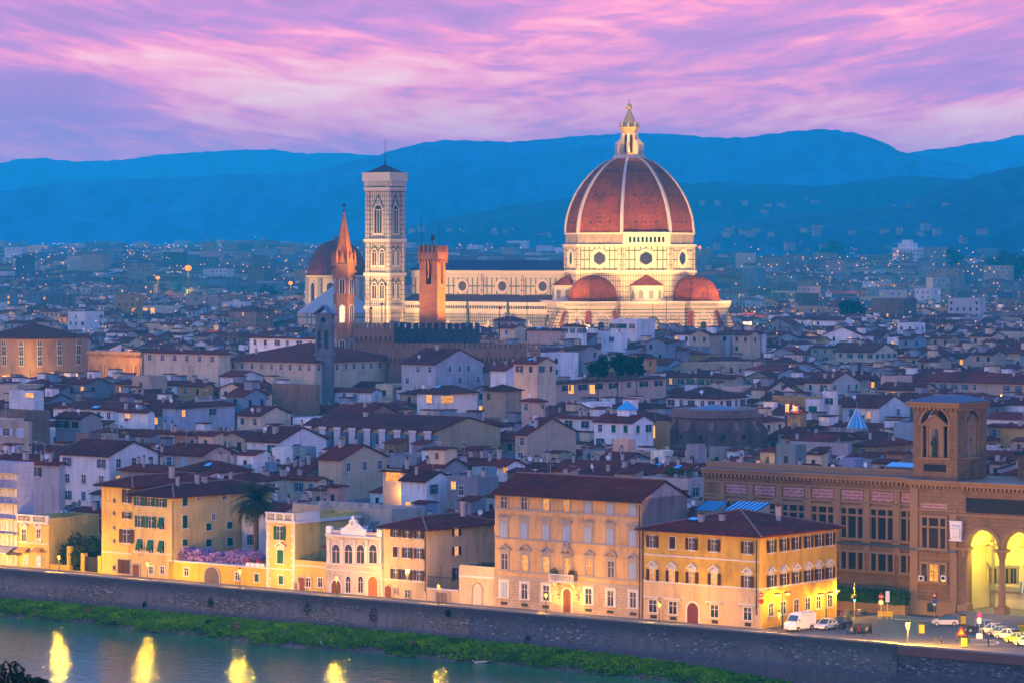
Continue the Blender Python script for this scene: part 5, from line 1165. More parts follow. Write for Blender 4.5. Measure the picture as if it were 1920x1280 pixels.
zu0, zu1, zut = lz(1690, 1016), lz(1690, 960), lz(1690, 973); zl0, zl1 = lz(1690, 1076), lz(1690, 1044)
k = 0; cx = lx(1692)
while cx > XW + 2 and k < 9:
    triple(wing, cx, 3, zu0, zu1, zut); triple(wing, cx, 3, zl0, zl1)
    xp = cx - dpx / 2
    b = MB(); b.box(xp - .55, xp + .55, 2.6, 3, zb_ + .3, lz(1690, 950)); b.box(xp - .75, xp + .75, 2.45, 3, lz(1690, 955), lz(1690, 949)); b.box(xp - .7, xp + .7, 2.5, 3, zb_ + .2, zb_ + .8); new('pilaster', b.mesh('pilaster', [SANDP]), wing)
    b = MB(); b.box(cx - 1.9, cx + 1.9, 2.93, 3.0, lz(1690, 945), lz(1690, 926)); new('frieze_panel', b.mesh('frieze_panel', [PINKP]), wing)
    b = MB(); b.box(xp - .5, xp + .5, 2.75, 3, lz(1690, 946), lz(1690, 924)); b.lathe([(.62, 0), (.62, .25), (.4, .3)], 16); st_ = len(b.v) - 48
    b.xform(Matrix.Translation((xp, 2.98, lz(1690, 1037))) @ Matrix.Rotation(R(90), 4, 'X'), st_); new('roundel', b.mesh('roundel', [SANDP]), wing)
    b = MB(); b.box(cx - 1.0, cx + 1.0, 2.42, 2.5, .9, 2.2); new('cellar_window', b.mesh('cellar_window', [GLASS]), wing)
    cx -= dpx; k += 1
# tower body
b = MB(); b.box(0, XP, 0, 14, 0, ZC - .8); tower = new('tower_wall', b.mesh('tower_wall', [SAND]), f.root)
def cornice(parent, x0, x1, y0, y1, z, name='cornice', front=True, right=True):
    b = MB(); b.box(x0 - .5, x1 + .5, y0 - .5, y1, z - .8, z - .3); b.box(x0 - .8, x1 + .8, y0 - .8, y1, z - .3, z); b.box(x0 - .8, x1 + .8, y0 - .8, min(y1 - .1, y0 + .9), z + .003, z + .07, 1)
    for i in range(int((x1 - x0) / .7)): xx = x0 + (i + .5) * .7; b.box(xx - .16, xx + .16, y0 - .45, y0, z - 1.2, z - .8)
    if right:
        for i in range(int((y1 - y0) / .7)): yy = y0 + (i + .5) * .7; b.box(x1, x1 + .45, yy - .16, yy + .16, z - 1.2, z - .8)
    return new(name, b.mesh(name, [SANDP, LEAD]), parent)
cornice(tower, 0, XP, 0, 14, ZC, right=False)
triple(tower, lx(1752), 0, lz(1752, 1026), lz(1752, 970), lz(1752, 987), wc=1.7, ws=.7); triple(tower, lx(1751.5), 0, lz(1752, 1089), lz(1752, 1057), None, 1, wc=1.7, ws=.7)
b = MB(); b.box(-.05, XP, -.3, 0, lz(1752, 1030.5) - .2, lz(1752, 1030.5) + .2, 1); b.box(-.05, XP, -.18, 0, lz(1752, 955) - .15, lz(1752, 955) + .15); b.box(-.05, XP, -.35, 0, lz(1752, 1128) - .2, lz(1752, 1128) + .2); b.box(-.05, XP, -.5, 0, 0, lz(1752, 1130)); b.box(0, lx(1722), -.2, 0, lz(1752, 1127), ZC - 1.25); b.box(lx(1783), XP, -.2, 0, lz(1752, 1127), lz(1783, 962)); new('trim', b.mesh('trim', [SANDP, LEAD]), tower)
b = MB(); b.box(lx(1727), lx(1777), -.07, 0, lz(1752, 952), lz(1752, 943)); new('frieze_panel', b.mesh('frieze_panel', [PINKP]), tower)
b = MB(); b.box(lx(1742), lx(1758), -.56, -.5, .6, 1.9); new('cellar_window', b.mesh('cellar_window', [GLASS]), tower)
for c in (1731.5, 1773):
    b = MB(); x_ = lx(c); z_ = lz(c, 1087); b.box(x_ - .4, x_ + .4, -.75, -.32, z_, z_ + .75); b.lathe([(.28, 0), (.28, .03)], 12, 1); b.xform(Matrix.Translation((x_, -.75, z_ + .37)) @ Matrix.Rotation(R(90), 4, 'X'), len(b.v) - 24)
    tag(new('air_conditioner', b.mesh('air_conditioner', [WHITE, BLACK]), None, (*xy_of(f.u0, LV), 0), A38), f'white air conditioner on the {"corner" if c < 1750 else "portico"} side sill of the lit library window', 'air conditioner', 'air conditioners on the library sill')
# coat of arms
b = MB(); x_ = lx(1796); zt_, zb2 = lz(1796, 977), lz(1796, 1011); w_ = 1.0; hh = zt_ - zb2
b.prof_y([(-w_ * .85, 0), (w_ * .85, 0), (w_ * .95, hh * .5), (w_, hh), (-w_, hh), (-w_ * .95, hh * .5)], -.5, .02)
for s_ in (-.5, 0, .5):
    b.prof_y([(s_ - .22, hh * .25), (s_, hh * .12), (s_ + .22, hh * .25), (s_ + .25, hh * .62), (s_ - .25, hh * .62)], -.75, -.5); b.ball((s_, -.6, hh * .78), .22)
b.box(-w_ - .15, w_ + .15, -.6, .02, -.15, 0); b.box(-w_ - .1, w_ + .1, -.6, .02, hh, hh + .15); new('coat_of_arms', b.mesh('coat_of_arms', [WHITE]), tower, (x_, -.2, zb2))
# belvedere on the tower
BT = lz(1707, 752); z_b = ZC + .07; xa, xb = .3, lx(1793); dpt = on_u(1848, 800, f.u0 + xb)[0] - LV; yb0 = .3
z_sill = lz(1751, 857); z_sp = lz(1751, 795); ar = (lx(1777) - lx(1725)) / 2; ac = (lx(1777) + lx(1725)) / 2
b = MB(); b.box(xa, xb, yb0, yb0 + dpt, z_b, z_sill - .3)
b.arch(xa, xb, z_sill - .3, BT - .8, ac - ar, ac + ar, z_sp, yb0, yb0 + 1.0, 0, 12); b.arch(xa, xb, z_sill - .3, BT - .8, ac - ar, ac + ar, z_sp, yb0 + dpt - 1, yb0 + dpt, 0, 12)
for q in (0, 1):
    st_ = len(b.v); yc = (dpt - 2) / 2; b.arch(-yc, yc, z_sill - .3, BT - .8, -ar * .82, ar * .82, z_sp, -.5, .5, 0, 12)
    b.xform(Matrix.Translation((xb - .5 if q else xa + .5, yb0 + dpt / 2, 0)) @ Matrix.Rotation(R(90), 4, 'Z'), st_)
b.box(xa + 1, xb - 1, yb0 + 1, yb0 + dpt - 1, BT - 1.2, BT - .8)
bel = new('belvedere', b.mesh('belvedere', [SAND]), tower)
for q in (0, 1):
    b = MB(); b.ringarch(0, z_sp, ar, ar + .35, -.15, .05, 0, 12); b.box(-ar - .5, ar + .5, -.25, .05, z_sill - .3, z_sill)
    b.box(-ar - .5, ar + .5, -.05, .3, z_sp - .2, z_sp + .05); b.prof_y([(-ar * .8, z_sp + .052), (ar * .8, z_sp + .052), (0, z_sp + 1.3)], .0, .3); b.prof_y([(-ar * .8 - .25, z_sp + .05), (-ar * .8, z_sp + .05), (0, z_sp + 1.3), (0, z_sp + 1.55)], -.2, .4); b.prof_y([(0, z_sp + 1.55), (0, z_sp + 1.3), (ar * .8, z_sp + .05), (ar * .8 + .25, z_sp + .05)], -.2, .4)
    for xx in (-ar * .55, ar * .55): b.lathe([(.26, z_sill), (.22, z_sill + .3), (.2, z_sp - .5), (.32, z_sp - .2)], 8, 0, xx, .15)
    for xx in (-ar + .12, ar - .12): b.box(xx - .12, xx + .12, .0, .3, z_sill, z_sp - .2)
    b.arch(-ar * .55 + .2, ar * .55 - .2, z_sill, z_sp - .2, -.55, .55, z_sp - 1.2, .1, .3, 0, 8)
    if q == 0: b.xform(Matrix.Translation((ac, yb0, 0)))
    else: b.xform(Matrix.Translation((xb, yb0 + dpt / 2, 0)) @ Matrix.Rotation(R(90), 4, 'Z') @ Matrix.Scale(.82, 4, (1, 0, 0)))
    new('aedicule', b.mesh('aedicule', [SANDP]), bel)
b = MB(); b.box(ac - 1.9, ac + 1.9, yb0 - .08, yb0, lz(1751, 883), lz(1751, 870)); new('inscription_panel', b.mesh('inscription_panel', [BLACK]), bel)
cornice(bel, xa, xb, yb0, yb0 + dpt, BT); b = MB(); b.loft([[(xa - .8, yb0 - .8, BT + .08), (xb + .8, yb0 - .8, BT + .08), (xb + .8, yb0 + dpt, BT + .08), (xa - .8, yb0 + dpt, BT + .08)], [(xa + 2, yb0 + 2, BT + .9), (xb - 2, yb0 + 2, BT + .9), (xb - 2, yb0 + dpt - 2, BT + .9), (xa + 2, yb0 + dpt - 2, BT + .9)]], 0); new('belvedere_roof', b.mesh('belvedere_roof', [simple('dull_lead', (.08, .09, .12), .6)]), bel)
# bronze statue in the belvedere niche
me_b = simple('dark_bronze', (.03, .07, .055), .45, .3, 3, metal=.5)
b = MB(); b.lathe([(.38, 0), (.38, .3), (.30, .34), (.34, .9), (.30, 1.5), (.33, 2.0), (.36, 2.35), (.22, 2.62), (.12, 2.72), (.12, 2.82)], 10); b.ball((0, -.02, 3.0), .2, 10, 7, 0, 1.15)
b.tube((.32, 0, 2.4), (.42, -.15, 1.8), .12, .1, 8); b.tube((.42, -.15, 1.8), (.12, -.36, 1.85), .1, .07, 8); b.tube((-.32, 0, 2.4), (-.45, -.1, 1.85), .12, .1, 8); b.tube((-.45, -.1, 1.85), (-.3, -.34, 2.2), .1, .06, 8); b.box(-.42, -.2, -.45, -.32, 2.05, 2.4); b.tube((.15, -.3, 2.0), (-.2, -.33, .3), .1, .14, 6)
tag(new('statue', b.mesh('statue', [me_b], True), None, (*xy_of(f.u0 + ac, LV + yb0 - .1), z_sill), A38), 'dark bronze robed statue standing in the belvedere arch of the library tower', 'statue')
# portico
z_fl = lz(1830, 1147); z_spr = lz(1842, 1027); a_r = (lx(1872) - lx(1812.7)) / 2; a_c = (lx(1872) + lx(1812.7)) / 2; pit = lx(1876.5) - lx(1812.7) + a_r * 0 + .2
pit = 2 * a_r + (lx(1880) - lx(1872)); arches = [a_c + i * pit for i in range(5)]
b = MB(); x = XP + .001
edges = [a_c - a_r - .3] + [a_c + pit * (i + .5) for i in range(4)] + [XE]
b.box(XP, edges[0], 0, 2, 0, ZC - .8)
for i, c in enumerate(arches[:4]): b.arch(edges[i], edges[i + 1], z_spr - .01, ZC - .8, c - a_r, c + a_r, z_spr, 0, 1.2, 0, 14)
b.box(edges[4], XE, 0, 1.2, 0, ZC - .8); b.box(XP, XE, 0, 14, ZC - 1.1, ZC - .82)
por = new('portico', b.mesh('portico', [SAND]), f.root)
cornice(por, XP + .85, XE, 0, 14, ZC - .004, right=False)
b = MB(); b.box(XP, XE, -.12, 0, lz(1870, 968) - .15, lz(1870, 968) + .15)
for c in arches[:4]: b.ringarch(c, z_spr, a_r, a_r + .45, -.15, .02, 0, 14); b.ringarch(c, z_spr, a_r + .48, a_r + .62, -.22, .02, 0, 14)
new('archivolt', b.mesh('archivolt', [SANDP]), por)
b = MB(); b.box(lx(1812), lx(1812) + 26, -.12, 0, lz(1870, 962.5), lz(1870, 935)); new('inscription_panel', b.mesh('inscription_panel', [BLACK]), por)
for i in range(5):
    xx = edges[i] if i else edges[0] - .25; b = MB()
    b.box(xx - .85, xx + .85, -.45, 1.25, z_fl - .6, z_fl + 1.0); b.lathe([(.62, z_fl + 1.0), (.68, z_fl + 1.2), (.52, z_fl + 1.35), (.50, z_fl + 4), (.43, z_spr - 1.6), (.55, z_spr - 1.45), (.62, z_spr - .9), (.85, z_spr - .45)], 14, 0, xx, .5); b.box(xx - .95, xx + .95, -.45, 1.3, z_spr - .45, z_spr - .012)
    new('column', b.mesh('column', [SANDP]), por)
YEL = simple('pale_yellow_stucco', (.66, .58, .34), .85, .12); GREYST = simple('grey_sandstone', (.26, .24, .20), .85)
yb = 8.0
b = MB(); b.box(XP - .2, XE, yb, yb + .5, z_fl, ZC - 1.1); b.box(XP, XP + .4, 2.0, yb, z_fl, ZC - 1.1); bk = new('porch_wall', b.mesh('porch_wall', [YEL]), por)
b = MB()
for c in arches[:4]:                                     # cross vault strips
    for i in range(10):
        t0, t1 = math.pi * i / 10, math.pi * (i + 1) / 10; r = a_r + .25
        b.poly([(c - r * math.cos(t0), 1.2, z_spr + r * math.sin(t0)), (c - r * math.cos(t1), 1.2, z_spr + r * math.sin(t1)), (c - r * math.cos(t1), yb, z_spr + r * math.sin(t1)), (c - r * math.cos(t0), yb, z_spr + r * math.sin(t0))])
new('vault', b.mesh('vault', [YEL]), por)
b = MB()
for c in arches[:4]: b.ringarch(c, z_spr, a_r - .05, a_r + .3, yb - .25, yb, 0, 12); b.box(c - a_r - .3, c - a_r + .15, yb - .25, yb, z_fl, z_spr); b.ringarch(c, z_spr, a_r - .7, a_r - .55, yb - .12, yb, 0, 12)
b.box(XP, XE, yb - .35, yb, z_spr - .4, z_spr); new('wall_order', b.mesh('wall_order', [GREYST]), bk)
# door bay on the end wall side and windows
def on_back(px, py): u, z = on_v(px, py, LV + yb); return u - f.u0, z
xd, zd = on_back(1834, 1100); b = MB(); b.archpane(xd - .62, xd + .62, z_fl + .02, on_back(1834, 1118)[1], yb - .12); dp = new('door', b.mesh('door', [WOOD]), bk)
b = MB(); sp_z = on_back(1834, 1112)[1]; b.box(xd - .95, xd - .62, yb - .25, yb, z_fl, sp_z); b.box(xd + .62, xd + .95, yb - .25, yb, z_fl, sp_z); b.ringarch(xd, sp_z, .62, .95, yb - .25, yb); b.ringarch(xd, on_back(1834, 1070)[1], 2.0, 2.25, yb - .2, yb); b.box(xd - 2.25, xd - 2.0, yb - .2, yb, z_fl, on_back(1834, 1070)[1]); b.box(xd + 2.0, xd + 2.25, yb - .2, yb, z_fl, on_back(1834, 1070)[1]); new('doorway', b.mesh('doorway', [GREYST]), dp)
xo, zo = on_back(1834, 1073); b = MB(); b.lathe([(.72, 0), (.72, .2), (.5, .24), (.48, .1)], 16); b.xform(Matrix.Translation((xo, yb, zo)) @ Matrix.Rotation(R(90), 4, 'X') @ Matrix.Scale(1.35, 4, (0, 1, 0))); new('roundel', b.mesh('roundel', [GREYST]), bk)
for c in (1864, 1886, 1901, 1930):
    xo, zt2 = on_back(c, 1064); zb3 = on_back(c, 1093)[1]; b = MB(); b.box(xo - .5, xo + .5, yb - .06, yb - .02, zb3, zt2); wn_ = new('window', b.mesh('window', [GLASS]), bk)
    b = MB(); b.box(xo - .8, xo - .5, yb - .2, yb, zb3, zt2); b.box(xo + .5, xo + .8, yb - .2, yb, zb3, zt2); b.box(xo - .9, xo + .9, yb - .3, yb, zt2, zt2 + .4); b.box(xo - .03, xo + .03, yb - .1, yb - .06, zb3, zt2); new('window_surround', b.mesh('window_surround', [GREYST]), wn_)
xo, z1_ = on_back(1856, 1096); b = MB(); b.box(xo, XE, yb - .55, yb, z1_ - .7, z1_); b.box(xo, XE, yb - .35, yb, z1_ - 1.0, z1_ - .7); new('balcony_ledge', b.mesh('balcony_ledge', [GREYST]), bk)
b = MB(); n = 11
for i in range(n):                                       # broad flight of steps
    b.box(lx(1800) + .2, XE, -.45 - (i + 1) * .42, -.45 - i * .42 if i else .6, -.1, z_fl - (i) * z_fl / n)
b.box(XP - .0, XE, .6, yb, -.1, z_fl - .002); new('steps', b.mesh('steps', [simple('worn_steps', (.20, .18, .165), .85, .25)]), por)
# set-back upper storey behind the portico
b = MB(); b.box(lx(1800) + 4, XE + 10, 10, 40, ZC - 1, ZC + 3.6); b.box(lx(1800) + 3.6, XE + 10, 9.6, 40.4, ZC + 3.6, ZC + 4.1, 1); b.box(lx(1800) + 5.5, XE + 10, 14, 40, ZC + 4.1, ZC + 6.2); b.box(lx(1800) + 5.1, XE + 10, 13.6, 40.4, ZC + 6.2, ZC + 6.7, 1); new('upper_storey', b.mesh('upper_storey', [SAND, simple('dark_roofing', (.05, .05, .06), .8)]), f.root)
b = MB(); b.prof_x([(7.5, ZC + 1.1), (9.6, ZC + 1.6), (9.6, ZC + 1.7), (7.5, ZC + 1.2)], lx(1610), lx(1700)); b.box(lx(1610), lx(1700), 7.6, 9.5, ZC - .5, ZC + 1.05, 1); new('glazed_roof', b.mesh('glazed_roof', [SKYL, SAND]), wing)
# hanging lantern
xo = a_c; LAMPG = emis('lamp_glow', (1.0, .36, .06), 2.4, False); LAMPW = emis('lamp_glow_white', (1.0, .46, .12), 3.0, False)
b = MB(); zl = lz(1839, 1020); b.tube((0, 0, .3), (0, 0, z_spr + a_r - zl - .1), .025); b.lathe([(.05, .42), (.22, .3), (.22, .26)], 8); lt_ = new('hanging_lantern', b.mesh('hanging_lantern', [METAL]), None, (*xy_of(f.u0 + xo, LV + 2.6), zl), A38); tag(lt_, 'glowing lantern hanging in the first arch of the library portico', 'lantern')
b = MB(); b.ball((0, 0, 0), .26, 12, 8); new('globe', b.mesh('globe', [LAMPG], True), lt_)
VIS.append((1330, 2200, 740, 1160, 470))
# green hedge on its wall in front of the wing
b = MB(); hx0, hx1 = on_v(1568, 1140, LV - 1.5)[0], on_v(1703, 1140, LV - 1.5)[0]; RES.append((hx0, hx1, LV - 3, LV))
hw_ = thing('hedge_wall', 'low stone wall carrying the green hedge before the library wing', 'wall', (*xy_of(hx0, LV - 2.4), 0), A38)
b.box(0, hx1 - hx0, 0, 1.0, 0, 1.2); b.box(-.1, hx1 - hx0 + .1, -.1, 1.1, 1.2, 1.4); new('wall_face', b.mesh('wall_face', [SANDP]), hw_)
HEDGE = simple('hedge_leaf', (.028, .075, .022), .8, .5, 2.5)
b = MB(); rg = random.Random(9)
for i in range(4200):
    x_, y_, z_ = rg.uniform(0, hx1 - hx0), rg.uniform(-.2, 1.6), 1.3 + rg.random() ** .7 * (1.9 + .35 * math.sin(i * .01)); s_ = rg.uniform(.08, .18); a = Vector((rg.uniform(-1, 1), rg.uniform(-1, 1), rg.uniform(-.3, 1))).normalized(); d = a.orthogonal(); e = a.cross(d); q = Vector((x_, y_, z_))
    b.poly([q - d * s_, q + e * s_, q + d * s_, q - e * s_ * .6])
b.box(.2, hx1 - hx0 - .2, .1, 1.2, 1.4, 2.8); tag(new('hedge', b.mesh('hedge', [HEDGE]), None, (*xy_of(hx0, LV - 2.4), 0), A38), 'clipped dark green hedge along the foot of the library wing', 'hedge')
# ------------------------------------------------------------------ houses behind the front row
WALLC = {'white': (.80, .77, .73), 'cream': (.66, .51, .33), 'ochre': (.50, .29, .10), 'pink': (.60, .39, .30), 'grey': (.27, .27, .28), 'beige': (.46, .35, .24), 'blue grey': (.24, .31, .36), 'brown': (.26, .17, .12)}
LABELS = []                                          # (object, px, py, facts) labelled together at the end
SIDEM = {}
def house(u0, u1, v0, v1, h, kindr, col, rng, p=.36, o=.55, name='house', label=None, cat='house', group=None, lit=(), wins=(2, 2), winw=1.05, winh=1.65, spacing=3.3, bare=.25, shc=None, chim=None, dish=None, sky=None, extra=None, wcol=None, rich=True, lip=.018, wallm=None, winside=True, noshut=False, hut=None):
    w_, d_ = u1 - u0, v1 - v0; cx, cy = xy_of((u0 + u1) / 2, (v0 + v1) / 2)
    t = new(name, None, None, (cx, cy, 0), A38); t['category'] = cat
    if group: t['group'] = group
    c = wcol or WALLC[col]; jit = rng.uniform(.86, 1.08); c = tuple(x * jit for x in c)
    b = MB(); wall_mesh(b, w_, d_, h, kindr, p); new('wall', b.mesh('wall', [wallm or PLA]), t, color=c)
    b = MB(); roof_mesh(b, w_, d_, h, kindr, p, o); rf = new('roof', b.mesh('roof', [TIL if kindr != 'flat' else PAVE]), t)
    nlit = 0; sc_ = shc or rng.choice(('green', 'brown', 'brown', 'grey', 'blue', 'green'))
    for face in ('f', 's'):
        L = w_ if face == 'f' else d_; rows = wins[0] if face == 'f' else wins[1]
        if face == 's' and not winside: continue
        n = max(1, int((L - .8) / spacing)) if rows else 0
        for r in range(rows):
            for i in range(n):
                if rng.random() < bare * (1 if face == 'f' else 1.7): continue
                x = -L / 2 + L * (i + .5) / n + (rng.uniform(-.25, .25) if rich else 0); zb = h - 2.5 - r * 3.2
                if zb < .6: continue
                l_ = 1 if rng.random() < lip else None; nlit += bool(l_)
                s_ = None if noshut or (l_ and rng.random() < .5) else rng.choice(('closed', 'open', 'open', None)); me = far_window(winw, winh if r else min(winh, 1.6), s_, sc_, l_)
                if face == 'f': new('window', me, t, (x, -d_ / 2, zb))
                else: new('window', me, t, (w_ / 2, x, zb), R(90))
    for (px, py, face, ww, hh) in lit:               # lit windows placed where the photo shows them
        if face == 'f': u, z = on_v(px, py, v0); lx_ = u - (u0 + u1) / 2; ww_ = ww * (on_v(px + 1, py, v0)[0] - u); new('window', far_window(ww_, hh * v0 / F / CU, None, sc_, 1), t, (lx_, -d_ / 2 - .06, z - hh * v0 / F / CU / 2))
        else: v, z = on_u(px, py, u1); D_ = xy_of(u1, v)[1]; new('window', far_window(max(.6, ww * D_ / F / SU), hh * D_ / F, None, sc_, 1), t, (w_ / 2 + .06, v - (v0 + v1) / 2, z - hh * D_ / F / 2), R(90))
        nlit += 1
    nch = rng.choice((1, 1, 2, 2, 3, 4)) if chim is None else chim
    for k in range(nch if kindr != 'flat' or rng.random() < .5 else 0):
        x, y = rng.uniform(-.4, .4) * w_, rng.uniform(-.35, .4) * d_; new('chimney', chimney_mesh(rng.randrange(3)), rf, (x, y, roof_z(x, y, w_, d_, h, kindr, p)), rng.choice((0, R(90)))).scale = (rng.uniform(.5, .8),) * 2 + (rng.uniform(.5, .95),)
    if (rng.random() < .5 if hut is None else hut) and w_ > 5.5 and not label:      # little roof room or altana
        hw_, hl, hh = rng.uniform(2.2, 4.2), rng.uniform(2.2, 3.5), rng.uniform(1.8, 2.9); x, y = rng.uniform(-.32, .32) * w_, rng.uniform(-.1, .3) * d_; zb = roof_z(x, y, w_, d_, h, kindr, p); q = rng.random(); kh = 'shed' if q < .5 else 'gu' if q < .8 else 'flat'
        b = MB(); wall_mesh(b, hw_, hl, hh, kh, .2, z0=-1.6); ht = new('roof_room', b.mesh('roof_room', [PLA]), t, (x, y, zb), color=tuple(k_ * rng.uniform(.8, 1.1) for k_ in WALLC[rng.choice(('white', 'cream', 'grey', 'brown', 'beige', 'blue grey'))]))
        b = MB(); roof_mesh(b, hw_, hl, hh, kh, .2, .3, .15); b.box(-.4, .4, -hl / 2 - .05, -hl / 2 + .01, .2, 1.4, 1); new('roof_room_roof', b.mesh('roof_room_roof', [TIL, GLASS]), ht)
    nd = (rng.random() < .30) if dish is None else dish
    if nd: x, y = rng.uniform(-.4, .4) * w_, rng.uniform(-.5, -.1) * d_; new('satellite_dish', dish_mesh(), rf, (x, y, roof_z(x, y, w_, d_, h, kindr, p)), rng.uniform(-.4, 1.2))
    if rng.random() < .4: x, y = rng.uniform(-.3, .3) * w_, rng.uniform(-.2, .2) * d_; new('aerial', aerial_mesh(), rf, (x, y, roof_z(x, y, w_, d_, h, kindr, p)), rng.uniform(0, 3))
    ns = (rng.random() < .16) if sky is None else sky
    if ns and kindr in ('gu', 'hip'):
        x, y = rng.uniform(-.25, .25) * w_, -d_ * .25; o_ = new('skylight', skylight_mesh(rng.choice((1.2, 2.0)), 1.4), rf, (x, y, roof_z(x, y, w_, d_, h, kindr, p) + .03)); o_.rotation_euler = (math.atan(p), 0, 0)
    q = xy_of((u0 + u1) / 2, v0); px, py = pix(q[0], q[1], h - 1)
    if label: t['label'] = label
    else: LABELS.append((t, px, py, dict(col=col, kind=kindr, lit=nlit, ch=nch if kindr != 'flat' else 0, w=w_, h=h, dish=nd, sky=bool(ns and kindr in ('gu', 'hip')))))
    return t
def spec(x0, x1, x2, ye, h, kindr, col, seed=0, yb=None, **k):
    """custom house: front eave from x0 to x1 (the near corner), right side running back to x2, eave row ye at the corner, eave height h"""
    t_ = (EYE - h) * F / (ye - HZ); pc = P(x1, ye, t_); u1, v0 = uv_of(pc.x, pc.y); u0 = on_v(x0, ye, v0)[0]; v1 = on_u(x2, ye, u1)[0]
    v1 = min(v1, v0 + 60)
    RES.append((u0 - .2, u1 + .2, v0 - .2, v1 + .2)); VIS.append((x0, x1, ye - 12, yb or ye + (ye - HZ) * .10, t_)); VIS.append((x1, x2, ye - 12, (yb or ye + (ye - HZ) * .10) - 4, max(t_, xy_of(u1, v1)[1])))
    return house(u0, u1, v0, v1, h, kindr, col, random.Random(seed * 7 + int(x0)), **k)
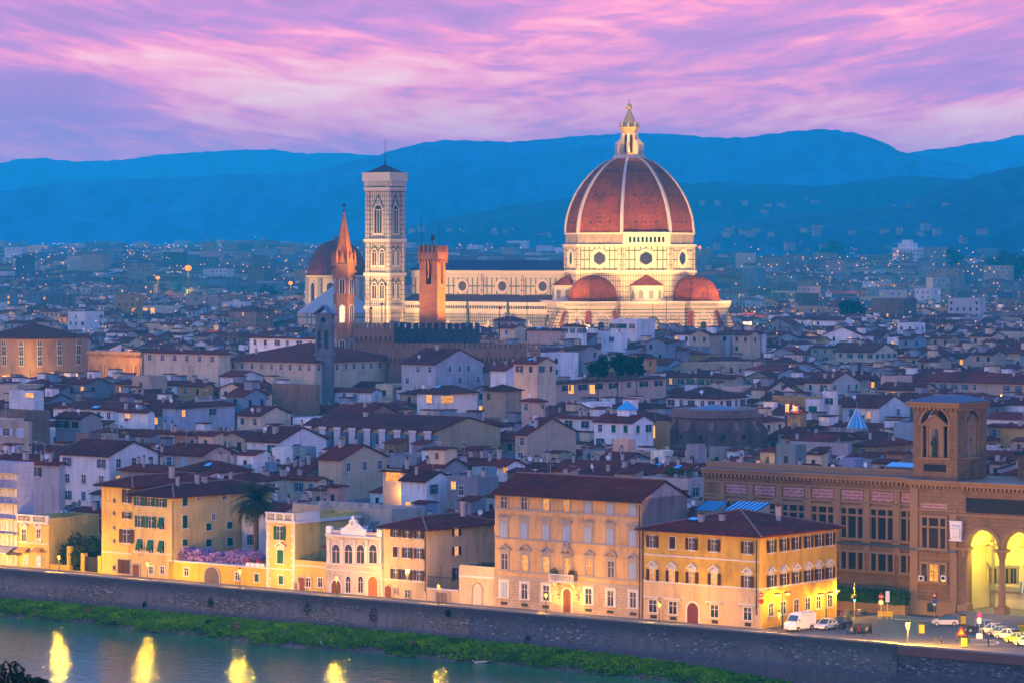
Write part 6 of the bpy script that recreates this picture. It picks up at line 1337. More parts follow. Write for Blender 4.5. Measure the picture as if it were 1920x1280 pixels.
C_ = [
 # x0, x1, x2, eave row, h, roof, colour, label, options
 (-40, 56, 165, 634, 26, 'hip', 'beige', 'huge brown rusticated palace with large stone windows at the edge of the city', dict(yb=705, wcol=(.26, .155, .105), name='stone_palace', cat='palace', wins=(3, 3), winw=1.8, winh=3.0, spacing=6.4, bare=0, noshut=True, chim=0, dish=False, sky=False, lip=0)),
 (270, 410, 432, 662, 25, 'hip', 'cream', 'long cream palace with seven tall dark windows left of the lower convent wing', dict(yb=692, wins=(1, 0), winw=1.3, winh=3.0, spacing=4.4, bare=0, noshut=True, chim=1, shc='brown', lip=0, p=.3)),
 (411, 590, 752, 678, 23, 'hip', 'cream', 'very long cream convent wing with rows of small windows turning a corner', dict(yb=706, wins=(1, 1), winw=1.0, winh=1.9, spacing=3.4, bare=0, noshut=True, chim=1, lip=0, p=.26, shc='brown')),
 (468, 592, 600, 634, 26, 'gu', 'white', 'long white attic storey with small dark windows left of the stone bell gable', dict(yb=664, wins=(1, 0), spacing=4.5, bare=.1, lip=0, chim=0, p=.3)),
 (753, 817, 905, 681, 23.5, 'gu', 'white', 'white house with blank blue grey side wall in front of the battlements', dict(yb=712, wins=(3, 2), spacing=3.4, chim=2, wcol=(.46, .46, .47))),
 (782, 833, 895, 736, 17, 'hip', 'white', 'white house with two glowing orange windows under a wide roof', dict(yb=772, wins=(1, 1), lit=((805, 747, 'f', 10, 15), (838, 748, 's', 22, 13)), chim=0, spacing=4, bare=.9)),
 (510, 593, 600, 726, 17, 'flat', 'grey', 'blank dark stone block with flat top amid the roofs', dict(yb=775, wins=(0, 0), wallm=BROWN, wcol=(.5, .5, .5), chim=0, dish=False)),
 (595, 697, 715, 733, 15, 'gu', 'white', 'low white house with round gable window behind the painted loggia', dict(yb=748)),
 (568, 817, 938, 806, 15.5, 'gu', 'beige', 'long loggia house with painted white panels between blue windows and blank ochre gable', dict(yb=850, name='painted_loggia_house', wcol=(.50, .36, .20), wins=(0, 0), chim=1, sky=False, p=.22)),
 (445, 489, 545, 777, 15, 'gu', 'cream', 'small cream house with arched dormer windows and blank gable', dict(yb=800, wins=(1, 0), spacing=3)),
 (463, 524, 612, 826, 15, 'gu', 'white', 'pale blue white house with wide gable left of the painted loggia', dict(yb=860, wins=(2, 1), bare=.4)),
 (597, 640, 725, 859, 15, 'gu', 'cream', 'cream gabled house with bright green shutters and tall blank side wall', dict(yb=935, wins=(2, 1), shc='green', wcol=(.56, .44, .28), bare=.1, winside=True)),
 (718, 757, 770, 881, 14.5, 'hip', 'cream', 'narrow cream house with one large glowing studio window under its eaves', dict(yb=960, wins=(1, 1), bare=.95, lit=((738, 891, 'f', 27, 22),))),
 (752, 799, 850, 899, 14, 'gu', 'white', 'white house with dark glazed gallery and one glowing shuttered window', dict(yb=955, wins=(1, 1), lit=((766, 948, 'f', 9, 16),), bare=.2)),
 (838, 896, 935, 902, 14, 'flat', 'grey', 'grey terraced house with striped awning and one lit window beside the orange palace', dict(yb=950, wins=(2, 1), lit=((851, 909, 'f', 8, 13),))),
 (470, 598, 612, 897, 12, 'gu', 'cream', 'low cream house with blue shutters directly behind the palm', dict(yb=935, wins=(1, 1), shc='blue', spacing=3.2)),
 (112, 205, 296, 852, 15.5, 'gu', 'white', 'white house with grey blue shutters and broad pale gable above the garden', dict(yb=945, wins=(3, 2), shc='blue', bare=.15)),
 (28, 111, 122, 868, 16, 'gu', 'pink', 'tall pinkish grey stained house rising behind the balustraded shop', dict(yb=965, wins=(2, 0), bare=.5, wcol=(.50, .42, .40))),
 (305, 329, 440, 762, 16, 'hip', 'grey', 'house with long open grey roof loggia on thin posts', dict(yb=800, wins=(0, 1), wcol=(.40, .42, .45), spacing=5, winh=2.2)),
 (104, 153, 190, 782, 16, 'gu', 'grey', 'dark open roof loft between brick walls above the white house', dict(yb=825, wins=(1, 0), winw=2.2, winh=2.4, spacing=3, wcol=(.33, .30, .27))),
 (-30, 54, 60, 796, 17, 'flat', 'beige', 'columned roof loggia with tall lit openings at the edge of the roofs', dict(yb=845, wins=(1, 0), winw=2.0, winh=3.0, spacing=3.6, wcol=(.42, .33, .24), bare=0)),
 (17, 64, 82, 738, 18, 'flat', 'white', 'white penthouse with glowing glass room beneath a blue flat roof', dict(yb=757, wins=(0, 0), lit=((56, 740, 'f', 15, 9),))),
 (335, 384, 400, 722, 17, 'gu', 'ochre', 'ochre villa with ornate painted gable among the dark roofs', dict(yb=742, wins=(1, 0))),
 (100, 212, 222, 766, 15, 'hip', 'white', 'long low white house with wide hipped roof and skylights', dict(yb=780, wins=(1, 0), sky=True)),
 (222, 277, 290, 771, 15, 'gu', 'white', 'small white house with one glowing window under a ridge roof', dict(yb=795, wins=(1, 0), lit=((240, 779, 'f', 9, 8),), bare=.6)),
 (258, 372, 385, 812, 13.5, 'gu', 'ochre', 'long ochre brick arcade house with arched frieze under dark roof', dict(yb=826, wins=(1, 0), wcol=(.42, .22, .11), spacing=2.6)),
 (127, 160, 195, 588, 23, 'flat', 'white', 'tall white stepped house with rooftop dishes behind the rusticated palace', dict(yb=622, wins=(2, 2))),
 (235, 290, 335, 577, 20, 'flat', 'cream', 'cream hall with two tall glowing windows under small gables', dict(yb=600, wins=(1, 0), bare=1, lit=((272, 585, 'f', 9, 16), (286, 584, 'f', 8, 14)))),
 (430, 480, 512, 583, 24, 'hip', 'grey', 'square grey stone tower house with hipped roof left of the brick spire', dict(yb=616, wins=(2, 2), wcol=(.24, .20, .19), wallm=BROWN)),
 (1000, 1016, 1300, 718, 17, 'hip', 'pink', 'long salmon palace wall with large shuttered windows, two of them glowing', dict(yb=752, wins=(1, 1), winw=2.0, winh=2.6, spacing=6.6, bare=0, shc='brown', lit=((1070, 729, 's', 10, 16), (1110, 729, 's', 10, 16)), wcol=(.62, .38, .28), chim=1, sky=False, p=.3)),
 (978, 1012, 1023, 750, 18.5, 'hip', 'pink', 'pinkish square roof tower with small windows above the dark roofs', dict(yb=800, wins=(1, 1), spacing=2.2, chim=0)),
 (1050, 1113, 1120, 782, 15, 'gu', 'white', 'white house with blue green shutters and heavily tiled roof', dict(yb=815, wins=(2, 0), shc='green')),
 (1114, 1187, 1225, 790, 15.5, 'gu', 'white', 'white gabled house with glass pyramid lantern on its tiled roof', dict(yb=830, wins=(2, 1), shc='green', name='lantern_house')),
 (1190, 1251, 1256, 795, 14.5, 'flat', 'ochre', 'ochre flat roofed house with one big bright kitchen window', dict(yb=842, wins=(0, 0), lit=((1213, 808, 'f', 31, 22),), dish=False, chim=0)),
 (966, 989, 1080, 812, 15.5, 'gu', 'beige', 'beige house with broad blank gable below the salmon palace', dict(yb=862, wins=(2, 0), wcol=(.55, .42, .28))),
 (1145, 1194, 1228, 603, 28.5, 'flat', 'white', 'modern white house with dark glass front below the cathedral', dict(yb=632, wins=(1, 0), winw=2.6, winh=2.4, spacing=3.2, bare=0, lip=0)),
 (1128, 1164, 1176, 627, 25, 'flat', 'white', 'plain white chapel like house with one narrow arched window', dict(yb=658, wins=(1, 0), spacing=8, bare=0)),
 (1053, 1093, 1100, 611, 28, 'hip', 'white', 'white square turret house with dark openings below the tribune', dict(yb=636, wins=(1, 1), spacing=2.8, bare=0)),
 (925, 965, 985, 600, 28, 'hip', 'grey', 'pale grey house with awning windows standing against the nave wall', dict(yb=618, wins=(1, 1))),
 (988, 1052, 1060, 618, 27.5, 'hip', 'pink', 'pink arcaded roof terrace house with several glowing arches', dict(yb=640, wins=(1, 1), lip=.5, spacing=3)),
 (935, 965, 985, 614, 28, 'gu', 'cream', 'cream terrace house with warm veranda beside the dark battlements', dict(yb=630, wins=(1, 0), lip=.4)),
 (1100, 1166, 1180, 681, 19.5, 'hip', 'ochre', 'low dark roofed house with three glowing windows under its eaves', dict(yb=690, wins=(0, 0), lit=((1107, 684, 'f', 8, 5), (1121, 684, 'f', 8, 5), (1135, 684, 'f', 8, 5)))),
 (963, 1007, 1042, 680, 25, 'gu', 'cream', 'cream house with pale blue gable right of the battlemented palace wall', dict(yb=698, wins=(1, 1))),
 (1567, 1640, 1682, 659, 17, 'gu', 'cream', 'cream house with green shutters and pink gable in the eastern roofs', dict(yb=685, wins=(2, 1), shc='green', bare=.1)),
 (1520, 1575, 1582, 650, 18, 'hip', 'beige', 'beige house with wide openings left of the green shuttered cream house', dict(yb=672, wins=(2, 0), shc='brown')),
 (1508, 1558, 1612, 716, 16, 'gu', 'beige', 'old stained white workshop with sloping parapet gable and air vents', dict(yb=738, wins=(1, 1), wcol=(.56, .52, .45))),
 (1580, 1648, 1706, 762, 15, 'gu', 'white', 'white house with red roof and one orange window behind the glass cone', dict(yb=785, wins=(1, 1), lit=((1629, 778, 'f', 7, 12),), bare=.4)),
 (1510, 1538, 1546, 754, 16, 'flat', 'white', 'small white roof block with garage like opening', dict(yb=780, wins=(1, 0), winw=2.4, spacing=3)),
 (1541, 1566, 1571, 739, 18, 'flat', 'white', 'taller white roof block beside the garage like one', dict(yb=776, wins=(1, 0), spacing=3)),
 (1480, 1590, 1597, 838, 13, 'flat', 'grey', 'plain grey violet flat roofed block behind the library wing', dict(yb=862, wins=(0, 0), wcol=(.42, .36, .36), chim=1, dish=False)),
 (1600, 1640, 1712, 833, 12.5, 'hip', 'ochre', 'ochre courtyard house with big dark roof left of the library tower', dict(yb=872, wins=(1, 1), wcol=(.45, .25, .10), shc='brown')),
 (1848, 1990, 2000, 801, 14.5, 'hip', 'ochre', 'yellow house with dark shutters and arched window right of the library tower', dict(yb=840, wins=(2, 0), wcol=(.62, .36, .10), shc='brown', spacing=4.2, bare=.1)),
 (1720, 1960, 1990, 718, 17, 'hip', 'beige', 'broad red brown hipped roof spreading behind the library tower', dict(yb=730, p=.5, wins=(1, 0), chim=2)),
 (1250, 1378, 1394, 707, 16.5, 'gu', 'beige', 'house with long plain tiled roof and pair of dormer chimneys east of the salmon palace', dict(yb=720, chim=3)),
 (1250, 1345, 1400, 745, 15, 'hip', 'white', 'white house with five shuttered windows above the round brown apse', dict(yb=766, wins=(1, 1), shc='brown', bare=0, spacing=2.9)),
 (1476, 1500, 1512, 772, 16, 'gu', 'ochre', 'narrow ochre house with tall glowing doorway window under a lit wall', dict(yb=785, wins=(0, 0), lit=((1476, 766, 'f', 5, 16),))),
 (1062, 1190, 1213, 893, 12.5, 'gu', 'ochre', 'ochre house with arched roof dormer behind the orange palace', dict(yb=900, wins=(1, 0), wcol=(.5, .36, .22), p=.3)),
 (1204, 1290, 1388, 905, 13, 'flat', 'pink', 'pinkish terrace house crowded with roof plants and blue doors', dict(yb=945, wins=(1, 1), shc='blue', wcol=(.55, .42, .38))),
 (900, 948, 985, 872, 13.5, 'gu', 'white', 'white house with two tall glowing attic windows left of the orange palace roof', dict(yb=900, wins=(0, 0), lit=((927, 882, 'f', 7, 13), (947, 880, 's', 7, 11)))),
 (330, 412, 470, 882, 14, 'hip', 'white', 'pale house with dark hipped roof and white chimneys behind the green shuttered house', dict(yb=905, wins=(1, 1), chim=3)),
 (225, 310, 345, 882, 13, 'hip', 'beige', 'wide dark roof with many chimneys directly behind the tall ochre house', dict(yb=896, chim=4, wins=(0, 0))),
 (412, 468, 520, 900, 12.5, 'hip', 'white', 'white house with dark hipped roof left of the palm crown', dict(yb=915, wins=(1, 1))),
]
for q_, (x0, x1, x2, ye, h, kr, col, lab, op) in enumerate(C_):
    op = dict(op); op.setdefault('group', None); spec(x0, x1, x2, ye, h, kr, col, q_, label=lab, **op)
# painted panels and blue windows of the loggia house
lg = [o for o in bpy.data.objects if o.name.startswith('painted_loggia_house')][0]
wl_ = lg.children[0].data.vertices; hw = max(v.co.x for v in wl_); hd = max(v.co.y for v in wl_)
SGRAF = bricky('painted_panel', (.58, .56, .55), (.36, .34, .36), (.50, .48, .48), .5, .55, .14, .5, .1)
n = 9
for i in range(n):
    x = -hw + 2 * hw * (i + .35) / n; b = MB(); b.box(x - .1, x + 1.7, -hd - .12, -hd, 10.3, 14.9); b.box(x - .3, x + 1.9, -hd - .2, -hd, 14.9, 15.3, 1); new('painted_panel', b.mesh('painted_panel', [SGRAF, FRAMEW]), lg)
    if i < n - 0: b = MB(); b.box(x + 2.05, x + 3.4, -hd - .07, -hd, 10.6, 14.4); new('window', b.mesh('window', [SHL]), lg)
b = MB(); b.box(-hw, hw, -hd - .5, -hd, 9.7, 10.2); new('ledge', b.mesh('ledge', [FRAMEW]), lg)
ln = [o for o in bpy.data.objects if o.name.startswith('lantern_house')][0]; wv = ln.children[0].data.vertices; hw = max(v.co.x for v in wv); zt_ = max(v.co.z for v in wv)
b = MB(); b.box(-1.6, 1.6, -1.6, 1.6, zt_ - 2, zt_ + 1, 1); b.loft([[(-1.9, -1.9, zt_ + 1), (1.9, -1.9, zt_ + 1), (1.9, 1.9, zt_ + 1), (-1.9, 1.9, zt_ + 1)], [(-.1, -.1, zt_ + 3), (.1, -.1, zt_ + 3), (.1, .1, zt_ + 3), (-.1, .1, zt_ + 3)]], 0); new('glass_lantern', b.mesh('glass_lantern', [SKYL, PLA]), ln, (hw * .1, .5, 0))
# round brown apse
t_ = (EYE - 17.0) * F / (772 - HZ); pc = P(1347, 772, t_); ra = 96 * t_ / F
aps = thing('round_apse', 'round brown stone apse with oval windows, scroll buttresses and flat dark roof', 'church', (pc.x, pc.y + ra, 0), A38); APST = bricky('apse_stucco', (.24, .135, .11), (.21, .12, .10), (.16, .09, .08), 3, 2.0, .03, .5, .3)
b = MB(); b.lathe([(ra * .84, 0), (ra * .84, 15.2), (ra * .92, 15.5), (ra * .92, 16.2), (ra * .86, 16.3), (ra * .86, 17.3), (ra * .82, 17.3)], 20, 0); dr_ = new('drum', b.mesh('drum', [APST]), aps)
b = MB(); b.lathe([(ra * .80, 16.6), (1.0, 18.2)], 20, 0); new('roof', b.mesh('roof', [LEAD]), aps); b = MB(); b.lathe([(ra * 1.0, 0), (ra * 1.0, 8.6), (ra * 1.03, 8.7), (ra * .84, 9.3)], 20, 0); lw_ = new('ambulatory', b.mesh('ambulatory', [APST, TIL]), aps)
for k in range(12):
    a = R(30 * k); M = Matrix.Rotation(a, 4, 'Z'); b = MB(); b.box(-.75, .75, -ra * 1.04, -ra * .83, 0, 12.3); b.box(-.95, .95, -ra * 1.06, -ra * .82, 12.3, 12.8); b.prof_x([(-ra * 1.02, 12.8), (-ra * .9, 14.6), (-ra * .84, 14.8), (-ra * .84, 12.8)], -.6, .6); b.xform(M); new('buttress', b.mesh('buttress', [APST]), dr_)
    M = Matrix.Rotation(a + R(15), 4, 'Z'); b = MB(); b.lathe([(.8, 0), (.8, .3), (.55, .35)], 12); b.xform(M @ Matrix.Translation((0, -ra * .835, 11.2)) @ Matrix.Rotation(R(90), 4, 'X')); wn_ = new('round_window', b.mesh('round_window', [APST]), dr_); b = MB(); b.poly([(.57 * math.cos(-i * .5236), -.05, .57 * math.sin(-i * .5236)) for i in range(12)][::-1]); b.xform(M @ Matrix.Translation((0, -ra * .835 - .33, 11.2))); new('pane', b.mesh('pane', [GLASS]), wn_)
u_, v_ = uv_of(pc.x, pc.y + ra); RES.append((u_ - ra, u_ + ra, v_ - ra, v_ + ra)); VIS.append((1250, 1445, 765, 862, t_))
# floodlit wall with arched niches, glass cone, pink shed, tall chimneys
t_ = (EYE - 23) * F / (660 - HZ); p0, p1 = P(165, 660, t_ + 14), P(266, 660, t_); L = (p1 - p0).xy.length
ow = thing('floodlit_wall', 'orange floodlit stone wall with arched niches between two palaces', 'wall', (p0.x, p0.y, 0), math.atan2(p1.y - p0.y, p1.x - p0.x)); OCH = bricky('ochre_masonry', (.45, .27, .12), (.40, .23, .10), (.28, .17, .09), 1.2, .5, .05)
b = MB(); b.box(0, L, 0, 3, 0, 22.2); new('wall_face', b.mesh('wall_face', [OCH]), ow); b = MB(); b.box(-.2, L + .2, -.6, 3, 22.2, 23)
for i in range(26): b.box(L * (i + .3) / 26, L * (i + .7) / 26, -.5, 0, 21.3, 22.2)
new('cornice', b.mesh('cornice', [OCH]), ow)
for i in range(6):
    x = L * (i + .5) / 6; b = MB(); b.ringarch(x, 18.0, 1.0, 1.5, -.25, 0); b.box(x - 1.5, x - 1.0, -.25, 0, 14, 18); b.box(x + 1.0, x + 1.5, -.25, 0, 14, 18); b.archpane(x - 1, x + 1, 14, 18, -.03, 1); new('niche', b.mesh('niche', [OCH, simple('niche_brown', (.25, .14, .07))]), ow)
VIS.append((165, 268, 655, 698, t_)); q_ = [uv_of(p0.x, p0.y), uv_of(p1.x, p1.y)]; RES.append((min(q_[0][0], q_[1][0]), max(q_[0][0], q_[1][0]), min(q_[0][1], q_[1][1]), max(q_[0][1], q_[1][1]) + 3))
t_ = (EYE - 13) * F / (801 - HZ); pc = P(1607, 801, t_); cn = thing('glass_cone', 'pale blue glass cone skylight standing on a low roof', 'skylight', (pc.x, pc.y, 0), A38)
b = MB(); b.lathe([(2.6, 0), (2.6, 13.0)], 12); new('base', b.mesh('base', [PLA]), cn, color=(.3, .3, .3)); b = MB(); b.lathe([(2.3, 13.0), (.15, 17.4)], 12); new('glass', b.mesh('glass', [SKYL]), cn)
b = MB()
for i in range(12): a = 2 * math.pi * i / 12; b.tube((2.33 * math.cos(a), 2.33 * math.sin(a), 13.0), (.15 * math.cos(a), .15 * math.sin(a), 17.45), .07, .05, 4)
b.tube((0, 0, 17.3), (0, 0, 19), .06); new('glazing_bars', b.mesh('glazing_bars', [STEEL]), cn); u_, v_ = uv_of(pc.x, pc.y); RES.append((u_ - 3, u_ + 3, v_ - 3, v_ + 3)); VIS.append((1590, 1625, 768, 800, t_))
FRONT_N = len([o for o in bpy.data.objects if o.get('category') == 'house'])

# ------------------------------------------------------------------ the rest of the roofscape
VIS += [(770, 1380, 180, 606, 1300), (680, 770, 250, 606, 1350), (778, 840, 440, 606, 1000), (620, 668, 380, 628, 1010), (590, 628, 575, 655, 935), (664, 737, 606, 655, 975), (736, 900, 606, 640, 985), (728, 1000, 640, 666, 952), (565, 690, 440, 580, 1440)]
u_b, v_b = uv_of(P(812, 470, 1000).x, 1000)
for (px, D, r) in ((812, 1000, 6), (645, 1010, 6), (609, 935, 4), (632, 1450, 20), (632, 1670, 18)): c = P(px, 470, D); q = uv_of(c.x, c.y); RES.append((q[0] - r, q[0] + r, q[1] - r, q[1] + r))
for (a, c, D, dp) in ((736, 898, 985, 4), (664, 737, 975, 4), (728, 1012, 952, 9)):
    for i in range(9): x = a + (c - a) * i / 8; pc = P(x, 470, D); q = uv_of(pc.x, pc.y); r = (c - a) / 16 * D / F + 1; RES.append((q[0] - r, q[0] + r, q[1] - 1, q[1] + dp + 2))
qd = uv_of(DX, DY); RES.append((qd[0] - 48, qd[0] + 48, qd[1] - 48, qd[1] + 48)); RES.append((qd[0] - 110, qd[0], qd[1] - 32, qd[1] + 30))
rng = random.Random(21)
RES.append((-263.5, 200, 380, 432))
def free(u0, u1, v0, v1): return not any(u0 < r[1] and u1 > r[0] and v0 < r[3] and v1 > r[2] for r in RES)
def hmax(u0, u1, v0, v1):
    """the tallest a house here may be without covering what the photograph shows behind it"""
    xs = []; D = []
    for u in (u0, u1):
        for v in (v0, v1): x, y = xy_of(u, v); xs.append(960 + F * x / y); D.append(y)
    lo, hi, d0 = min(xs), max(xs), min(D); best = 99; gap = 999
    for (a, c, y0, y1, Dv) in VIS:
        if hi > a and lo < c and d0 < Dv - 2: q = EYE - (y1 - HZ) / F * (sum(D) / 4); gap = Dv - d0 if q < best else gap; best = min(best, q)
    return best, gap
cand = []; v = 413.0
while v < 1900:
    dep = rng.uniform(7.5, 11.5); ua = on_v(-70, 1000, v)[0]; ub = on_v(1990, 1000, v)[0]; u = ua + rng.uniform(0, 8)
    while u < ub:
        wd = rng.choice((rng.uniform(5, 9), rng.uniform(6, 10), rng.uniform(8, 15))) * (1.25 if v > 1100 else 1); vo = rng.uniform(-1.2, 1.2); u1_ = u + wd; v0_, v1_ = v + vo + 1.2, v + vo + dep - .2
        x, y = xy_of((u + u1_) / 2, v0_)
        if y > 540 or v0_ > 414:
            if free(u, u1_, v0_, v1_):
                kr = rng.choices(('gu', 'gv', 'hip', 'flat', 'shed'), (40, 20, 26, 9, 5))[0]; p = rng.uniform(.28, .40)
                rise = {'gu': dep / 2 * p, 'gv': wd / 2 * p, 'hip': min(wd, dep) / 2 * p, 'flat': .8, 'shed': dep * p}[kr]
                h = rng.gauss(13.2, 1.9) + (rng.uniform(2, 5) if rng.random() < .12 else 0) + (2.5 if v > 1000 else 0); h = max(8.5, min(22, h)); hm, gap = hmax(u, u1_, v0_, v1_)
                if gap < 115 and hm < 28: h = max(h, min(24.5, hm - rise - rng.uniform(.3, 3.0)))
                if h + rise > hm:
                    if kr == 'gv' or kr == 'shed': kr = 'hip'; rise = min(wd, dep) / 2 * p
                    h = hm - rise - .2
                if h > 4.5: cand.append((y, u, u1_, v0_, v1_, h, kr, p))
            else:                                         # try a thinner house in what is left
                pass
        u = u1_ + (0 if rng.random() < .72 else rng.uniform(.8, 3.2))
    v += dep + (0 if rng.random() < .6 else rng.uniform(1.5, 4.5))
cand.sort()
NIND = 300 - FRONT_N - 6
PAL = (['white'] * 3 + ['cream'] * 3 + ['grey'] * 3 + ['beige'] * 4 + ['pink'] * 2 + ['ochre'] * 2 + ['blue grey'] * 3 + ['brown'] * 2)
def in_frame(c):
    x, y = xy_of((c[1] + c[2]) / 2, c[3]); px, py = pix(x, y, c[5]); return -40 < px < 1960 and py < 1100
cand = [c for c in cand if in_frame(c)]
near, rest = cand[:NIND], cand[NIND:]
for i, (y, u0, u1_, v0_, v1_, h, kr, p) in enumerate(near):
    rg = random.Random(1000 + i); house(u0, u1_, v0_, v1_, h, kr, rg.choice(PAL), rg, p, wins=(2, 1), spacing=2.5 + .9 * rg.random(), bare=.18, group='houses crowded behind the embankment street', lip=.075)
print('individual houses', FRONT_N, len(near), 'rest', len(rest), 'y reach', near[-1][0])
# everything beyond, far too many to count: one object
def house_into(b, cx, cy, a, w_, d_, h, kr, p, wc, rc, wins, rg, lit=.02, zo=None):
    s0 = len(b.v); wall_mesh(b, w_, d_, h, kr, p, 0, wc); roof_mesh(b, w_, d_, h, kr, p, .5, .2, 1, rc)
    if wins:
        n = max(1, int(w_ / 3.4))
        for r in range(wins):
            for i in range(n):
                if rg.random() < .3: continue
                x = -w_ / 2 + w_ * (i + .5) / n; z = h - 2.5 - 3.3 * r
                if z < 1: continue
                b.box(x - .55, x + .55, -d_ / 2 - .06, -d_ / 2, z, z + 1.6, 3 if rg.random() < lit else 2, top=False, bot=False)
        n = max(1, int(d_ / 4))
        for i in range(n):
            if rg.random() < .5: continue
            y = -d_ / 2 + d_ * (i + .5) / n; b.box(w_ / 2, w_ / 2 + .06, y - .5, y + .5, h - 2.6, h - 1.1, 3 if rg.random() < lit else 2, top=False, bot=False)
        if kr != 'flat':
            for _ in range(rg.randrange(4)):
                x, y = rg.uniform(-.4, .4) * w_, rg.uniform(-.3, .3) * d_; z = roof_z(x, y, w_, d_, h, kr, p); q = rg.random()
                if q < .7: b.box(x - .3, x + .3, y - .25, y + .25, z - 1, z + 1.2, 0, (.38, .32, .27))
                else: b.box(x - 1.4, x + 1.4, y - 1.2, y + 1.2, z - 1.5, z + 1.8, 0, WALLC[rg.choice(('white', 'cream', 'grey', 'blue grey'))]); b.box(x - 1.6, x + 1.6, y - 1.4, y + 1.4, z + 1.8, z + 2.0, 1, rc)
    M = Matrix.Translation((cx, cy, gz(cy) - .5 if zo is None else zo)) @ Matrix.Rotation(a, 4, 'Z'); b.xform(M, s0)
b = MB()
for i, (y, u0, u1_, v0_, v1_, h, kr, p) in enumerate(rest):
    rg = random.Random(9000 + i); c = WALLC[rg.choice(PAL)]; j = rg.uniform(.8, 1.1); q = rg.uniform(.7, 1.25)
    house_into(b, *xy_of((u0 + u1_) / 2, (v0_ + v1_) / 2), A38, u1_ - u0, v1_ - v0_, h, kr, p, tuple(x * j for x in c), (q, q * rg.uniform(.9, 1.05), q * rg.uniform(.9, 1.15)), 2 if y < 1500 else 1, rg, .07)
y = 1760.0; rg = random.Random(77)
while y < 6900:                                        # larger and larger blocks towards the hills
    step = 22 + (y - 1760) * .010; x = -.165 * y
    while x < .165 * y:
        w_ = rg.uniform(9, 24) * (1 + (y - 1700) / 9000); d_ = rg.uniform(10, 16); px, py = pix(x + w_ / 2, y, 15)
        tall = rg.random() < .07; h = rg.uniform(9, 18) if not tall else rg.uniform(20, 29)
        if y > 3900 and px > 1180: break
        if not (565 < px < 700 and y < 1800) and rg.random() < .86:
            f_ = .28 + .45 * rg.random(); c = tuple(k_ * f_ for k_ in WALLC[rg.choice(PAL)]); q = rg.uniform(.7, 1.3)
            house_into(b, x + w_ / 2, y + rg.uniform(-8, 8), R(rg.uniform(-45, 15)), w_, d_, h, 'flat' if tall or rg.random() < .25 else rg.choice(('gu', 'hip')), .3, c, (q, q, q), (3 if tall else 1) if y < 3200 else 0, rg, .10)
        x += w_ + rg.uniform(0, 14)
    y += step
kind(new('distant_roofscape', b.mesh('distant_roofscape', [PLAC, TILC, GLASS, LIT])), 'stuff')
# ------------------------------------------------------------------ trees and plants
BARK = simple('bark', (.10, .075, .055), .9, .3, 3)
def leafmat(name, c, sc=1.2):
    m, t = mat(name); pos = objcoord(t); n = noise(t, pos, sc, 3, .6)
    k = t.ramp(n, [(.3, tuple(x * .55 for x in c)), (.5, c), (.7, tuple(x * 1.5 for x in c))]); finish(t, k, .75); return m
LEAFD = leafmat('dark_leaves', (.022, .042, .020)); LEAFM = leafmat('mid_leaves', (.05, .085, .025)); LEAFP = leafmat('palm_leaves', (.035, .058, .030), 2)
def tree(name, label, x, y, z, h, r, seed, leaf, n=900, sz=1.2, cat='tree', group=None, ls=(.16, .42), tr=.3):
    rg = random.Random(seed); t = thing(name, label, cat, (x, y, z), rg.uniform(0, 6), group)
    b = MB(); top = h - r * sz; b.tube((0, 0, -.3), (.1 * r, 0, top * .6), tr, tr * .7, 8); b.tube((.1 * r, 0, top * .6), (0, .05 * r, h - r * .5), tr * .7, tr * .2, 8); cl = []
    for k in range(9):
        a = rg.uniform(0, 6.28); e = rg.uniform(-.75, .8); q = Vector((r * .66 * math.cos(a) * math.cos(e), r * .66 * math.sin(a) * math.cos(e), h - r * sz + r * sz * .7 * math.sin(e)))
        b.tube((.08 * r, 0, max(.3, min(q.z - .3 * r, h * .7))), q, tr * .3, .04, 5); cl.append((q, rg.uniform(.35, .58) * r))
    cl.append((Vector((0, 0, h - r * sz)), .6 * r)); new('trunk', b.mesh('trunk', [BARK]), t)
    b = MB()
    for c, rr in cl: leafball(b, c, rr, n // len(cl), rg, ls[0], ls[1], .9)
    new('crown', b.mesh('crown', [leaf]), t); return t
def onv(px, py, v): u, z = on_v(px, py, v); return (*xy_of(u, v), z)
for k, (px, py, h, r, lf, lab) in enumerate(((150, 986, 0, 3.6, LEAFD, 'big dark evergreen tree behind the iron gate left of the ochre house'), (97, 1003, 0, 2.8, LEAFD, 'dark bushy evergreen tree at the shop end of the little garden'), (177, 990, 0, 2.6, LEAFD, 'dark evergreen tree pressed against the tall ochre house wall'), (143, 1003, 0, 2.0, LEAFM, 'lamp lit yellow green laurel in front of the dark garden trees'))):
    x, y, z = onv(px, py, 401 if k < 3 else 398.8); tree('garden_tree', lab, x, y, 0, z, r, k, lf, 1500, 1.35 if k < 3 else 1.9, group='trees of the little street garden', ls=(.12, .32))
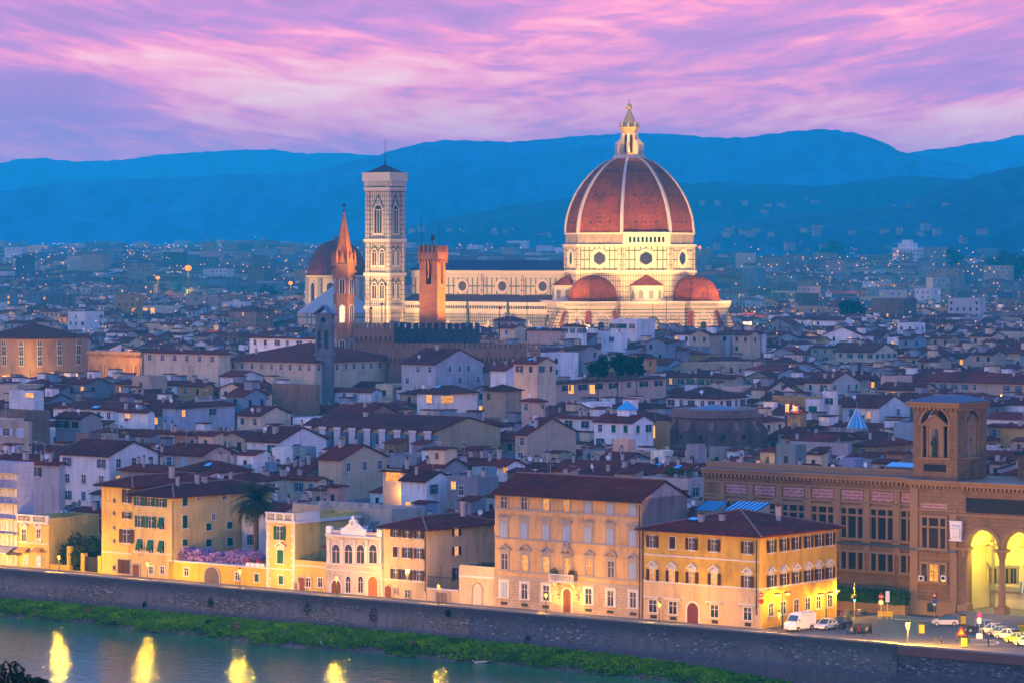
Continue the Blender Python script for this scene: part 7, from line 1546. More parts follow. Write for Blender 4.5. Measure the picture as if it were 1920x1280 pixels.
# palm
x, y, zc = onv(480, 940, 404); pt = thing('palm_tree', 'tall date palm with drooping grey green crown between the yellow houses', 'palm', (x, y, 0))
b = MB(); prev = None; rings = []
for i in range(24): zz = zc * i / 23; rr = .42 + .05 * (i % 2) + (.12 if i > 20 else 0); rings.append([(rr * math.cos(2 * math.pi * k / 10), rr * math.sin(2 * math.pi * k / 10), zz) for k in range(10)])
b.loft(rings, 0); new('trunk', b.mesh('trunk', [BARK]), pt)
b = MB(); rg = random.Random(8)
for i in range(150):
    a = rg.uniform(0, 6.28); e0 = rg.uniform(-.5, 1.45) if i > 25 else rg.uniform(-1.3, -.6); L = rg.uniform(4.0, 5.4) * (1 if e0 > -.6 else .6); pts = []; p_ = Vector((0, 0, zc)); e = e0
    for s_ in range(8): pts.append(p_.copy()); p_ = p_ + Vector((math.cos(a) * math.cos(e), math.sin(a) * math.cos(e), math.sin(e))) * (L / 7); e -= .19
    side = Vector((-math.sin(a), math.cos(a), 0))
    for q, (p0, p1) in enumerate(zip(pts, pts[1:])):
        w_ = .62 * math.sin(math.pi * (q + 1.2) / 8.4)
        for s_ in (-1, 1):
            for kk in range(2):
                c0 = p0.lerp(p1, kk * .5); c1 = p0.lerp(p1, kk * .5 + .3); tip = c1 + side * s_ * w_ * 1.5 + (p1 - p0) * .5 + Vector((0, 0, -.16)); b.poly([c0, c1, tip])
new('crown', b.mesh('crown', [LEAFP]), pt)
# wisteria on a pergola, flower pots
WIST = leafmat('wisteria_blossom', (.36, .22, .44), 1.6)
fg = ga; xa, xb = fg.u0 + .4, fg.u1 - 3.2; wt = thing('wisteria', 'long mauve flowering wisteria trained along the garden wall terrace', 'wisteria', (*xy_of(xa, V0 + 1.4), 0), A38)
b = MB(); rg = random.Random(12); L = xb - xa
for i in range(6500):
    q = rg.random(); x_ = q * L; hh = (1.6 + 1.0 * math.sin(q * 9 + 1) * .4 + .4 * math.sin(q * 31)) * min(1, q * 8 + .25); y_ = rg.uniform(-.5, 3.6); z_ = HG + .15 + rg.random() ** .6 * hh - (.5 if y_ < -.1 else 0); s_ = rg.uniform(.06, .15)
    a = Vector((rg.uniform(-1, 1), rg.uniform(-1, 1), rg.uniform(-1, 1))).normalized(); d = a.orthogonal(); e = a.cross(d); p_ = Vector((x_, y_, z_)); b.poly([p_ - d * s_, p_ + e * s_, p_ + d * s_, p_ - e * s_])
new('blossom', b.mesh('blossom', [WIST]), wt)
b = MB()
for i in range(8): b.tube((L * i / 7, 2.6, HG - .5), (L * i / 7, 2.6, HG + 1.6), .07); b.tube((L * i / 7, -.1, HG + 1.2), (L * i / 7, 3.4, HG + 1.3), .05)
new('stem', b.mesh('stem', [BARK]), wt)
b = MB(); b.box(fg.u0 + .2, fg.u1, V0 + 1.25, V0 + 13.5, .2, HG - .3); tag(new('garden_terrace', b.mesh('garden_terrace', [PAVE]), None, (0, 0, 0), A38), 'raised paved garden terrace behind the arched gate wall', 'terrace')
REDF = simple('red_flowers', (.45, .03, .04), .7)
for k, px in enumerate((466, 475, 484, 493)):
    u, z = on_v(px, 1053, V0 + .5); b = MB(); b.box(-.42, .42, -.25, .25, 0, .5, 0); rg = random.Random(k); leafball(b, (0, 0, .8), .4, 50, rg, .06, .12, .8, 1 if k % 2 == 0 else 2)
    tag(new('planter', b.mesh('planter', [WHITE, REDF, LEAF]), None, (*xy_of(u, V0 + .55), HG + .205), A38), ('white planter with red flowers' if k % 2 == 0 else 'white planter of green leaves') + ' on the gate wall ' + ('nearest the wisteria', 'second from the wisteria', 'third from the wisteria', 'nearest the balustraded house')[k], 'planter', 'planters on the gate wall')
# roof terrace shrubs behind the palace, courtyard and distant trees
rt = [o for o in bpy.data.objects if o.get('label', '').startswith('pinkish terrace house')][0]
for k, (dx, dy, r) in enumerate(((-2.6, -3.2, .9), (-.6, -2.6, .75), (1.6, -3.0, 1.0), (3.2, -1.5, .7), (-3.8, -1.0, .8))):
    b = MB(); rg = random.Random(k + 50); leafball(b, (0, 0, 1.0 + r * .5), r, 160, rg, .07, .18, 1.0); b.lathe([(.35, 0), (.45, .7)], 8, 1); q = rt.matrix_basis @ Vector((dx, dy, 0)); u, v = uv_of(rt.location.x, rt.location.y); x, y = xy_of(u + dx, v + dy)
    tag(new('terrace_shrub', b.mesh('terrace_shrub', [LEAFM, simple('clay_pot', (.3, .13, .07))]), None, (x, y, 12.96)), f'{("round", "small", "largest", "low", "loose")[k]} potted green shrub on the pinkish roof terrace behind the orange palace', 'shrub', 'potted shrubs on the pink roof terrace')
for k, (px, py, D, h, r) in enumerate(((1122, 660, 905, 0, 2.8), (1160, 656, 915, 0, 3.2), (1192, 661, 900, 0, 2.8))):
    p = P(px, py, D); tree('courtyard_tree', ('dark leafy tree left in the courtyard group below the cathedral tribune', 'tallest middle tree of the courtyard group below the cathedral tribune', 'dark leafy tree right in the courtyard group below the modern white house')[k], p.x, D, 0, p.z, r, 60 + k, LEAFD, 700, 1.3, group='courtyard trees below the cathedral', ls=(.3, .6))
for k, (px, py, D, r) in enumerate(((1600, 543, 1750, 7.5), (1868, 462, 3000, 9), (1890, 452, 3050, 10), (1912, 456, 2950, 11), (1845, 470, 3100, 8), (1560, 440, 3900, 14), (555, 538, 2300, 9), (505, 520, 2500, 10), (1790, 452, 3300, 9), (1375, 566, 2000, 5))):
    p = P(px, py, D); lab = ('round dark tree standing above the eastern roofs', 'first dark tree of the black clump at the far eastern edge', 'tallest dark tree in the clump at the far eastern edge', 'outermost dark tree of the clump at the far eastern edge', 'lower dark tree left of the far eastern clump', 'lone dark tree at the foot of the near hills', 'dark tree beside the lamp right of the lit far buildings', 'dark tree among the distant western blocks', 'small dark tree near the white apartment tower', 'small dark tree by the cathedral tribune roofs')[k]
    tree('distant_tree', lab, p.x, D, gz(D) - .5, max(p.z - gz(D), 12), r, 80 + k, LEAFD, 600, max(.9, .46 * max(p.z - gz(D), 12) / r), group='dark trees in the far city', ls=(.8, 1.8), tr=.7)
# dark leafy tree top close to the camera at the corner
for k, (px, py, D, r) in enumerate(((8, 1230, 130, 1.5), (58, 1256, 128, .9))):
    p = P(px, py, D); zh_ = 24.5 - (D - 120) * .24; tree('hillside_tree', ('dark twiggy tree top rising from the near hillside', 'lower dark twiggy tree top beside the first on the near hillside')[k], p.x, D, zh_, p.z - zh_, r, 95 + k, LEAFD, 3600, 1.2, group='trees on the near hillside', ls=(.04, .11), tr=.12)

# ------------------------------------------------------------------ lamps
WARM = (1.0, .47, .03)
def point(parent, loc, e, col=WARM, r=.2, name='lamp_light'):
    l = bpy.data.lights.new(name, 'POINT'); l.energy = e; l.color = col; l.shadow_soft_size = r
    o = bpy.data.objects.new(name, l); COL.objects.link(o); o.location = loc
    if parent is not None: o.parent = parent
    return o
def spot(loc, target, e, col, ang, blend=.6, r=.5, parent=None):
    l = bpy.data.lights.new('flood_beam', 'SPOT'); l.energy = e; l.color = col; l.spot_size = R(ang); l.spot_blend = blend; l.shadow_soft_size = r
    o = bpy.data.objects.new('flood_beam', l); COL.objects.link(o); o.location = loc
    o.rotation_euler = (Vector(target) - Vector(loc)).to_track_quat('-Z', 'Y').to_euler(); return o
def lamp_post(label, loc, zh, e, scale=1.0, group='street lamps along the embankment'):
    t = thing('street_lamp', label, 'street lamp', loc, 0, group)
    def mk(): b = MB(); b.lathe([(.2, 0), (.22, .3), (.12, .5), (.10, .9), (.07, 1.0), (.055, zh - .45), (.1, zh - .42), (.1, zh - .36)], 8); return b.mesh('pole', [METAL])
    new('pole', cached(('pole', r2(zh)), mk), t)
    def mk2():
        b = MB(); b.lathe([(.24, .34), (.3, .36), (.1, .52), (.03, .62)], 8)
        for k in range(4): a = R(45 + 90 * k); b.tube((.13 * math.cos(a), .13 * math.sin(a), -.36), (.25 * math.cos(a), .25 * math.sin(a), .35), .018, n=4)
        return b.mesh('lantern_frame', [METAL])
    lf = new('lantern_frame', cached('lframe', mk2), t, (0, 0, zh)); lf.scale = (scale,) * 3
    def mk3(): b = MB(); b.ball((0, 0, 0), .23, 10, 7); return b.mesh('globe', [LAMPG], True)
    gl = new('globe', cached('globe', mk3), lf, (0, 0, 0)); gl.visible_shadow = True
    point(t, (0, -.42, zh), e * .5, r=.12); point(t, (0, .42, zh), e * .5, r=.12); return t
KL = 4600.0
for k, (px, py) in enumerate(((110.5, 1044), (276.5, 1056.5), (449.7, 1070), (630.5, 1084), (822.5, 1100), (1023.7, 1115.5), (1236.5, 1133.5), (1461, 1151))):
    x, y, z = onv(px, py, 388.6)
    lamp_post('lit street lamp on the embankment ' + ('before the dark garden trees', 'before the green shuttered house', 'before the wisteria wall', 'before the white ornate palace', 'before the slatted gate', 'before the orange palace door', 'before the arched door of the yellow house', 'at the corner of the yellow house beside the van')[k], (x, y, .13), z - .13, KL * (1.35 if k < 4 else .85))
x, y, z = onv(1702, 1172, 389.6); lamp_post('large bright street lamp on the parapet at the edge of the square', (x, y, .13), z - .13, KL * 10.0, 1.35)
x, y, z = onv(-60, 1030, 388.6); point(None, (x, y, z), KL * 2)
def wall_lamp(label, px, py, v=None, u=None, e=KL * .07, s_=.8):
    if v is not None: uu, z = on_v(px, py, v); x, y = xy_of(uu, v)
    else: vv, z = on_u(px, py, u); x, y = xy_of(u, vv)
    t = thing('wall_lamp', label, 'wall lamp', (x, y, z), A38, 'wall lamps on the street houses'); b = MB(); b.tube((0, 0, .25), (0, .55, .3), .03); b.lathe([(.16, .2), (.2, .22), (.05, .36)], 8); b.lathe([(.07, -.22), (.12, -.18)], 8); new('bracket', b.mesh('bracket', [METAL]), t)
    b = MB(); b.ball((0, 0, 0), .19 * s_, 10, 6); new('globe', b.mesh('globe', [LAMPG], True), t); point(t, (0, -.35, 0), e, r=.12)
wall_lamp('small lit lantern left of the orange palace door', 1045, 1117, v=396.3); wall_lamp('small lit lantern right of the orange palace door', 1080.5, 1118, v=396.3)
wall_lamp('lit globe lamp on the far corner of the yellow house', 1573, 1107, v=yel.v0 + 20.8, e=KL * .6)
for k, (pxs, base) in enumerate(((((1458, 1116), (1479, 1117)), 1467), (((1543, 1110), (1556, 1110)), 1549))):
    uu = yel.u1 + 1.5; vv, z = on_u(base, 1113, uu); x, y = xy_of(uu, vv); t = thing('double_street_lamp', ('glaring twin headed lamp pole by the white van', 'glaring twin headed lamp pole at the far end of the yellow wall')[k], 'street lamp', (x, y, 0), A38, 'twin lamps by the yellow house wall')
    b = MB(); b.lathe([(.14, 0), (.09, .5), (.06, z)], 8); b.tube((0, -1.3, z + .1), (0, 1.3, z + .1), .05); new('pole', b.mesh('pole', [METAL]), t)
    for s_ in (-1, 1):
        b = MB(); b.box(-.28, .28, -.45, .45, .1, .28); h_d = new('lamp_head', b.mesh('lamp_head', [METAL]), t, (0, s_ * 1.35, z)); b = MB(); b.ball((0, 0, -.02), .33, 10, 6, 0, .8); new('globe', b.mesh('globe', [LAMPW], True), h_d); point(t, (.5, s_ * 1.35, z - .5), KL * .14, r=.2)
# portico light
for k in range(4): x, y = xy_of(lib.u0 + arches[k], LV + 4.2); point(None, (x, y, z_spr + .3), 900, (1.0, .78, .07), .3)
point(None, (*xy_of(lib.u0 + arches[0] - 1.5, LV + 3), z_spr - 1.5), 300, (1.0, .78, .08), .3)

# floodlights of the landmarks: a housing on a mast each
def flood(label, loc, target, e, col, ang, blend=.7):
    t = thing('floodlight', label, 'floodlight', loc, 0, 'floodlights trained on the old landmarks'); d = (Vector(target) - Vector(loc)).normalized(); b = MB(); b.lathe([(.16, -loc[2]), (.12, -.4)], 6); new('mast', b.mesh('mast', [METAL]), t)
    b = MB(); b.tube(-d * .5, d * .1, .25, .42, 10); new('housing', b.mesh('housing', [METAL]), t); l = spot(Vector(loc) + d * .5, target, e, col, ang, blend); return t
MR = Matrix.Rotation(R(-31.2), 4, 'Z'); DC = Vector((DX, DY, 0))
def dl(x, y, z): return tuple(MR @ Vector((x, y, 0)) + DC + Vector((0, 0, z)))
CW = (1.0, .57, .16); KD = 33000.0
for k, (x, y, z, tx, ty, tz, e, an) in enumerate(((-85, -62, 24, -72, -14, 32, 1.5, 95), (-48, -62, 24, -48, -14, 32, 1.5, 95), (-20, -74, 25, -16, -24, 40, 1.6, 85), (14, -78, 25, 4, -24, 38, 1.7, 80), (48, -64, 25, 20, -18, 38, 1.7, 80), (76, -26, 25, 30, -6, 40, 2.0, 85), (44, -50, 36, 8, -8, 68, 5.2, 80), (-8, -66, 36, 0, -10, 70, 4.5, 75), (66, 2, 34, 8, 0, 68, 4.0, 80))):
    flood('cathedral floodlight number %s on a slim mast among the roofs south of the nave' % ('one two three four five six seven eight nine'.split()[k]), dl(x, y, z), dl(tx, ty, tz), e * KD, CW, an)
for k, (x, y, z, tz, e) in enumerate(((-108, -72, 24, 40, 1.6), (-58, -60, 24, 36, 1.2), (-92, -78, 30, 72, 1.7))): flood('bell tower floodlight %s on a slim mast among the roofs' % ('low west', 'low east', 'high')[k], dl(x, y, z), dl(-98, -27, tz), e * 1.75 * KD, (1.0, .62, .22), 70)
for k in range(4): a = R(-60 + 120 * k - 31); point(None, (DX + 5.5 * math.cos(a), DY + 5.5 * math.sin(a), 93.6), 420, (1.0, .55, .08), .3); point(None, (DX + 6.6 * math.cos(a), DY + 6.6 * math.sin(a), 101), 500, (1.0, .55, .08), .3)
c = barg.location; flood('floodlight on the roofs lighting the orange battlemented tower', (c.x + 20, c.y - 13, 37), (c.x, c.y, 44), 105000, (1.0, .38, .04), 60); flood('second floodlight lighting the shaded face of the battlemented tower', (c.x - 18, c.y - 13, 37), (c.x, c.y, 44), 26000, (1.0, .40, .05), 60)
c = badia.location; flood('floodlight lighting the brick church spire from the roofs', (c.x + 13, c.y - 13, 44), (c.x, c.y, 57), 26000, (1.0, .46, .06), 60); flood('weak floodlight on the brick church tower shaft', (c.x + 12, c.y - 14, 38), (c.x, c.y, 38), 9000, (1.0, .5, .12), 50)
c = slz.location; flood('floodlight on the yellow drum of the domed chapel', (c.x - 30, c.y - 40, 20), (c.x - 12, c.y - 8, 32), 60000, (1.0, .6, .15), 50)
c = ow.location
for lab, fx, e in (('floodlight in the lane before the west half of the orange niche wall', 195, 15000), ('floodlight in the lane before the east half of the orange niche wall', 236, 15000)):
    q = P(fx, 690, c.y - 4 - (fx - 165) * .14); flood(lab, (q.x - 5, q.y - 11, 14.5), (q.x + 1, q.y, 18.5), e, (1.0, .46, .05), 130)
for (px, py, D, e) in ((20, 690, 1062, 9000), (90, 700, 1070, 5000), (1475, 746, 800, 400), (1760, 575, 1900, 14000), (1380, 572, 1800, 9000), (1460, 543, 2000, 8000), (1630, 552, 2000, 9000), (340, 545, 2500, 16000), (1420, 607, 1350, 2500), (1352, 650, 1060, 500), (30, 585, 1700, 6000), (370, 598, 1500, 3000), (1640, 500, 2600, 15000)):
    p = P(px, py, D); point(None, (p.x, D - 14, max(p.z, 6)), e * 3.0, (1.0, .52, .08), .6, 'city_light')
rg = random.Random(17)
for i in range(40):                                    # unseen lights without fixtures, added at random for warm glow between houses
    D = rg.uniform(580, 1300); px = rg.uniform(40, 1880); q = rg.random(); point(None, (P(px, 500, D).x, D, rg.uniform(9, 15)), 900 * (D / 800) ** 1.5, (1.0, .42, .04), .4, 'added_lane_glow')
LAMPO = emis('sodium_glow', (1.0, .19, .01), 2.2, False); CITYL = emis('city_lights_glow', (1.0, .36, .09), 2.2, False)
for k, (px, py, D, r, lab) in enumerate(((353, 503, 2400, 2.2, 'brightest orange stadium floodlight mast west of the brick spire'), (296, 521, 2300, 1.3, 'orange floodlight mast left of the brightest one'), (545, 531, 2200, 1.3, 'orange floodlight mast just left of the domed chapel'), (90, 477, 4200, 2.4, 'tall yellow light mast on the western horizon'), (110, 479, 4300, 1.5, 'yellow light mast second on the western horizon'), (127, 478, 4250, 1.5, 'yellow light mast last on the western horizon'), (1312, 464, 3000, 1.3, 'orange light mast right beside the great dome'))):
    p = P(px, py, D); t = thing('light_mast', lab, 'light mast', (p.x, D, 0), 0, 'light masts in the far city'); b = MB(); b.tube((0, 0, 0), (0, 0, p.z), .3, .2); b.box(-r * .7, r * .7, .3, .6, p.z - r * .4, p.z + r * .4); new('mast', b.mesh('mast', [METAL]), t)
    b = MB(); b.ball((0, -.9, p.z), r * 1.15, 10, 6, 0, .8); new('lamp', b.mesh('lamp', [LAMPO], True), t); point(t, (0, -4, p.z - 1), 16000 * r * r, (1, .45, .05), 1)
b = MB(); rg = random.Random(4)
for i in range(2600):
    D = rg.choice((rg.uniform(1300, 2400), rg.uniform(2400, 4600), rg.uniform(3000, 6500))); px = rg.choice((rg.uniform(-20, 1940), rg.uniform(-20, 620), rg.uniform(1310, 1930))); py_ = HZ + (EYE - gz(D) - rg.uniform(9, 24)) * F / D
    if (680 < px < 770 or 770 < px < 1380 or 600 < px < 680) and py_ > 470 and D > 1200: continue
    p = P(px, py_, D); s_ = D / F * rg.uniform(.4, 1.25); b.lathe([(.02, p.z - s_), (s_, p.z), (.02, p.z + s_)], 5, 0, p.x, D)
kind(new('distant_street_lights', b.mesh('distant_street_lights', [CITYL])), 'stuff')
def hill_hit(px, py):
    best = None
    for nm in ('near_hills', 'middle_hills', 'main_hills'):
        D, dep, prof, rows = HILLS[nm]; y = D - dep
        while y < D:
            x = (px - 960) / F * y; z = EYE - (py - HZ) / F * y; ci = (960 + F * x / D + 420) / 6; i0 = int(ci)
            if 0 <= i0 < len(rows[0]) - 1:
                q = 1 - (D - y) / dep; k = max(n_ for n_ in range(len(prof)) if prof[n_] <= q); k = min(k, len(prof) - 2); f_ = (q - prof[k]) / (prof[k + 1] - prof[k]); hz_ = rows[k][i0][2] * (1 - f_) + rows[k + 1][i0][2] * f_
                if z <= hz_:
                    if best is None or y < best[1]: best = (x, y, hz_)
                    break
            y += 12
    return best
b = MB(); bv = MB(); rg = random.Random(31)
for i in range(48):                                      # hillside villas and their lights
    px = rg.choice((rg.uniform(1300, 1920), rg.uniform(1300, 1920), rg.uniform(780, 1060), rg.uniform(0, 560))); py = rg.uniform(380, 470) if px > 1300 else rg.uniform(408, 470) if px > 700 else rg.uniform(448, 472)
    if rg.random() < .4: py = max(py, 440)
    hit = hill_hit(px, py)
    if not hit: continue
    x, y, z = hit
    for _ in range(rg.randrange(1, 3)): house_into(bv, x + rg.uniform(-25, 25), y - rg.uniform(2, 10), rg.uniform(-.6, .6), rg.uniform(6, 13), 8, rg.uniform(6, 10), 'hip', .3, (.24, .23, .23), (.9, .8, .8), 0, rg, zo=z - 2)
    for q in range(rg.randrange(3)): s_ = y / F * rg.uniform(.35, .8); zz = z + rg.uniform(4, 9); xx = x + rg.uniform(-25, 25); b.lathe([(.02, zz - s_), (s_, zz), (.02, zz + s_)], 5, 0, xx, y - 14)
kind(new('hillside_villas', bv.mesh('hillside_villas', [PLAC, TILC, GLASS, LIT])), 'stuff')
kind(new('hillside_lights', b.mesh('hillside_lights', [CITYL])), 'stuff')
# white apartment tower
p = P(1702, 470, 3600); zt_ = EYE + 20 * 3600 / F - gz(3600); ap = thing('apartment_tower', 'tall white apartment block with rooftop storeys rising over the eastern city', 'apartment block', (p.x, p.y, gz(3600)), R(-30)); b = MB(); b.box(-14, 14, -9, 9, 0, zt_ - 9); b.box(-9, 9, -6, 6, zt_ - 9, zt_ - 4); b.box(-5, 5, -4, 4, zt_ - 4, zt_); new('wall', b.mesh('wall', [PLA]), ap, color=(.62, .54, .49))
b = MB(); b.box(-14.6, 14.6, -9.6, 9.6, zt_ - 9.4, zt_ - 8.7); b.box(-9.5, 9.5, -6.5, 6.5, zt_ - 4.3, zt_ - 3.7); new('roof_edge', b.mesh('roof_edge', [WHITE]), ap)
for r in range(8):
    for i in range(7): rg2 = random.Random(r * 31 + i); new('window', far_window(2.2, 2.2, None, 'grey', 1 if rg2.random() < .14 else None), ap, (-11.7 + 3.9 * i, -9, zt_ - 13.5 - r * 3.9))
    for i in range(4): new('window', far_window(2.2, 2.2, None, 'grey', None), ap, (14, -6.6 + 4.4 * i, zt_ - 13.5 - r * 3.9), R(90))

# ------------------------------------------------------------------ vehicles and street furniture of the square
def paint(name, c):
    m, t = mat(name); finish(t, c, .35, spec=.5); m.node_tree.nodes['Principled BSDF'].inputs['Coat Weight'].default_value = .4; return m
TYRE = simple('tyre_rubber', (.02, .02, .022), .8); RIM = simple('wheel_rim', (.45, .45, .46), .4, metal=.7); TAIL = simple('tail_lamp', (.4, .02, .02), .3); HEADL = simple('head_lamp', (.6, .6, .55), .2); CGL = simple('car_glass', (.03, .07, .11), .08, spec=.8)
def car(label, x, y, rz, body, prof, cab, W_=1.72, wr=.31, wx=(-1.25, 1.25), roofm=None, cat='car', group='vehicles parked on the square', name='parked_car', z=.02):
    """prof: body outline (x,z), cab: greenhouse outline (x,z); front is +x"""
    t = thing(name, label, cat, (x, y, z), rz, group); hw = W_ / 2
    def shell(o, tuck, dz=0): return [[(px, s_ * (hw - tuck(k, px, pz)), pz + dz) for k, (px, pz) in enumerate(o)] for s_ in (-1, 1)]
    zmid = sum(q[1] for q in prof) / len(prof)
    b = MB(); n = len(prof); b.loft([[(px * .97, -hw + .16, pz) for px, pz in prof], [(px, -hw + .03, pz if pz < zmid else pz - .05) for px, pz in prof], [(px, hw - .03, pz if pz < zmid else pz - .05) for px, pz in prof], [(px * .97, hw - .16, pz) for px, pz in prof]], 0); bd = new('body', b.mesh('body', [body], False), t)
    zb, zt = min(q[1] for q in cab), max(q[1] for q in cab); tk = lambda pz: .10 + .17 * (pz - zb) / (zt - zb)
    b = MB(); b.loft([[(px, -hw + tk(pz), pz) for px, pz in cab], [(px, hw - tk(pz), pz) for px, pz in cab]], 0); new('windows' if False else 'glasshouse', b.mesh('glasshouse', [CGL]), bd)
    tops = [q for q in cab if q[1] > zt - .06]; xa, xb = min(q[0] for q in tops), max(q[0] for q in tops)
    b = MB(); b.box(xa - .05, xb + .05, -hw + .24, hw - .24, zt - .02, zt + .05)
    bots = [q for q in cab if q[1] < zb + .06]; f0, f1 = max(q[0] for q in bots), min(q[0] for q in bots)
    for s_ in (-1, 1):
        for (p0, p1) in (((f0, zb), (xb, zt)), ((f1, zb), (xa, zt)), ((.05 + (xa + xb) / 2 - .1, zb), (.0 + (xa + xb) / 2 - .1, zt))): b.tube((p0[0], s_ * (hw - .09), p0[1]), (p1[0], s_ * (hw - .26), p1[1]), .05, n=4)
    new('roof', b.mesh('roof', [roofm or body]), bd)
    def mkw(): b = MB(); b.lathe([(wr * .6, -.1), (wr, -.1), (wr, .1), (wr * .6, .1)], 16); b.xform(Matrix.Rotation(R(90), 4, 'X')); return b.mesh('wheel', [TYRE])
    def mkr(): b = MB(); b.lathe([(wr * .62, -.112), (wr * .62, .112)], 12); b.xform(Matrix.Rotation(R(90), 4, 'X')); return b.mesh('rim', [RIM])
    for xx in wx:
        for s_ in (-1, 1): wv_ = new('wheel', cached(('wh', wr), mkw), t, (xx, s_ * (hw - .12), wr)); new('rim', cached(('rm', wr), mkr), wv_)
    x1, x0 = max(q[0] for q in prof), min(q[0] for q in prof)
    for s_ in (-1, 1):
        b = MB(); b.box(-.08, .06, -.16, .16, -.08, .08); new('headlight', b.mesh('headlight', [HEADL]), bd, (x1 - .1, s_ * (hw - .32), .66 if W_ < 1.9 else .95)); b = MB(); b.box(-.04, .06, -.1, .1, -.14, .14); new('tail_light', b.mesh('tail_light', [TAIL]), bd, (x0 + .02, s_ * (hw - .22), .8))
    b = MB(); b.box(x1 - .06, x1 + .03, -.28, .28, .34, .46); b.box(x0 - .03, x0 + .06, -.28, .28, .5, .62); new('number_plate', b.mesh('number_plate', [WHITE]), bd); return t
HATCH = [(-1.85, .3), (-1.9, .6), (-1.82, .92), (-1.3, .96), (.75, .94), (1.5, .80), (1.85, .62), (1.88, .34), (1.5, .24), (-1.5, .24)][::-1]; HCAB = [(-1.75, .90), (-1.45, 1.44), (-.9, 1.5), (.05, 1.48), (.95, .90)][::-1]
BOXY = [(-1.75, .42), (-1.78, 1.0), (1.75, 1.0), (1.8, .95), (1.8, .5), (1.4, .42)][::-1]; BCAB = [(-1.76, .98), (-1.72, 1.78), (.35, 1.78), (.55, .98)][::-1]
VAN = [(-2.7, .45), (-2.72, 2.35), (-2.5, 2.55), (.9, 2.55), (1.35, 2.35), (1.95, 1.45), (2.6, 1.15), (2.75, .85), (2.75, .4), (2.2, .3), (-2.2, .3)][::-1]; VCAB = [(1.02, 1.5), (1.36, 2.30), (1.42, 2.28), (1.97, 1.5)][::-1]
def gp(px, py): t_ = GD(py); p = P(px, py, t_); return p.x, p.y
AV = math.atan2(-SU * 0 - CU, -SU)                       # heading towards -v
WCAR = paint('white_car_paint', (.72, .72, .72)); YCAR = paint('yellow_car_paint', (.60, .55, .05)); DCAR = paint('navy_car_paint', (.02, .025, .05)); SCAR = paint('silver_car_paint', (.35, .38, .42)); BLKR = paint('black_roof_paint', (.015, .015, .02))
x, y = gp(1500, 1181); car('white delivery van with windowless sides parked by the yellow house wall', x, y, AV, WCAR, VAN, VCAB, 2.0, .36, (-1.7, 1.75), cat='van', name='parked_van')
x, y = gp(1549, 1179); car('white hatchback parked directly behind the delivery van', x, y, AV, WCAR, HATCH, HCAB)
x, y = gp(1577, 1176); car('dark car parked behind the white hatchback beside the bicycles', x, y, AV, DCAR, HATCH, HCAB)
x, y = gp(1772, 1172); car('white small car with black roof crossing before the library steps', x, y, R(178), WCAR, HATCH, HCAB, roofm=BLKR)
x, y = gp(1834, 1185); car('boxy navy off road car with pale top at the library steps', x, y, R(182), DCAR, BOXY, BCAB, 1.75, .38, roofm=simple('canvas_top', (.4, .38, .34)))
for k, (px, py, m_, lab) in enumerate(((1861, 1188, WCAR, 'white hatchback first in the row behind the navy off road car'), (1875, 1193, SCAR, 'silver blue hatchback second in the parked row'), (1890, 1198, WCAR, 'white hatchback between the silver and the yellow car'), (1908, 1205, YCAR, 'bright yellow hatchback in the parked row'), (1926, 1211, WCAR, 'white hatchback last in the row at the picture edge'))):
    x, y = gp(px, py); car(lab, x, y, R(128), m_, HATCH, HCAB)
# scooters
def scooter(i, label, x, y, rz, col):
    t = thing('scooter', label, 'scooter', (x, y, .02), rz, 'scooters parked by the parapet'); b = MB(); b.prof_y([(-.75, .45), (-.1, .30), (.35, .28), (.55, .75), (.62, .95), (.48, .95), (.28, .42), (-.05, .45), (-.1, .7), (-.7, .78)], -.17, .17); new('body', b.mesh('body', [col]), t)
    b = MB(); b.box(-.7, -.05, -.15, .15, .72, .84); new('seat', b.mesh('seat', [TYRE]), t)
    def mk(): b = MB(); b.lathe([(.12, -.06), (.24, -.06), (.24, .06), (.12, .06)], 12); b.xform(Matrix.Rotation(R(90), 4, 'X')); return b.mesh('wheel', [TYRE])
    for xx in (-.55, .68): new('wheel', cached('scw', mk), t, (xx, 0, .24))
    b = MB(); b.tube((.5, 0, .8), (.45, 0, 1.08), .03); b.tube((.42, -.33, 1.08), (.42, .33, 1.08), .025); b.box(.46, .6, -.1, .1, .85, 1.0); b.loft([[(.55, -.2, 1.0), (.55, .2, 1.0), (.53, .2, 1.0), (.53, -.2, 1.0)], [(.4, -.22, 1.4), (.4, .22, 1.4), (.38, .22, 1.4), (.38, -.22, 1.4)]], 0); new('handlebar', b.mesh('handlebar', [METAL]), t)
SC = [paint('scooter_blue', (.03, .06, .25)), paint('scooter_grey', (.3, .3, .32)), DCAR, paint('scooter_red', (.35, .03, .03))]
for i in range(7): x, y = gp(1590 + i * 6.7, 1187.5 - i * .25); scooter(i, ('dark blue scooter first in the row nearest the van', 'grey scooter second in the row', 'navy scooter third in the row', 'red scooter in the middle of the row', 'dark blue scooter fifth in the row', 'grey scooter sixth in the row', 'navy scooter last in the row towards the lamp')[i], x, y, R(-100 + i * 4), SC[i % 4])
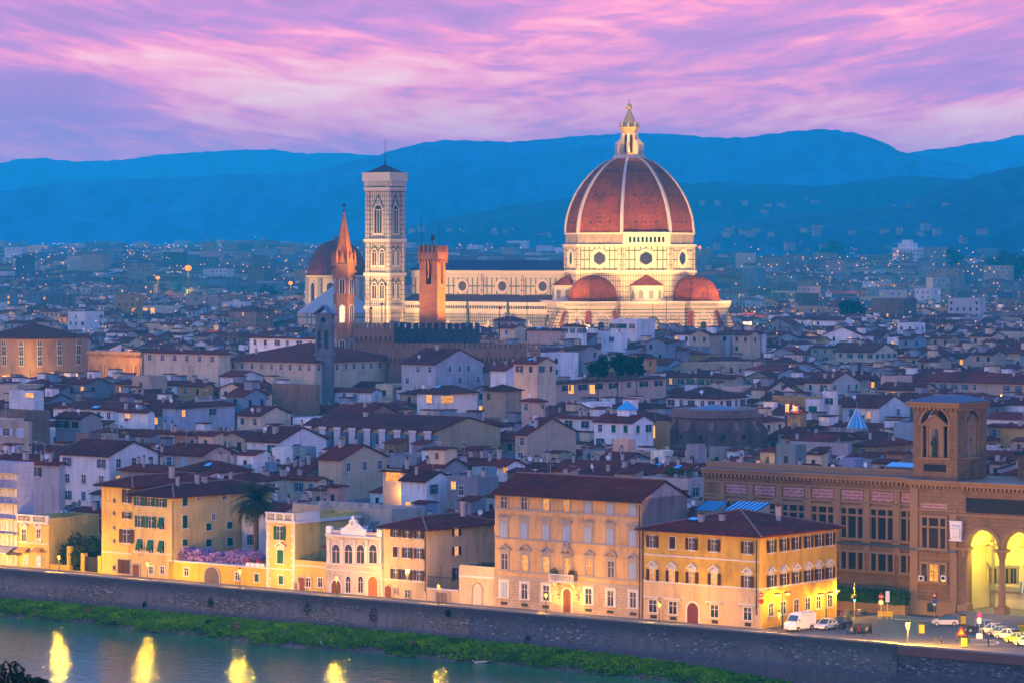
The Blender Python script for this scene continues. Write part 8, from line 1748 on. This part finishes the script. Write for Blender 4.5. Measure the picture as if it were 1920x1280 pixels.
def bicycle(i, label, x, y, rz, m_):
    b = MB()
    for xx in (-.52, .52):
        n = 12
        for k in range(n): a0, a1 = 2 * math.pi * k / n, 2 * math.pi * (k + 1) / n; b.tube((xx + .33 * math.cos(a0), 0, .34 + .33 * math.sin(a0)), (xx + .33 * math.cos(a1), 0, .34 + .33 * math.sin(a1)), .022, n=4, m=1)
    for p0, p1 in (((-.52, 0, .34), (-.15, 0, .85)), ((-.15, 0, .85), (.4, 0, .8)), ((-.05, 0, .35), (.4, 0, .8)), ((-.05, 0, .35), (-.15, 0, .95)), ((-.52, 0, .34), (-.05, 0, .35)), ((.52, 0, .34), (.4, 0, 1.0)), ((.4, -.28, 1.02), (.4, .28, 1.02))): b.tube(p0, p1, .025, n=5)
    b.box(-.28, -.02, -.07, .07, .95, 1.0, 1); tag(new('bicycle', b.mesh('bicycle', [m_, TYRE]), None, (x, y, .02), rz), label, 'bicycle', 'bicycles in the rack')
BC = [paint('bike_red', (.4, .04, .03)), STEEL, paint('bike_green', (.05, .2, .08)), METAL]
for i in range(8): x, y = gp(1578 + i * 6.2, 1157 - i * .35); bicycle(i, ('red', 'steel', 'green', 'dark')[i % 4] + ' bicycle in the rack before the hedge, ' + ('nearest the yellow house', 'second from the yellow house', 'third from the yellow house', 'fourth from the yellow house', 'fifth along towards the signs', 'sixth along towards the signs', 'next to last towards the signs', 'nearest the signs')[i], x, y, R(55), BC[i % 4])
def pole(b, h, r=.045, m=0): b.lathe([(r, 0), (r, h)], 6, m)
def sgn(name, label, cat, px, py, parts, h, group=None):
    x, y = gp(px, py); t = thing(name, label, cat, (x, y, .0), 0, group); b = MB(); pole(b, h); new('pole', b.mesh('pole', [STEEL]), t)
    for nm, bb, mt in parts: new(nm, bb.mesh(nm, mt), t)
REDS = simple('sign_red', (.5, .02, .02), .5); BLUS = simple('sign_blue', (.03, .08, .4), .5); YELS = simple('sign_yellow', (.65, .45, .02), .5); GRNL = emis('green_signal', (.05, 1, .35), 6, False); REDL = emis('red_signal', (1, .08, .03), 5, False)
def disc(z, r, y=-.07): b = MB(); b.lathe([(r, 0), (r, .03)], 16); b.xform(Matrix.Translation((0, y, z)) @ Matrix.Rotation(R(90), 4, 'X')); return b
def bx_(*a): b = MB(); b.box(*a); return b
b1 = bx_(-.18, .18, -.3, .0, 2.5, 3.4); b2 = MB(); b2.ball((0, -.3, 2.65), .14, 8, 6); b3 = bx_(-.45, .25, -.1, -.05, 3.0, 3.5)
sgn('traffic_light', 'traffic light showing green beside the bicycle rack', 'traffic light', 1602, 1158, [('signal_box', b1, [BLACK]), ('green_lamp', b2, [GRNL]), ('backing_board', b3, [YELS])], 5.2)
bar = bx_(-.26, .26, -.13, -.11, 3.25, 3.4)
sgn('no_entry_sign', 'red no entry sign above a grey disc on a pole before the hedge', 'road sign', 1652, 1160, [('red_disc', disc(3.33, .4), [REDS]), ('white_bar', bar, [WHITE]), ('grey_disc', disc(2.5, .38), [STEEL])], 3.8)
sgn('information_sign', 'tall white rectangular sign on a pole right of the no entry sign', 'road sign', 1664, 1161, [('sign_board', bx_(-.3, .3, -.1, -.05, 2.6, 4.2), [WHITE])], 4.3)
x, y = gp(1660, 1159); t = thing('barrier', 'low yellow and white barrier board at the foot of the signs', 'barrier', (x, y, 0), R(-10)); new('board', bx_(-1.1, 1.1, -.06, .06, .35, 1.1).mesh('board', [YELS]), t); new('foot', bx_(-1.0, -.9, -.3, .3, 0, .35).mesh('foot', [STEEL]), t); new('foot', bx_(.9, 1.0, -.3, .3, 0, .35).mesh('foot', [STEEL]), t)
b2 = MB(); b2.ball((0, -.16, 3.35), .13, 8, 6)
sgn('traffic_light', 'traffic light showing red above a blue disc before the library tower', 'traffic light', 1752, 1158, [('signal_box', bx_(-.17, .17, -.15, .02, 2.9, 3.6), [BLACK]), ('red_lamp', b2, [REDL]), ('blue_disc', disc(2.5, .3), [BLUS]), ('white_plate', bx_(-.25, .25, -.1, -.06, 1.9, 2.15), [WHITE])], 3.7)
sgn('parking_sign', 'pole with purple disc and white plates behind the navy car', 'road sign', 1836, 1196, [('purple_disc', disc(3.3, .36), [simple('sign_purple', (.35, .05, .25))]), ('white_plate', bx_(-.27, .27, -.1, -.06, 2.1, 2.9), [WHITE]), ('concrete_base', bx_(-.4, .4, -.4, .4, 0, .7), [WHITE])], 3.6)
tri = MB(); tri.prof_y([(-.75, .25), (.75, .25), (0, 1.55)], -.1, -.06); tri2 = MB(); tri2.prof_y([(-.45, .42), (.45, .42), (0, 1.2)], -.13, -.11)
sgn('roadworks_sign', 'red bordered triangular warning sign standing on the road', 'road sign', 1802, 1194, [('red_triangle', tri, [REDS]), ('yellow_panel', tri2, [YELS])], 1.2)
sgn('no_entry_sign', 'small red and white banded sign at the yellow house corner', 'road sign', 1427, 1180, [('red_disc', disc(5.0, .38), [REDS]), ('white_bar', bx_(-.26, .26, -.13, -.11, 4.93, 5.07), [WHITE]), ('second_red_disc', disc(4.1, .38), [REDS])], 5.4)
for k, (px, py) in enumerate(((1728, 1188), (1806, 1171), (1808, 1213), (1914, 1188))):
    x, y = gp(px, py); b = MB(); b.box(-.35, .35, -.3, .3, .15, 1.35); b.box(-.4, .4, -.35, .35, 1.35, 1.5, 1); b.box(-.3, .3, -.25, .25, 0, .15, 1); tag(new('waste_bin', b.mesh('waste_bin', [YELS, METAL]), None, (x, y, .02)), ('yellow box in the middle of the square', 'yellow box at the left end of the library steps', 'yellow box by the river parapet', 'yellow box behind the yellow car')[k], 'bin', 'yellow boxes on the square')
for k, (px, py) in enumerate(((1570, 1190), (1620, 1190), (1753, 1208), (1765, 1206), (1795, 1203), (1817, 1205), (1853, 1211))):
    x, y = gp(px, py); b = MB(); b.lathe([(.09, 0), (.09, 1.0), (.05, 1.1)], 8); tag(new('bollard', b.mesh('bollard', [METAL]), None, (x, y, .02)), 'slim dark bollard ' + ('near the hatchback behind the van', 'in front of the scooters', 'first right of the bright parapet lamp', 'second right of the bright parapet lamp', 'left of the roadworks triangle', 'right of the roadworks triangle', 'in front of the parked row')[k], 'bollard', 'bollards along the square')
# pale road markings
b = MB(); x0_, y0_ = gp(1830, 1203)
for i in range(14): a0, a1 = R(-100 + 14 * i), R(-100 + 14 * (i + 1)); b.poly([(x0_ + r * math.cos(a), y0_ + r * 1.0 * math.sin(a), .011) for r, a in ((3.0, a0), (3.2, a0), (3.2, a1), (3.0, a1))])
kind(new('road_marking', b.mesh('road_marking', [WHITE])), 'structure')
# flag
x, y = xy_of(lib.u0 + lx(1917), LV - .6); fl = thing('flag', 'small tricolour flag hanging on the library portico', 'flag', (x, y, lz(1917, 1110)), A38)
for k, c in enumerate(((.02, .3, .08), (.7, .7, .7), (.5, .03, .03))): b = MB(); b.loft([[(k * .3, 0, 1.6), (k * .3 + .3, .05, 1.6), (k * .3 + .3, .07, 1.6), (k * .3, .02, 1.6)], [(k * .22, -.05, 0), (k * .22 + .22, .0, -.1), (k * .22 + .22, .02, -.1), (k * .22, -.03, 0)]], 0); new('stripe', b.mesh('stripe', [simple('flag_cloth', c)]), fl)
b = MB(); b.tube((0, 0, 1.7), (0, .6, .6), .03); new('staff', b.mesh('staff', [METAL]), fl)

# ------------------------------------------------------------------ labels of the crowded houses: look first, then what they stand beside
ANCH = [('bell tower', 725, 600), ('great dome', 1180, 610), ('orange battlemented tower', 812, 615), ('brick spire', 645, 630), ('stone bell gable', 609, 660), ('round brown apse', 1347, 815), ('palm crown', 480, 940), ('painted loggia', 690, 815), ('library belvedere', 1770, 800), ('orange palace roof', 1080, 890), ('white ornate palace', 665, 985), ('yellow corner house', 1400, 950), ('salmon palace', 1150, 735), ('rusticated palace', 80, 670), ('convent wing', 560, 690), ('glass cone', 1607, 785), ('green shuttered house', 310, 900), ('battlemented palace wall', 930, 660), ('beige blank gable', 1030, 840), ('tall ochre house', 215, 890), ('lantern house', 1160, 800), ('blank stone block', 555, 750), ('gabled house with green shutters', 660, 880), ('library wing', 1550, 870), ('stained white workshop', 1560, 720), ('pale gabled house', 200, 860), ('open roof loggia house', 370, 780), ('twin lit house', 830, 750), ('chapel like white house', 1150, 640), ('green shuttered cream house', 1620, 670)]
RN = {'gu': 'ridge roofed', 'gv': 'front gabled', 'hip': 'hip roofed', 'flat': 'flat roofed', 'shed': 'lean-to roofed'}
bk_ = {}
for (t, px, py, f_) in LABELS:
    nm, ax, ay = min(ANCH, key=lambda a: math.hypot(a[1] - px, (a[2] - py) * 1.6)); dx, dy = px - ax, (py - ay) * 1.6
    rel = ('left of' if dx < 0 else 'right of') if abs(dx) > abs(dy) else ('behind' if dy < 0 else 'in front of')
    sz_ = 'tall ' if f_['h'] > 16 else 'low ' if f_['h'] < 9 else 'wide ' if f_['w'] > 17 else 'narrow ' if f_['w'] < 9.5 else ''
    w1 = 'with a lit window' if f_['lit'] == 1 else 'with lit windows' if f_['lit'] > 1 else 'with a skylight' if f_['sky'] else 'with a dish' if f_['dish'] else 'with chimneys' if f_['ch'] > 1 else 'with one chimney' if f_['ch'] == 1 else 'with bare roof'
    bk_.setdefault((f"{sz_}{f_['col']} {RN[f_['kind']]} house {w1}", f"{rel} the {nm}"), []).append((math.hypot(dx, dy), t))
ORD = ['nearest', 'second', 'third', 'fourth', 'fifth', 'sixth', 'seventh', 'eighth']
for (a, c), l in bk_.items():
    l.sort(key=lambda q: q[0])
    for i, (d, t) in enumerate(l):
        q = f'{a} {c}' if len(l) == 1 else f'{a}, {ORD[i]} {c}'
        t['label'] = q if len(q.split()) <= 15 else q.replace(' house with ', ' house, ').replace('green shuttered ', 'shuttered ')
